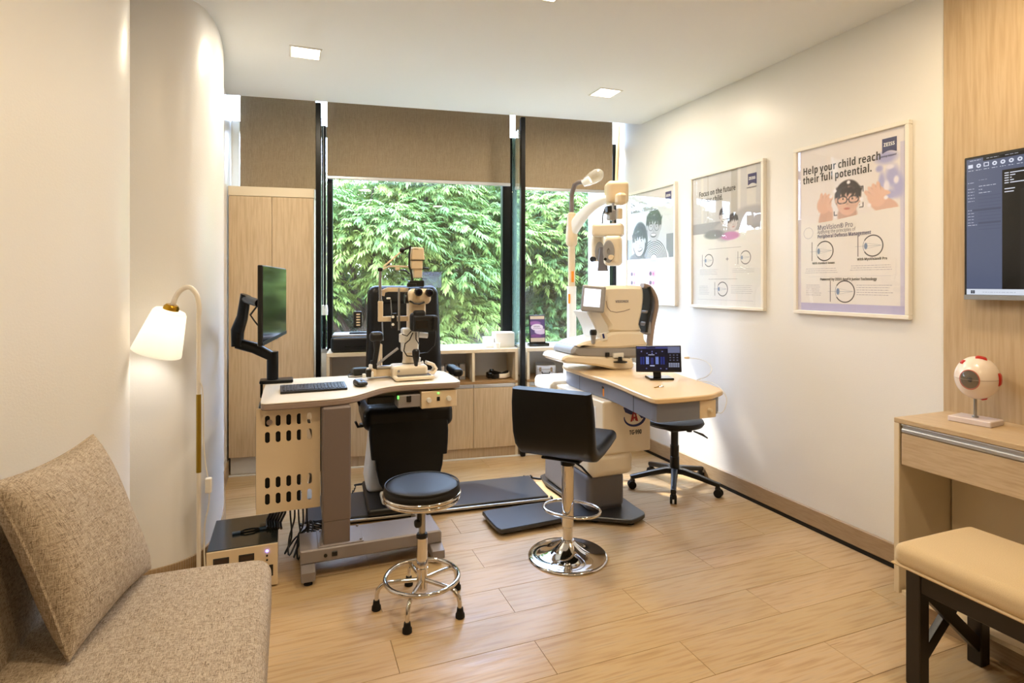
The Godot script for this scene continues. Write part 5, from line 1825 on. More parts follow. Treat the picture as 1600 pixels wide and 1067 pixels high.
	for k in 6:
		for j in 2:
			im.fill_rect(Rect2i(26 + 18 * j, 82 + 10 * k, 13, 7), Color(0.16, 0.22, 0.55))
			im.fill_rect(Rect2i(176 + 18 * j, 82 + 10 * k, 13, 7), Color(0.16, 0.22, 0.55))
		im.fill_rect(Rect2i(104, 88 + 9 * k, 20, 6), Color(0.18, 0.2, 0.5))
	im.fill_rect(Rect2i(68, 80, 22, 58), Color(0.55, 0.62, 0.86))
	im.fill_rect(Rect2i(140, 80, 22, 58), Color(0.45, 0.52, 0.78))
	for k in 4:
		im.fill_rect(Rect2i(72, 84 + 14 * k, 14, 2), Color(0.25, 0.3, 0.6))
		im.fill_rect(Rect2i(144, 84 + 14 * k, 14, 2), Color(0.25, 0.3, 0.6))
	im.fill_rect(Rect2i(98, 146, 34, 9), Color(0.7, 0.72, 0.86))
	im.fill_rect(Rect2i(86, 62, 46, 5), Color(0.75, 0.76, 0.86))
	for p in [Vector2i(30, 34), Vector2i(72, 48), Vector2i(110, 34), Vector2i(110, 50), Vector2i(140, 48), Vector2i(186, 34), Vector2i(66, 168), Vector2i(172, 168), Vector2i(214, 170)]:
		im.fill_rect(Rect2i(p.x, p.y, 10, 8), Color(0.42, 0.44, 0.68))
	for j in 3:
		for k in 3:
			im.fill_rect(Rect2i(242 + 26 * k, 62 + 20 * j, 12, 9), Color(0.34, 0.35, 0.45))
	for j in 3:
		for k in 5:
			im.fill_rect(Rect2i(236 + 16 * k, 128 + 12 * j, 13, 9), Color(0.58, 0.60, 0.70))
	m = mb(o)
	var hx := ex * (tw / 2 - 0.006)
	var hy := ey * (tht / 2 - 0.007)
	var cc := c + tb.z * 0.0008
	m.uq(cc - hx + hy, cc + hx + hy, cc + hx - hy, cc - hx - hy, tb.z)
	part(o, "screen", m, printed("tablet_screen", im, 0.15, 0.85))
	m = mb(o)
	m.rbox(foot + Vector3(0.005, 0.006, 0.0), Vector3(0.14, 0.012, 0.11), 0.005, 2, Basis(Vector3.UP, -0.3))
	part(o, "stand_foot", m, M.black_gloss)
	m = mb(o)
	m.sweep([foot + Vector3(-0.005, 0.01, -0.005), foot + Vector3(-0.005, 0.05, -0.01), c - tb.z * 0.016 - ey * 0.04], tb.x, 0.045, 0.022, 2, 0.3)
	part(o, "stand_neck", m, M.black_plastic)
	m = mb(o)
	m.rbox(far(1073, 559, 3.25), Vector3(0.03, 0.012, 0.012), 0.004, 2, tb)
	var cab := part(o, "plug", m, M.device_beige)
	m = mb(o)
	var cp := []
	for p in [Vector3(1075, 559, 3.25), Vector3(1092, 561, 3.2), Vector3(1105, 566, 3.14), Vector3(1112, 576, 3.08), Vector3(1107, 586, 3.06)]:
		cp.append(far(p.x, p.y, p.z))
	for p in [Vector2(1098, 591), Vector2(1088, 594.5), Vector2(1098, 595.5), Vector2(1112, 598)]:
		cp.append(on_y(p.x, p.y, TOP2 + 0.003))
	for p in [Vector3(1126, 607, 2.94), Vector3(1135, 622, 2.88), Vector3(1133, 637, 2.86), Vector3(1127, 645, 2.86), Vector3(1119, 643, 2.86)]:
		cp.append(far(p.x, p.y, p.z))
	var fine := []
	for k in cp.size() - 1:
		for j in 4:
			fine.append(cp[k].cubic_interpolate(cp[k + 1], cp[max(k - 1, 0)], cp[min(k + 2, cp.size() - 1)], j / 4.0))
	m.tube(fine, 0.0022, 6)
	part(o, "charging_cable", m, M.cable_white)
	# metal clip on the table
	var kp := on_y(1029, 605, TOP2)
	o = thing("metal_ring", "small metal ring clip lying on the beige table", "ring", kp)
	m = MB.new()
	ring_tube(m, Vector3(0.014, 0.003, 0), 0.014, 0.002, 20, 6)
	part(o, "loop", m, M.chrome)
	m = MB.new()
	m.box(Vector3(-0.014, 0.002, 0.002), Vector3(0.034, 0.003, 0.009), 0.001, Basis(Vector3.UP, 0.3))
	part(o, "tab", m, M.brass)
	# mains lead between platform and stand
	o = thing("floor_cable", "black mains cable lying between platform and grey column", "cable", on_y(845, 745, 0.0))
	m = mb(o)
	m.tube([on_y(818, 744, 0.03), on_y(828, 746, 0.006), on_y(842, 748, 0.006), on_y(852, 747.5, 0.006), on_y(862, 744, 0.006)], 0.006, 6)
	part(o, "cord", m, M.black_plastic)

func face(im: Image, c: Vector2, r: Vector2, skin: Color, hair: Color, turn: float) -> void:
	# a printed head: hair, face, brows, eyes, nose and mouth
	soft(im, c + Vector2(0, -r.y * 0.22), r * Vector2(1.06, 0.98), hair, 0.9, turn)
	soft(im, c + Vector2(0, r.y * 0.10), r * Vector2(0.90, 0.92), skin, 0.9, turn)
	soft(im, c + Vector2(0, r.y * 0.55), r * Vector2(0.66, 0.50), skin, 0.85, turn)
	soft(im, c + Vector2(r.x * 0.30, r.y * 0.30), r * Vector2(0.55, 0.60), Color(skin.darkened(0.10), 0.55), 0.2, turn)
	# fringe: many tufts of different length
	for k in 13:
		var u := -0.92 + 1.84 * k / 12.0
		var drop := 0.20 + 0.16 * sin(k * 2.3) + 0.30 * u * u
		soft(im, c + Vector2(u * r.x * 0.92, -r.y * 0.62 + r.y * drop * 0.5).rotated(turn), r * Vector2(0.13, 0.26 + drop * 0.35), hair, 0.55, turn + u * 0.35 + 0.12)
	for s in [-1, 1]:
		soft(im, c + Vector2(r.x * 0.36 * s, -r.y * 0.18).rotated(turn), r * Vector2(0.20, 0.045), hair, 0.6, turn)
		soft(im, c + Vector2(r.x * 0.36 * s, 0.0).rotated(turn), r * Vector2(0.14, 0.05), Color(0.86, 0.82, 0.80), 0.4, turn)
		soft(im, c + Vector2(r.x * 0.36 * s, 0.0).rotated(turn), r * Vector2(0.07, 0.055), hair.darkened(0.4), 0.6, turn)
		soft(im, c + Vector2(r.x * 0.90 * s, r.y * 0.08).rotated(turn), r * Vector2(0.10, 0.20), skin.darkened(0.08), 0.8, turn)
	soft(im, c + Vector2(0.0, r.y * 0.30).rotated(turn), r * Vector2(0.15, 0.09), skin.darkened(0.14), 0.5, turn)
	soft(im, c + Vector2(0.0, r.y * 0.60).rotated(turn), r * Vector2(0.30, 0.075), skin.lerp(Color(0.62, 0.25, 0.25), 0.55), 0.6, turn)
func smile(im: Image, c: Vector2, r: Vector2, turn: float) -> void:
	soft(im, c + Vector2(0.0, r.y * 0.58).rotated(turn), r * Vector2(0.40, 0.16), Color(0.30, 0.28, 0.30), 0.85, turn)
	soft(im, c + Vector2(0.0, r.y * 0.55).rotated(turn), r * Vector2(0.34, 0.09), Color(0.95, 0.95, 0.95), 0.85, turn)
func fist(im: Image, c: Vector2, s: float, skin: Color, turn: float) -> void:
	soft(im, c, Vector2(34, 40) * s, skin, 0.85, turn)
	for k in 4:
		var o := Vector2(-20 + 13 * k, -26 + 3 * absf(k - 1.5)).rotated(turn) * s
		soft(im, c + o, Vector2(8.5, 21) * s, skin.lightened(0.04 * (k % 2)), 0.8, turn + 0.25 * (k - 1.5))
		soft(im, c + o + Vector2(6.5, 2).rotated(turn) * s, Vector2(1.6, 16) * s, skin.darkened(0.22), 0.3, turn + 0.25 * (k - 1.5))
	soft(im, c + Vector2(26, 6).rotated(turn) * s, Vector2(9, 24) * s, skin.lightened(0.05), 0.8, turn - 0.9)
func soften(im: Image) -> void:
	# a printed photograph has soft outlines
	im.resize(128, 185, Image.INTERPOLATE_LANCZOS)
	im.resize(512, 740, Image.INTERPOLATE_CUBIC)
func poster_base(label: String, z0: float, z1: float, im: Image, key: String) -> Node3D:
	# facing -x on the right wall; local x runs towards the camera, y up
	var o := thing("framed_poster", label, "poster", Vector3(2.68, 1.183, (z0 + z1) / 2), -PI / 2, "framed posters on the white wall")
	var w := z1 - z0
	var h := 0.922
	var m := MB.new()
	m.box(Vector3(0, h / 2, 0.006), Vector3(w - 0.02, h - 0.02, 0.010), 0.0)
	part(o, "backing", m, M.white_board)
	for d in [[Vector3(0, 0.010, 0.014), Vector3(w, 0.020, 0.028)], [Vector3(0, h - 0.010, 0.014), Vector3(w, 0.020, 0.028)], [Vector3(-w / 2 + 0.010, h / 2, 0.014), Vector3(0.020, h - 0.04, 0.028)], [Vector3(w / 2 - 0.010, h / 2, 0.014), Vector3(0.020, h - 0.04, 0.028)]]:
		m = MB.new()
		m.box(d[0], d[1], 0.0025)
		part(o, "frame_rail", m, M.frame_white)
	m = MB.new()
	var a := w / 2 - 0.019
	m.uq(Vector3(-a, h - 0.019, 0.0135), Vector3(a, h - 0.019, 0.0135), Vector3(a, 0.019, 0.0135), Vector3(-a, 0.019, 0.0135), Vector3(0, 0, 1))
	part(o, "print", m, printed(key, im, 0.6))
	m = MB.new()
	m.q(Vector3(-a, h - 0.019, 0.0195), Vector3(a, h - 0.019, 0.0195), Vector3(a, 0.019, 0.0195), Vector3(-a, 0.019, 0.0195), Vector3(0, 0, 1))
	part(o, "glass", m, M.clear_glass)
	return o
func ptext(o: Node3D, called: String, s: String, fx: float, fy: float, size: float, material: Material, bold: bool, squeeze: float, centre := false) -> void:
	lettering(o, called, s, Transform3D(Basis.IDENTITY, Vector3(-0.306 + 0.612 * fx, 0.903 - 0.884 * fy, 0.0142)), size, material, bold, squeeze, centre)
func logo(o: Node3D, fx: float, fy: float) -> void:
	var c := Vector3(-0.306 + 0.612 * fx, 0.903 - 0.884 * fy, 0.0140)
	var m := MB.new()
	var p := PackedVector2Array([Vector2(-0.036, 0.034), Vector2(0.036, 0.034), Vector2(0.036, -0.036)])
	for k in 9:
		var u := k / 8.0
		p.append(Vector2(lerpf(0.032, -0.032, u), -0.036 + 0.010 * sin(u * PI)))
	p.append(Vector2(-0.036, -0.036))
	m.prism(p, 0.0, 0.0006, 0.0, Basis(Vector3.RIGHT, Vector3.BACK, Vector3.UP), c)
	part(o, "logo", m, M.ink_blue)
	lettering(o, "logo_letters", "ZEISS", Transform3D(Basis.IDENTITY, c + Vector3(0, 0.004, 0.0012)), 0.024, M.ink_white, true, 0.92, true)
	lettering(o, "logo_motto", "Seeing beyond", Transform3D(Basis.IDENTITY, c + Vector3(-0.006, -0.050, 0.0004)), 0.013, M.ink_blue, false, 0.95, true)
func make_posters() -> void:
	var dark := Color(0.16, 0.16, 0.20)
	# 1: boy trying spectacles
	var im := Image.create(512, 740, false, Image.FORMAT_RGB8)
	im.fill(Color(0.90, 0.885, 0.90))
	im.fill_rect(Rect2i(486, 60, 26, 680), Color(0.80, 0.79, 0.885))
	im.fill_rect(Rect2i(0, 704, 512, 36), Color(0.72, 0.71, 0.86))
	im.fill_rect(Rect2i(0, 0, 18, 740), Color(0.84, 0.83, 0.90))
	for d in [[430, 110, 60, 34], [455, 190, 40, 60], [410, 210, 18, 60], [480, 230, 30, 60], [440, 260, 60, 26], [400, 150, 20, 18]]:
		soft(im, Vector2(d[0], d[1]), Vector2(d[2], d[3]), Color(0.66, 0.67, 0.86), 0.45)
	for d in [[445, 150, 22, 12], [470, 205, 14, 20], [430, 225, 16, 30]]:
		soft(im, Vector2(d[0], d[1]), Vector2(d[2], d[3]), Color(0.90, 0.89, 0.95), 0.5)
	var skin := Color(0.88, 0.73, 0.67)
	soft(im, Vector2(150, 330), Vector2(38, 70), skin.darkened(0.06), 0.85, 0.25)
	soft(im, Vector2(420, 300), Vector2(66, 34), skin.darkened(0.05), 0.85, 0.35)
	soft(im, Vector2(255, 320), Vector2(52, 46), skin.darkened(0.12), 0.8)
	face(im, Vector2(258, 252), Vector2(62, 70), skin, Color(0.17, 0.12, 0.12), 0.08)
	fist(im, Vector2(142, 262), 1.15, skin, 0.35)
	fist(im, Vector2(388, 258), 1.25, skin, -0.5)
	for s in [-1, 1]:
		for k in 48:
			var a := TAU * k / 48.0
			soft(im, Vector2(259 + 27 * s + 22.0 * signf(cos(a)) * pow(absf(cos(a)), 0.7), 256 + s + 14.0 * signf(sin(a)) * pow(absf(sin(a)), 0.7)), Vector2(2.4, 2.4), dark, 0.6)
	im.fill_rect(Rect2i(256, 254, 8, 3), dark)
	for p in [Vector2(176, 232), Vector2(196, 210), Vector2(262, 182), Vector2(322, 262), Vector2(318, 290), Vector2(356, 292), Vector2(428, 270)]:
		soft(im, p, Vector2(11, 10), Color(0.94, 0.93, 0.97), 0.6)
	for k in [[192, 300, 3, 18], [192, 316, 16, 3], [312, 208, 18, 3], [328, 208, 3, 24], [312, 284, 3, 3], [328, 276, 3, 20], [312, 294, 18, 3]]:
		im.fill_rect(Rect2i(k[0], k[1], k[2], k[3]), dark)
	soften(im)
	# white field under the picture
	for x in range(18, 486):
		var y := int(342.0 - 24.0 * (x / 512.0) + 6.0 * sin(x / 90.0))
		im.fill_rect(Rect2i(x, y, 1, 704 - y), Color(0.905, 0.895, 0.90))
	circle(im, Vector2(58, 384), 25, 1.8, Color(0.72, 0.72, 0.78))
	eye_diagram(im, Vector2(144, 470), 43, dark)
	eye_diagram(im, Vector2(372, 460), 43, dark)
	eye_diagram(im, Vector2(244, 650), 46, dark)
	bars(im, 40, 548, 170, 3, 9, Color(0.62, 0.62, 0.70), 3, true)
	bars(im, 262, 540, 200, 3, 9, Color(0.62, 0.62, 0.70), 4, true)
	im.fill_rect(Rect2i(60, 584, 390, 1), Color(0.75, 0.75, 0.8))
	bars(im, 46, 622, 84, 6, 9, Color(0.60, 0.60, 0.68), 5)
	bars(im, 300, 622, 160, 5, 10, Color(0.58, 0.58, 0.66), 6)
	var o := poster_base("framed poster of a boy holding spectacles, headline about full potential", -2.459, -1.809, im, "poster_boy")
	ptext(o, "headline", "Help your child reach", 0.055, 0.133, 0.054, M.ink, true, 0.82)
	ptext(o, "headline", "their full potential.", 0.055, 0.190, 0.054, M.ink, true, 0.82)
	logo(o, 0.865, 0.085)
	ptext(o, "title", "MyoVision® Pro", 0.21, 0.493, 0.034, M.ink_blue, false, 0.85)
	ptext(o, "title", "Applying the principles of", 0.21, 0.520, 0.023, M.ink_grey, false, 0.85)
	ptext(o, "title", "Peripheral Defocus Management", 0.21, 0.547, 0.026, M.ink_blue, true, 0.75)
	ptext(o, "caption", "With standard lenses", 0.27, 0.708, 0.016, M.ink, true, 0.85, true)
	ptext(o, "caption", "With MyoVision® Pro", 0.72, 0.695, 0.018, M.ink, true, 0.85, true)
	ptext(o, "caption", "Powered by ZEISS AgeFit Junior Technology", 0.5, 0.807, 0.019, M.ink, true, 0.82, true)
	# 2: mother and child, grey
	im = Image.create(512, 740, false, Image.FORMAT_RGB8)
	im.fill(Color(0.86, 0.865, 0.875))
	im.fill_rect(Rect2i(0, 0, 512, 330), Color(0.76, 0.765, 0.785))
	for d in [[70, 18, 0.80], [120, 8, 0.70], [300, 44, 0.68], [350, 16, 0.82], [410, 60, 0.80]]:
		im.fill_rect(Rect2i(d[0], 0, d[1], 330), grey(d[2]))
	im.fill_rect(Rect2i(0, 270, 512, 70), Color(0.62, 0.63, 0.66))
	soft(im, Vector2(440, 260), Vector2(150, 60), Color(0.66, 0.67, 0.70), 0.7)
	for y in range(330, 740):
		im.fill_rect(Rect2i(0, y, 512, 1), Color(0.875, 0.88, 0.885))
	var gs := Color(0.78, 0.76, 0.77)
	soft(im, Vector2(250, 330), Vector2(90, 60), Color(0.70, 0.70, 0.72), 0.8)
	face(im, Vector2(248, 244), Vector2(36, 46), gs, Color(0.24, 0.23, 0.26), 0.2)
	smile(im, Vector2(248, 244), Vector2(36, 46), 0.2)
	face(im, Vector2(312, 284), Vector2(38, 42), gs, Color(0.20, 0.19, 0.22), -0.15)
	soft(im, Vector2(290, 356), Vector2(80, 26), Color(0.74, 0.50, 0.70), 0.7)
	soft(im, Vector2(170, 340), Vector2(90, 30), Color(0.52, 0.53, 0.56), 0.7)
	soften(im)
	for d in [[0, 392, 512, 348]]:
		im.fill_rect(Rect2i(d[0], d[1], d[2], d[3]), Color(0.88, 0.885, 0.89))
	bars(im, 130, 420, 250, 1, 9, Color(0.45, 0.46, 0.52), 7)
	eye_diagram(im, Vector2(130, 484), 34, Color(0.30, 0.31, 0.36))
	eye_diagram(im, Vector2(400, 478), 34, Color(0.34, 0.35, 0.40))
	eye_diagram(im, Vector2(236, 646), 38, Color(0.26, 0.27, 0.32))
	im.fill_rect(Rect2i(262, 480, 20, 4), Color(0.5, 0.5, 0.55))
	im.fill_rect(Rect2i(270, 472, 4, 20), Color(0.5, 0.5, 0.55))
	bars(im, 60, 536, 150, 4, 9, Color(0.64, 0.65, 0.70), 8)
	bars(im, 310, 536, 150, 3, 9, Color(0.66, 0.67, 0.72), 9)
	bars(im, 130, 590, 240, 1, 9, Color(0.42, 0.43, 0.48), 10)
	bars(im, 54, 630, 80, 6, 9, Color(0.62, 0.63, 0.68), 11)
	bars(im, 300, 626, 150, 5, 10, Color(0.62, 0.63, 0.68), 12)
	bars(im, 40, 706, 420, 1, 9, Color(0.68, 0.69, 0.73), 13)
	o = poster_base("framed grey poster of mother and child, headline about the future", -3.361, -2.68, im, "poster_mother")
	ptext(o, "headline", "Focus on the future", 0.08, 0.135, 0.048, M.ink, true, 0.78)
	ptext(o, "headline", "of your child.", 0.08, 0.188, 0.048, M.ink, true, 0.78)
	logo(o, 0.89, 0.10)
	# 3: two laughing children, black and white
	im = Image.create(512, 740, false, Image.FORMAT_RGB8)
	im.fill(Color(0.82, 0.82, 0.83))
	for y in range(120, 450):
		im.fill_rect(Rect2i(0, y, 512, 1), Color(0.78, 0.785, 0.80))
	im.fill_rect(Rect2i(430, 300, 82, 150), Color(0.52, 0.54, 0.56))
	im.fill_rect(Rect2i(0, 310, 60, 140), Color(0.55, 0.57, 0.58))
	soft(im, Vector2(340, 450), Vector2(120, 90), Color(0.86, 0.86, 0.87), 0.9)
	for k in 8:
		circle(im, Vector2(300, 460), 40 + 13 * k, 5, Color(0.25, 0.25, 0.28), PI, TAU)
	soft(im, Vector2(120, 460), Vector2(100, 60), Color(0.40, 0.41, 0.43), 0.85)
	soft(im, Vector2(150, 320), Vector2(92, 130), Color(0.30, 0.30, 0.32), 0.88)
	face(im, Vector2(300, 240), Vector2(80, 100), Color(0.70, 0.69, 0.70), Color(0.17, 0.17, 0.18), 0.06)
	smile(im, Vector2(300, 240), Vector2(80, 100), 0.06)
	circle(im, Vector2(270, 242), 24, 2.0, dark)
	circle(im, Vector2(332, 246), 24, 2.0, dark)
	face(im, Vector2(140, 330), Vector2(76, 96), Color(0.78, 0.77, 0.77), Color(0.25, 0.25, 0.26), -0.18)
	smile(im, Vector2(140, 330), Vector2(76, 96), -0.18)
	soften(im)
	im.fill_rect(Rect2i(0, 450, 512, 290), Color(0.895, 0.895, 0.90))
	bars(im, 30, 466, 360, 1, 9, Color(0.40, 0.40, 0.46), 14)
	bars(im, 30, 500, 120, 3, 9, Color(0.66, 0.66, 0.70), 15)
	bars(im, 250, 494, 120, 3, 9, Color(0.66, 0.66, 0.70), 16)
	for p in [Vector2i(30, 530), Vector2i(240, 530), Vector2i(30, 590), Vector2i(240, 590)]:
		im.fill_rect(Rect2i(p.x, p.y, 80, 42), Color(0.90, 0.70, 0.80))
		soft(im, Vector2(p.x + 26, p.y + 20), Vector2(16, 16), Color(0.30, 0.28, 0.36), 0.7)
		soft(im, Vector2(p.x + 56, p.y + 22), Vector2(12, 14), Color(0.88, 0.42, 0.62), 0.6)
		bars(im, p.x + 90, p.y + 4, 90, 4, 9, Color(0.66, 0.66, 0.70), p.y)
	o = poster_base("framed black and white poster of two laughing children beside window", -4.213, -3.528, im, "poster_children")
	ptext(o, "headline", "Give your child", 0.07, 0.095, 0.050, M.ink, true, 0.78)
	ptext(o, "headline", "a better outlook", 0.07, 0.155, 0.050, M.ink, true, 0.78)
	logo(o, 0.90, 0.085)

func make_right_side() -> void:
	# television on the oak panel
	var o := thing("television", "black wall television showing imaging software on the oak panel", "television", Vector3(2.655, 1.284, -1.04), -PI / 2)
	var w := 1.02
	var m := MB.new()
	m.box(Vector3(0, 0.292, 0.034), Vector3(w, 0.584, 0.028), 0.003)
	m.box(Vector3(0, 0.29, 0.012), Vector3(0.5, 0.4, 0.022), 0.003)
	part(o, "shell", m, M.black_plastic)
	m = MB.new()
	m.box(Vector3(0, 0.010, 0.046), Vector3(w, 0.020, 0.010), 0.002)
	part(o, "lower_bezel", m, M.satin_steel)
	m = MB.new()
	m.prism(PackedVector2Array([Vector2(-0.30, 0.0), Vector2(0.30, 0.0), Vector2(0.28, -0.035), Vector2(-0.26, -0.035)]), 0.01, 0.05, 0.002, Basis(Vector3.RIGHT, Vector3.BACK, Vector3.UP))
	part(o, "sensor_box", m, M.black_plastic)
	var im := Image.create(1024, 576, false, Image.FORMAT_RGB8)
	var slate := Color(0.335, 0.365, 0.47)
	im.fill(Color(0.055, 0.045, 0.04))
	im.fill_rect(Rect2i(0, 0, 1024, 66), slate)
	im.fill_rect(Rect2i(62, 0, 962, 15), Color(0.05, 0.05, 0.07))
	im.fill_rect(Rect2i(0, 66, 130, 486), slate)
	im.fill_rect(Rect2i(192, 150, 832, 402), Color(0.105, 0.10, 0.098))
	var wh := Color(0.88, 0.90, 0.96)
	bars(im, 12, 6, 42, 1, 8, wh, 21)
	for k in 10:
		bars(im, 74 + 66 * k, 5, 50, 1, 8, Color(0.75, 0.76, 0.82), 22 + k)
	for k in 20:
		var x := 12 + 29 * k
		if k == 0:
			im.fill_rect(Rect2i(x - 6, 23, 18, 15), wh)
		elif k == 2:
			im.fill_rect(Rect2i(x - 6, 22, 19, 17), wh)
			im.fill_rect(Rect2i(x - 3, 25, 13, 11), slate)
		else:
			circle(im, Vector2(x + 4, 31), 6, 5, wh)
		bars(im, x - 6, 48, 22, 1, 8, wh, 40 + k)
	for k in 14:
		if k in [1, 7, 8]:
			continue
		bars(im, 5, 100 + 13 * k, 26, 1, 9, Color(0.80, 0.82, 0.90), 60 + k)
	bars(im, 46, 92, 36, 1, 9, Color(0.6, 0.62, 0.7), 81)
	bars(im, 46, 118, 74, 1, 9, wh, 82)
	bars(im, 46, 132, 14, 1, 9, wh, 83)
	bars(im, 46, 146, 46, 1, 9, wh, 84)
	for k in 11:
		im.fill_rect(Rect2i(44, 160 + 14 * k, 82, 2), Color(0.30, 0.325, 0.43))
	im.fill_rect(Rect2i(22, 214, 104, 9), Color(0.29, 0.31, 0.40))
	im.fill_rect(Rect2i(44, 270, 82, 8), Color(0.29, 0.31, 0.40))
	bars(im, 5, 280, 40, 1, 8, wh, 90)
	for k in 5:
		im.fill_rect(Rect2i(138, 78 + 10 * k, 15, 4), wh)
		im.fill_rect(Rect2i(157, 78 + 10 * k, [92, 18, 6, 13, 52][k], 4), wh)
	im.fill_rect(Rect2i(138, 142, 36, 4), wh)
	im.fill_rect(Rect2i(138, 154, 32, 4), wh)
	im.fill_rect(Rect2i(0, 552, 1024, 24), Color(0.86, 0.885, 0.93))
	for k in 4:
		im.fill_rect(Rect2i(16 + 8 * (k % 2), 558 + 7 * (k / 2), 7, 6), Color(0.12, 0.14, 0.20))
	bars(im, 60, 564, 130, 1, 8, Color(0.66, 0.69, 0.76), 92)
	m = MB.new()
	m.uq(Vector3(-w / 2 + 0.010, 0.574, 0.0485), Vector3(w / 2 - 0.010, 0.574, 0.0485), Vector3(w / 2 - 0.010, 0.021, 0.0485), Vector3(-w / 2 + 0.010, 0.021, 0.0485), Vector3(0, 0, 1))
	part(o, "screen", m, printed("television_screen", im, 0.18, 0.85))
	# console under it
	o = thing("console_desk", "oak wall console with silver grip strip and open knee space", "desk", Vector3(2.32, 0, -1.645))
	m = MB.new()
	m.box(Vector3(0.17, 0.790, 1.30), Vector3(0.338, 0.020, 2.60), 0.002)
	part(o, "top_board", m, M.oak_flat)
	m = MB.new()
	m.box(Vector3(0.17, 0.4325, 0.011), Vector3(0.338, 0.695, 0.022), 0.002)
	part(o, "end_panel", m, M.cream_board)
	m = MB.new()
	m.box(Vector3(0.012, 0.678, 1.31), Vector3(0.018, 0.128, 2.56), 0.002)
	var dw := part(o, "drawer_front", m, M.oak_flat)
	m = MB.new()
	m.box(Vector3(0.013, 0.768, 1.31), Vector3(0.008, 0.020, 2.56), 0.001)
	m.box(Vector3(0.006, 0.753, 1.31), Vector3(0.010, 0.016, 2.56), 0.003)
	m.box(Vector3(0.006, 0.776, 1.31), Vector3(0.010, 0.004, 2.56), 0.001)
	part(dw, "grip_strip", m, M.aluminium, "brushed aluminium grip strip")
	m = MB.new()
	m.box(Vector3(0.17, 0.615, 1.31), Vector3(0.30, 0.012, 2.56), 0.0)
	m.box(Vector3(0.325, 0.36, 1.31), Vector3(0.016, 0.52, 2.56), 0.0)
	m.box(Vector3(0.17, 0.094, 1.31), Vector3(0.33, 0.018, 2.56), 0.001)
	part(o, "carcass", m, M.cream_board)
	m = MB.new()
	m.box(Vector3(0.19, 0.032, 1.32), Vector3(0.29, 0.064, 2.58), 0.002)
	part(o, "plinth", m, M.skirting)
	m = MB.new()
	m.cyl(Vector3(0.06, 0.062, 0.06), Vector3(0.06, 0.088, 0.06), 0.012, 10)
	part(o, "leveler", m, M.aluminium)
	# eye model
	o = thing("eye_model", "large anatomical eye model with red muscles on white stand", "anatomical model", Vector3(2.527, 0.80, -1.462))
	m = MB.new()
	m.box(Vector3(0.0, 0.011, 0.0), Vector3(0.105, 0.022, 0.145), 0.003, Basis(Vector3.UP, 0.12))
	part(o, "stand", m, M.model_base)
	m = MB.new()
	m.cyl(Vector3(0, 0.02, 0), Vector3(0, 0.11, 0), 0.0055, 12)
	m.cyl(Vector3(0, 0.02, 0), Vector3(0, 0.028, 0), 0.011, 12)
	part(o, "rod", m, M.satin_steel)
	# axis of the eye points to the left of the camera
	var c := Vector3(0.012, 0.178, 0.0)
	var ax := (far(1496, 593, 2.0) - (o.position + c))
	ax = Vector3(-0.98, -0.02, 0.16).normalized()
	var bs := Basis(ax.cross(Vector3.UP).normalized(), ax, ax.cross(Vector3.UP).normalized().cross(ax).normalized())
	m = squashed(c)
	var pr := []
	for k in 25:
		var t := lerpf(0.449, PI, k / 24.0)
		pr.append(Vector2(0.083 * sin(t), 0.083 * cos(t)))
	m.lathe(pr, c, 40, bs)
	var ball := part(o, "eyeball", m, M.eye_white)
	m = squashed(c)
	m.lathe([Vector2(0.0, 0.092), Vector2(0.012, 0.0905), Vector2(0.024, 0.086), Vector2(0.034, 0.078), Vector2(0.0365, 0.0745)], c, 28, bs)
	part(ball, "cornea", m, mat("cornea_glaze", Color(1, 1, 1, 0.04), 0.0))
	M["cornea_glaze"].transparency = BaseMaterial3D.TRANSPARENCY_ALPHA
	m = squashed(c)
	m.lathe([Vector2(0.0095, 0.0730), Vector2(0.031, 0.0730), Vector2(0.0362, 0.0747)], c, 28, bs)
	part(ball, "iris", m, M.eye_iris)
	m = squashed(c)
	m.lathe([Vector2(0, 0.0732), Vector2(0.0098, 0.0732)], c, 16, bs)
	part(ball, "pupil", m, M.black_gloss)
	m = squashed(c)
	ring_along(m, c + ax * 0.0747, bs, 0.0365, 0.0022)
	part(ball, "limbus", m, mat("limbus_pink", Color(0.72, 0.40, 0.34), 0.4))
	m = squashed(c)
	var seam := []
	for k in 33:
		var t := TAU * k / 32.0
		seam.append(c + bs * Vector3(0.0832 * sin(t), 0.0832 * cos(t), 0.0))
	m.tube(seam, 0.0008, 5)
	part(ball, "seam", m, M.tabletop_edge)
	# red muscle stumps: direction, half angles
	var sr := Vector3(0.5, 0, 0.86)
	var st0 := Vector3(-0.86, 0.0, 0.5)
	for d in [[sr * 0.93 + st0 * 0.28 + Vector3(0, 0.02, 0), 0.20, 0.30], [Vector3(0, 0.93, 0) + sr * 0.18 + st0 * 0.22, 0.26, 0.16], [Vector3(0, 0.72, 0) - sr * 0.62 + st0 * 0.30, 0.14, 0.12], [Vector3(0, -0.95, 0) + sr * 0.30 + st0 * 0.15, 0.16, 0.14]]:
		m = squashed(c)
		var dn: Vector3 = d[0].normalized()
		var tx := dn.cross(Vector3.UP if absf(dn.y) < 0.8 else sr).normalized()
		var ty := tx.cross(dn)
		if absf(dn.y) >= 0.8:
			tx = sr
			ty = dn.cross(tx).normalized()
		var grid := []
		for k in 7:
			var row := []
			for j in 7:
				var v: Vector3 = (dn + tx * tan(d[1]) * (k / 3.0 - 1.0) + ty * tan(d[2]) * (j / 3.0 - 1.0)).normalized()
				var edge := 0.0 if (k in [0, 6] or j in [0, 6]) else 0.004
				row.append(c + v * (0.0835 + edge))
			grid.append(row)
		for k in 6:
			for j in 6:
				m.q(grid[k][j], grid[k + 1][j], grid[k + 1][j + 1], grid[k][j + 1], dn)
		part(o, "muscle", m, M.eye_red)
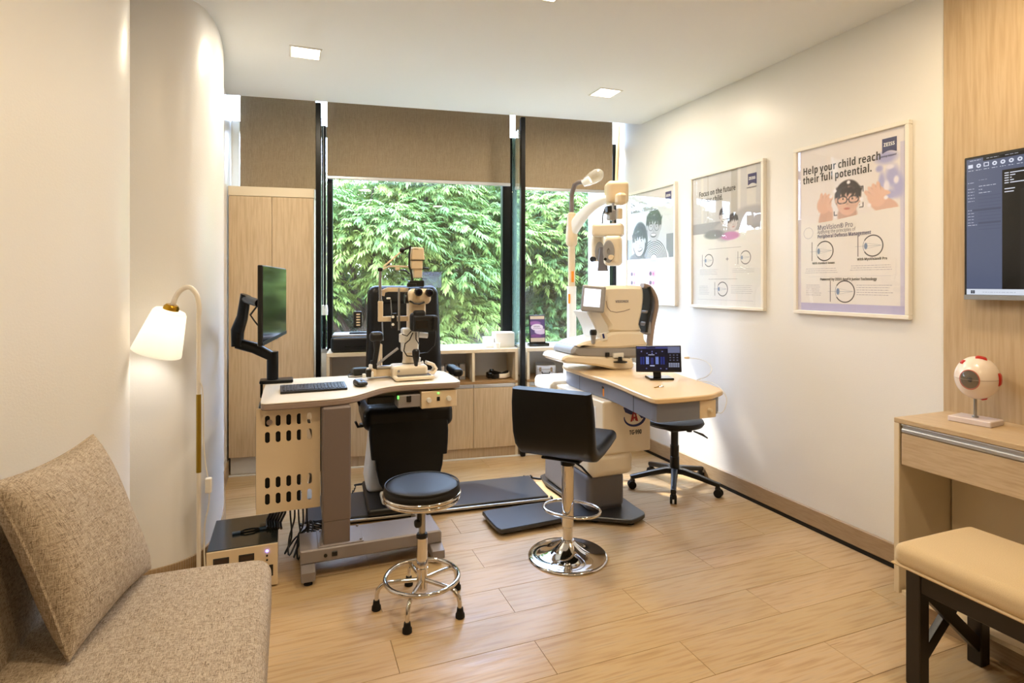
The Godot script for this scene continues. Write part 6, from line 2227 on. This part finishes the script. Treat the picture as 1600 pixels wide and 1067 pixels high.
	# upholstered bench
	o = thing("bench", "dark wooden bench with yellow beige padded seat and crossed braces", "bench", Vector3(2.13, 0, -1.345))
	m = MB.new()
	m.rbox(Vector3(0.0, 0.428, 0.55), Vector3(0.405, 0.078, 1.16), 0.030, 3, Basis.IDENTITY, func(p: Vector3) -> Vector3: return p + Vector3(0, 0.022 * (1.0 - pow(p.x / 0.2, 2.0)) * (1.0 - pow(p.z / 0.58, 4.0)) if p.y > 0 else 0.0, 0), 4)
	var st := part(o, "seat", m, M.bench_cloth)
	m = MB.new()
	m.box(Vector3(0, 0.395, 0.55), Vector3(0.408, 0.008, 1.163), 0.003)
	part(st, "piping", m, M.bench_cloth)
	for sx in [-1, 1]:
		for sz in [0.0, 1.09]:
			m = MB.new()
			m.box(Vector3(0.160 * sx, 0.195, 0.03 + sz), Vector3(0.048, 0.39, 0.048), 0.003)
			part(o, "leg", m, M.dark_wood)
		m = MB.new()
		m.box(Vector3(0.165 * sx, 0.355, 0.57), Vector3(0.026, 0.065, 1.05), 0.003)
		part(o, "side_rail", m, M.dark_wood)
	for sz in [0.03, 1.12]:
		m = MB.new()
		m.box(Vector3(0, 0.355, sz), Vector3(0.28, 0.065, 0.026), 0.003)
		part(o, "end_rail", m, M.dark_wood)
		for sg in [-1, 1]:
			m = MB.new()
			var a := Vector3(-0.145, 0.07 if sg > 0 else 0.325, sz - 0.008 * sg)
			var b := Vector3(0.145, 0.325 if sg > 0 else 0.07, sz - 0.008 * sg)
			m.sweep([a, b], Vector3(0, 0, 1), 0.022, 0.042, 2, 0.1)
			part(o, "cross_brace", m, M.dark_wood)

func squashed(c: Vector3) -> MB:
	# the model eye is a little flatter from side to side
	var m := MB.new()
	var s := Vector3(0.5, 0, 0.86).normalized()
	var b := Basis(s, Vector3.UP, s.cross(Vector3.UP))
	var k := b * Basis.from_scale(Vector3(0.88, 1.02, 1.0)) * b.inverse()
	m.x = Transform3D(k, c - k * c)
	return m
func ring_along(m: MB, c: Vector3, bs: Basis, r: float, t: float) -> void:
	var p := []
	for k in 32:
		var a := TAU * k / 32.0
		p.append(c + bs * Vector3(cos(a) * r, 0, sin(a) * r))
	p.append(p[0])
	m.tube(p, t, 6)

func make_left_side() -> void:
	# sofa along the curved wall
	var o := thing("sofa", "armless grey brown tweed sofa along the curved wall", "sofa", Vector3(-0.34, 0, -0.9))
	var m := mb(o)
	var lump := func(p: Vector3) -> Vector3: return p + Vector3(0, 0.006 * sin(p.z * 5.0) + 0.012 * (1.0 - pow(p.x / 0.30, 2.0)) if p.y > 0.0 else 0.0, 0)
	m.rbox(Vector3(-0.365, 0.335, -0.86), Vector3(0.62, 0.185, 2.53), 0.045, 4, Basis.IDENTITY, lump, 8)
	part(o, "seat_cushion", m, M.tweed)
	m = mb(o)
	m.rbox(Vector3(-0.705, 0.52, -0.83), Vector3(0.12, 0.50, 2.50), 0.05, 4, Basis(Vector3.BACK, 0.12), null, 4)
	part(o, "backrest", m, M.tweed)
	m = mb(o)
	m.box(Vector3(-0.36, 0.19, -0.86), Vector3(0.54, 0.10, 2.48), 0.01)
	part(o, "base", m, mat("sofa_base", Color(0.30, 0.24, 0.19), 0.6))
	for x in [-0.10, -0.62]:
		for z in [-2.05, 0.3]:
			m = mb(o)
			m.cyl(Vector3(x, 0.0, z), Vector3(x, 0.15, z), 0.018, 12, 0.024)
			part(o, "leg", m, M.dark_wood)
	m = mb(o)
	m.box(Vector3(-0.075, 0.10, -1.42), Vector3(0.045, 0.20, 0.045), 0.003)
	part(o, "front_leg", m, mat("sofa_wood", Color(0.48, 0.38, 0.28), 0.45))
	# square pillow leaning on the backrest
	var b0 := Vector3(-0.503, 0.45, -1.653)
	var b1 := Vector3(-0.400, 0.45, -2.10)
	var t0 := Vector3(-0.637, 0.885, -1.70)
	var t1 := Vector3(-0.582, 0.878, -2.155)
	var c := (b0 + b1 + t0 + t1) / 4
	var ex := ((b0 + t0) - (b1 + t1)).normalized()
	var ey := ((t0 + t1) - (b0 + b1)).normalized()
	var ez := ex.cross(ey).normalized()
	ey = ez.cross(ex)
	o = thing("pillow", "square grey brown tweed pillow leaning on the sofa", "pillow", Vector3(-0.47, 0.44, -1.88))
	m = mb(o)
	var half := 0.229
	var puff := func(p: Vector3) -> Vector3:
		var u: float = clamp(p.x / half, -1.0, 1.0)
		var v: float = clamp(p.y / half, -1.0, 1.0)
		var f := pow((1.0 - pow(absf(u), 2.6)) * (1.0 - pow(absf(v), 2.6)), 0.48)
		var k := 1.0 - 0.075 * (1.0 - v * v) * absf(u)
		var l := 1.0 - 0.075 * (1.0 - u * u) * absf(v)
		return Vector3(p.x * k, p.y * l, signf(p.z) * (0.004 + 0.072 * f) + 0.004 * sin(u * 5.0 + v * 3.0) * f)
	for s in [-1.0, 1.0]:
		var n := 22
		for i in n:
			for j in n:
				var q := []
				for d in [[0, 0], [1, 0], [1, 1], [0, 1]]:
					var u: float = -1.0 + 2.0 * (i + d[0]) / n
					var v: float = -1.0 + 2.0 * (j + d[1]) / n
					u = sin(u * PI / 2)
					v = sin(v * PI / 2)
					var p: Vector3 = puff.call(Vector3(u * half, v * half, s))
					q.append(c + ex * p.x + ey * p.y + ez * p.z)
				m.q(q[0], q[1], q[2], q[3], ez * s)
	var pw := part(o, "cover", m, M.tweed)
	m = mb(o)
	var sm := []
	for k in 4:
		for j in 12:
			var u := -1.0 + 2.0 * j / 12.0
			var p: Vector2 = [Vector2(u, -1), Vector2(1, u), Vector2(-u, 1), Vector2(-1, -u)][k]
			var w: Vector3 = puff.call(Vector3(p.x * half, p.y * half, 0))
			sm.append(c + ex * w.x + ey * w.y)
	sm.append(sm[0])
	m.tube(sm, 0.0045, 6)
	part(pw, "piping", m, M.tweed)
	# floor lamp
	var Z := 2.36
	var pole := far(310.5, 700, Z)
	var base := Vector3(pole.x, 0, pole.z)
	o = thing("floor_lamp", "white gooseneck floor lamp with glowing glass shade and brass grip", "floor lamp", base)
	m = mb(o)
	m.lathe([Vector2(0, 0.022), Vector2(0.06, 0.02), Vector2(0.10, 0.012), Vector2(0.105, 0.0), Vector2(0, 0.0)], base, 32)
	part(o, "base", m, M.white_enamel)
	m = mb(o)
	m.cyl(base + Vector3(0, 0.02, 0), Vector3(base.x, far(310, 490, Z).y, base.z), 0.0085, 14)
	part(o, "pole", m, M.white_enamel)
	m = mb(o)
	m.cyl(Vector3(base.x, far(310, 738, Z).y, base.z), Vector3(base.x, far(310, 616, Z).y, base.z), 0.0095, 14)
	part(o, "brass_grip", m, M.gold_paint, "brass coloured section")
	m = mb(o)
	var gp := []
	for p in shade_curve([Vector2(311, 492), Vector2(311, 478), Vector2(308, 462), Vector2(300, 451), Vector2(292, 449), Vector2(283, 453), Vector2(275, 463), Vector2(270, 476)], 4):
		gp.append(far(p.x, p.y, Z))
	m.tube(gp, 0.010, 12)
	part(o, "gooseneck", m, M.white_enamel)
	var s0 := far(267, 483, Z)
	var s1 := far(244.5, 551, Z)
	var ay := (s0 - s1).normalized()
	var axx := ay.cross(Vector3(0, 0, 1)).normalized()
	var lb := Basis(axx, ay, axx.cross(ay))
	m = mb(o)
	m.lathe([Vector2(0, 0.020), Vector2(0.022, 0.019), Vector2(0.029, 0.010), Vector2(0.030, -0.004), Vector2(0, -0.004)], s0, 24, lb)
	part(o, "shade_cap", m, M.brass)
	m = mb(o)
	var ln := s0.distance_to(s1)
	m.lathe([Vector2(0.028, -0.002), Vector2(0.056, -0.006), Vector2(0.063, -0.016), Vector2(0.093, -ln + 0.004), Vector2(0.093, -ln), Vector2(0.090, -ln), Vector2(0.060, -0.018), Vector2(0.054, -0.010), Vector2(0.026, -0.006)], s0, 40, lb)
	var sh := mat("opal_glass", Color(0.96, 0.955, 0.945), 0.35)
	sh.backlight_enabled = true
	sh.backlight = Color(0.98, 0.975, 0.96)
	part(o, "lamp_shade", m, sh)
	m = mb(o)
	var bc := s0 - ay * 0.085
	m.lathe([Vector2(0, 0.075), Vector2(0.013, 0.07), Vector2(0.014, 0.04), Vector2(0.024, 0.018), Vector2(0.028, 0.0), Vector2(0.022, -0.02), Vector2(0, -0.03)], bc, 18, lb)
	part(o, "bulb", m, glow("bulb_glow", Color(1.0, 0.90, 0.74), 8.0))
	var li := OmniLight3D.new()
	li.name = "bulb_light"
	li.light_color = Color(1.0, 0.97, 0.92)
	li.light_energy = LAMP_ENERGY
	li.light_size = 0.028
	li.omni_range = 12.0
	li.omni_attenuation = 2.0
	li.shadow_enabled = true
	o.add_child(li)
	li.position = bc - base
	m = mb(o)
	var cd := []
	for p in shade_curve([Vector2(312.5, 598), Vector2(316, 606), Vector2(318, 640), Vector2(318, 690), Vector2(322, 730), Vector2(325, 745)], 3):
		cd.append(far(p.x, p.y, Z - 0.005))
	m.tube(cd, 0.0028, 6)
	cd = []
	for p in shade_curve([Vector2(327, 770), Vector2(326, 790), Vector2(320, 820), Vector2(319, 860), Vector2(320, 900), Vector2(316, 960)], 3):
		cd.append(far(p.x, p.y, Z - 0.005))
	m.tube(cd, 0.0028, 6)
	var cb := part(o, "cord", m, M.cable_white)
	m = mb(o)
	m.rbox(far(326, 758, Z), Vector3(0.026, 0.062, 0.022), 0.006, 2)
	part(cb, "inline_switch", m, M.white_plastic)
	# voltage stabiliser box
	o = thing("power_supply_box", "cream metal power box with dark lid and glowing blue lamp", "power box", Vector3(-0.19, 0, -2.955))
	m = MB.new()
	m.box(Vector3(0, 0.1, 0.175), Vector3(0.285, 0.186, 0.006), 0.002)
	m.box(Vector3(0, 0.098, 0), Vector3(0.28, 0.18, 0.345), 0.002)
	part(o, "case", m, M.powder_cream)
	m = MB.new()
	m.box(Vector3(0, 0.1925, -0.002), Vector3(0.283, 0.009, 0.352), 0.002)
	part(o, "lid", m, mat("lid_dark", Color(0.10, 0.115, 0.11), 0.16, 0.0, 0.7))
	for x in [-0.085, 0.015]:
		m = MB.new()
		m.box(Vector3(x, 0.148, 0.1785), Vector3(0.062, 0.030, 0.003), 0.001)
		var wd := part(o, "meter_frame", m, M.black_plastic)
		m = MB.new()
		m.box(Vector3(x, 0.148, 0.1803), Vector3(0.052, 0.020, 0.001), 0.0)
		part(wd, "meter_face", m, mat("meter_brown", Color(0.22, 0.17, 0.15), 0.25))
	m = MB.new()
	m.lathe([Vector2(0, 0.006), Vector2(0.004, 0.005), Vector2(0.006, 0.0)], Vector3(0.098, 0.163, 0.178), 14, Basis(Vector3.RIGHT, Vector3.BACK, Vector3.DOWN))
	part(o, "power_led", m, M.led_blue)
	for y in [0.143, 0.124]:
		m = MB.new()
		m.cyl(Vector3(0.098, y, 0.177), Vector3(0.098, y, 0.182), 0.0042, 10)
		part(o, "button", m, M.black_plastic)
	m = MB.new()
	m.box(Vector3(0.115, 0.075, 0.1785), Vector3(0.016, 0.05, 0.003), 0.001)
	part(o, "outlet", m, M.black_plastic)
	for x in [-0.11, 0.11]:
		m = MB.new()
		for z in [-0.14, 0.14]:
			m.cyl(Vector3(x, 0.0, z), Vector3(x, 0.008, z), 0.012, 10)
		part(o, "foot", m, M.rubber)
	# pliers on the lid
	o = thing("pliers", "dark blue handled frame pliers lying on the box lid", "pliers", on_y(388, 831, 0.197), 0.12)
	m = MB.new()
	m.sweep([Vector3(-0.035, 0.006, 0.002), Vector3(-0.015, 0.006, 0.015), Vector3(0.015, 0.006, 0.017), Vector3(0.05, 0.006, 0.004)], Vector3.UP, 0.009, 0.008, 2)
	m.sweep([Vector3(-0.035, 0.006, -0.002), Vector3(-0.015, 0.006, -0.015), Vector3(0.015, 0.006, -0.017), Vector3(0.05, 0.006, -0.004)], Vector3.UP, 0.009, 0.008, 2)
	part(o, "jaws", m, M.black_metal)
	for s in [-1, 1]:
		m = MB.new()
		m.sweep([Vector3(0.045, 0.006, 0.004 * s), Vector3(0.085, 0.006, 0.008 * s)], Vector3.UP, 0.010, 0.009, 2)
		part(o, "grip", m, mat("tool_blue", Color(0.14, 0.23, 0.33), 0.4))
	m = MB.new()
	m.box(Vector3(-0.05, 0.006, 0.0), Vector3(0.035, 0.010, 0.016), 0.002)
	part(o, "nose", m, mat("tool_blue", Color(0.14, 0.23, 0.33), 0.4))
	# cables that run down from the computer holder
	o = thing("cable_bundle", "tangle of black cables hanging behind the cream power box", "cables", Vector3(-0.05, 0, -3.1))
	r_seed(12)
	for k in 6:
		m = mb(o)
		var a := Vector3(-0.075 + 0.012 * k, 0.30, -3.05 + 0.012 * k)
		m.tube([a, a + Vector3(-0.004, -0.05, 0.02), Vector3(-0.10 + 0.012 * k, 0.208, -3.02 + 0.01 * k), Vector3(-0.095 + 0.012 * k, 0.206, -2.93 + 0.006 * k)], 0.006, 6)
		part(o, "cord", m, M.black_plastic)
	for k in 5:
		m = mb(o)
		var pts := []
		var px := rng.randf_range(0, 1)
		var run := shade_curve([Vector2(0, 0), Vector2(0.35, 1), Vector2(0.7, 2), Vector2(1, 3)], 1)
		var x0 := 0.0 + 0.02 * k
		var raw := [Vector3(x0, 0.296, -3.10), Vector3(x0 + 0.005, 0.20 - 0.02 * k, -3.09 + 0.02 * px), Vector3(x0 + 0.01 - 0.03 * (k % 2), 0.09, -3.06), Vector3(x0 - 0.02, 0.02, -3.05 + 0.03 * k), Vector3(x0 + 0.03, 0.07 + 0.02 * k, -3.10 + 0.02 * k), Vector3(0.10, 0.10 + 0.012 * k, -3.09), Vector3(0.20, 0.06 + 0.016 * k, -3.06)]
		for i in raw.size() - 1:
			for j in 5:
				pts.append(raw[i].cubic_interpolate(raw[i + 1], raw[max(i - 1, 0)], raw[min(i + 2, raw.size() - 1)], j / 5.0))
		m.tube(pts, 0.0042, 6)
		part(o, "cord", m, M.black_plastic)

const LAMP_ENERGY := 0.085
const DOWN_ENERGY := 1.38
const SUN_ENERGY := 3.0
func make_downlights() -> void:
	var proto: Node3D
	var spots := [Vector3(0.085, CEIL, -3.447), Vector3(2.01, CEIL, -3.43), Vector3(1.06, CEIL, -2.33), Vector3(0.085, CEIL, -1.25), Vector3(2.05, CEIL, -1.20), Vector3(1.06, CEIL, 0.3)]
	var labels := ["square recessed downlight in the ceiling above the white table", "square recessed downlight in the ceiling near the window end of the poster wall", "square recessed downlight in the ceiling over the bar stool", "square recessed downlight in the ceiling over the sofa", "square recessed downlight in the ceiling over the padded bench", "square recessed downlight in the ceiling over the open floor", "square recessed downlight in the ceiling by the back wall behind the sofa", "square recessed downlight in the ceiling by the back wall beyond the console"]
	for k in spots.size():
		var o := thing("downlight", labels[k], "ceiling light", spots[k], 0.0, "recessed square downlights")
		var m := MB.new()
		for d in [[0.0, 0.080], [0.0, -0.080]]:
			m.box(Vector3(0, -0.002, d[1]), Vector3(0.172, 0.006, 0.012), 0.002)
			m.box(Vector3(d[1], -0.002, 0), Vector3(0.012, 0.006, 0.148), 0.002)
		part(o, "rim", m, M.white_plastic)
		m = MB.new()
		m.box(Vector3(0, -0.0015, 0), Vector3(0.148, 0.003, 0.148), 0.0)
		part(o, "diffuser", m, M.downlight_glow)
		var l := AreaLight3D.new()
		l.name = "downlight_lamp"
		l.area_size = Vector2(0.148, 0.148)
		l.light_color = Color(1.0, 0.93, 0.82) if k < 3 else Color(1.0, 0.885, 0.71)
		l.light_energy = DOWN_ENERGY
		l.area_range = 14.0
		l.area_attenuation = 2.0
		l.shadow_enabled = true
		o.add_child(l)
		l.position = Vector3(0, -0.008, 0)
		l.rotation.x = -PI / 2

func leaf_spray(sd: int, n: int, len: float, wid: float) -> ArrayMesh:
	# a drooping spray of pointed leaflets along a short stalk
	var r := RandomNumberGenerator.new()
	r.seed = sd
	var m := MB.new()
	m.smooth = 0.3
	for k in n:
		var u := float(k) / (n - 1)
		var side := -1.0 if k % 2 else 1.0
		var an := side * lerpf(1.25, 0.25, u) + r.randf_range(-0.15, 0.15)
		var o := Vector3(0, -0.25 * u * u * len * 1.4, u * len * 1.5)
		var d := Vector3(sin(an), -0.25 - 0.35 * r.randf(), cos(an)).normalized()
		var s := d.cross(Vector3.UP).normalized()
		var l := len * r.randf_range(0.75, 1.1)
		var w := wid * r.randf_range(0.8, 1.15)
		var a := o
		var b := o + d * l * 0.45
		var c := o + d * l + Vector3(0, -0.22 * l, 0)
		var up := s.cross(d) * w * 0.25
		m.t(a, b + s * w - up, b, Vector3.UP)
		m.t(a, b, b - s * w - up, Vector3.UP)
		m.t(b + s * w - up, c, b, Vector3.UP)
		m.t(b, c, b - s * w - up, Vector3.UP)
	return m.mesh()
func make_outside() -> void:
	var gm := MB.new()
	gm.box(Vector3(2, -4.55, -16), Vector3(40, 0.1, 22), 0.0)
	var gr := mat("lawn", Color(0.24, 0.34, 0.14), 0.95)
	struct("ground", gm, gr)
	var bark := mat("bark", Color(0.30, 0.25, 0.20), 0.9)
	bump(tri(bark, Vector3(2, 0.7, 2), true), noise(0.05, 4, 51, [], 256), 1.0)
	var leaf := mat("leaf", Color(1, 1, 1), 0.6, 0.0, 0.3)
	leaf.vertex_color_use_as_albedo = true
	leaf.backlight_enabled = true
	leaf.backlight = Color(0.50, 0.58, 0.30)
	var sprays := [leaf_spray(1, 11, 0.085, 0.0115), leaf_spray(2, 13, 0.075, 0.010), leaf_spray(3, 9, 0.09, 0.0135)]
	var trees := [
		[Vector3(0.9, 1.1, -7.7), Vector3(1.5, 2.2, 1.1), 0, "pale green feathery tree outside the window behind the examination chair"],
		[Vector3(2.9, 1.1, -8.0), Vector3(1.4, 2.2, 1.1), 1, "bright green leafy tree outside the middle of the window"],
		[Vector3(4.8, 1.1, -8.0), Vector3(1.5, 2.2, 1.2), 2, "dark green leafy tree outside the right window pane"],
		[Vector3(6.9, 1.1, -8.4), Vector3(1.5, 2.2, 1.3), 1, "bushy green tree outside beyond the poster wall"],
		[Vector3(-0.9, 1.0, -8.3), Vector3(1.4, 2.1, 1.2), 2, "leafy tree outside behind the tall oak cabinet"],
		[Vector3(2.2, 1.3, -11.0), Vector3(2.6, 2.3, 1.6), 2, "tall shaded tree standing behind the bright trees outside"],
		[Vector3(6.2, 1.3, -11.4), Vector3(2.6, 2.3, 1.6), 0, "tall far tree behind the dark green tree outside"],
		[Vector3(-1.8, 1.3, -11.4), Vector3(2.4, 2.3, 1.6), 1, "tall far tree behind the pale feathery tree outside"]]
	# linear base colours of leaves: yellow green, mid green, deep green
	var tones := [[Vector3(0.36, 0.45, 0.10), Vector3(0.16, 0.30, 0.085)], [Vector3(0.27, 0.38, 0.08), Vector3(0.085, 0.19, 0.06)], [Vector3(0.13, 0.225, 0.065), Vector3(0.042, 0.10, 0.042)]]
	for ti in trees.size():
		var d = trees[ti]
		var c: Vector3 = d[0]
		var rad: Vector3 = d[1]
		r_seed(100 + ti)
		var o := thing("tree", d[3], "tree", Vector3(c.x, -4.5, c.z), 0.0, "trees outside the window")
		var m := MB.new()
		m.tube([Vector3(0, 0, 0), Vector3(0.05, 2.2, 0), Vector3(-0.05, 4.2, 0.05), Vector3(0.1, 4.5 + c.y - rad.y * 0.2, 0), Vector3(0.05, 4.5 + c.y + rad.y * 0.6, 0)], [0.22, 0.17, 0.13, 0.08, 0.03], 10)
		var clumps := []
		for k in 60:
			var dir := Vector3(rng.randf_range(-1, 1), rng.randf_range(-1, 1), rng.randf_range(-0.6, 1)).normalized()
			var rr := rng.randf_range(0.62, 1.0)
			clumps.append([dir * rad * rr + Vector3(0, 4.5 + c.y, 0), rng.randf_range(0.28, 0.56) * (1.0 if ti < 5 else 1.5), rng.randf()])
		for k in range(0, clumps.size(), 3):
			var e: Vector3 = clumps[k][0]
			var s := Vector3(0.0, lerpf(3.0, e.y - 0.5, 0.75), 0.0)
			m.tube([s, s.lerp(e, 0.5) + Vector3(0, 0.15, 0), e], [0.05, 0.03, 0.012], 6)
		part(o, "trunk", m, bark)
		var per := 180 if ti < 5 else 120
		for sp in 3:
			var mm := MultiMesh.new()
			mm.transform_format = MultiMesh.TRANSFORM_3D
			mm.use_colors = true
			mm.mesh = sprays[sp]
			var xs := []
			var cs := []
			for q in clumps:
				for k in per / 3:
					var dir := Vector3(rng.randf_range(-1, 1), rng.randf_range(-0.45, 1), rng.randf_range(-1, 1)).normalized()
					var p: Vector3 = q[0] + dir * Vector3(1.15, 0.62, 1.15) * q[1] * rng.randf_range(0.75, 1.05)
					var yaw := atan2(dir.x, dir.z) + rng.randf_range(-0.7, 0.7)
					var b := Basis(Vector3.UP, yaw) * Basis(Vector3.RIGHT, 0.25 - 0.5 * dir.y + rng.randf_range(-0.3, 0.3))
					var f := rng.randf_range(0.75, 1.25) * (1.0 if ti < 5 else 1.7)
					xs.append(Transform3D(b.scaled(Vector3(f, f, f)), p))
					var kk: float = clamp(q[2] + rng.randf_range(-0.35, 0.35), 0.0, 1.0)
					var tn: Vector3 = tones[d[2]][0].lerp(tones[d[2]][1], kk) * 0.76
					cs.append(Color(tn.x, tn.y, tn.z))
			mm.instance_count = xs.size()
			for k in xs.size():
				mm.set_instance_transform(k, xs[k])
				mm.set_instance_color(k, cs[k])
			var mi := MultiMeshInstance3D.new()
			mi.name = "foliage"
			mi.multimesh = mm
			mi.material_override = leaf
			mi.set_meta("kind", "stuff")
			o.add_child(mi, true)

func _ready() -> void:
	# camera: upright lens with the horizon above the middle of the frame
	var cam := Camera3D.new()
	cam.name = "camera"
	cam.projection = Camera3D.PROJECTION_FRUSTUM
	cam.near = 0.05
	cam.far = 200.0
	cam.size = 0.05 * 1067.0 / FOC
	cam.frustum_offset = Vector2(0, 0.05 * (443.0 - 533.5) / FOC)
	add_child(cam)
	cam.position = Vector3(0, EYE, 0)
	cam.rotation.y = -YAW
	cam.current = true
	# hazy bright sky and the sun that falls over the trees onto the floor and the poster wall
	var env := Environment.new()
	env.background_mode = Environment.BG_SKY
	var sm := ProceduralSkyMaterial.new()
	sm.sky_top_color = Color(0.72, 0.83, 1.0)
	sm.sky_horizon_color = Color(0.92, 0.96, 1.0)
	sm.ground_bottom_color = Color(0.25, 0.30, 0.22)
	sm.ground_horizon_color = Color(0.50, 0.56, 0.50)
	sm.sky_energy_multiplier = 3.8
	sm.ground_energy_multiplier = 1.2
	sm.sun_angle_max = 1.0
	var sky := Sky.new()
	sky.sky_material = sm
	env.sky = sky
	env.tonemap_mode = Environment.TONE_MAPPER_LINEAR
	env.tonemap_exposure = 1.12
	env.sdfgi_enabled = true
	env.ssao_enabled = true
	env.ssil_enabled = true
	var we := WorldEnvironment.new()
	we.name = "environment"
	we.environment = env
	add_child(we)
	var sun := DirectionalLight3D.new()
	sun.name = "sun"
	sun.light_color = Color(1.0, 0.96, 0.88)
	sun.light_energy = SUN_ENERGY
	sun.light_angular_distance = 2.5
	sun.shadow_enabled = true
	add_child(sun)
	sun.look_at_from_position(Vector3.ZERO, Vector3(0.58, -1.33, 1.0), Vector3.UP)
	make_materials()
	make_downlights()
	make_structure()
	make_blinds()
	make_cabinets()
	make_exam_chair()
	make_slit_table()
	make_refraction_unit()
	make_stools()
	make_right_side()
	make_left_side()
	make_posters()
	make_slit_lamp()
	make_table_items()
	make_refraction_items()
	make_window_items()
	make_outside()
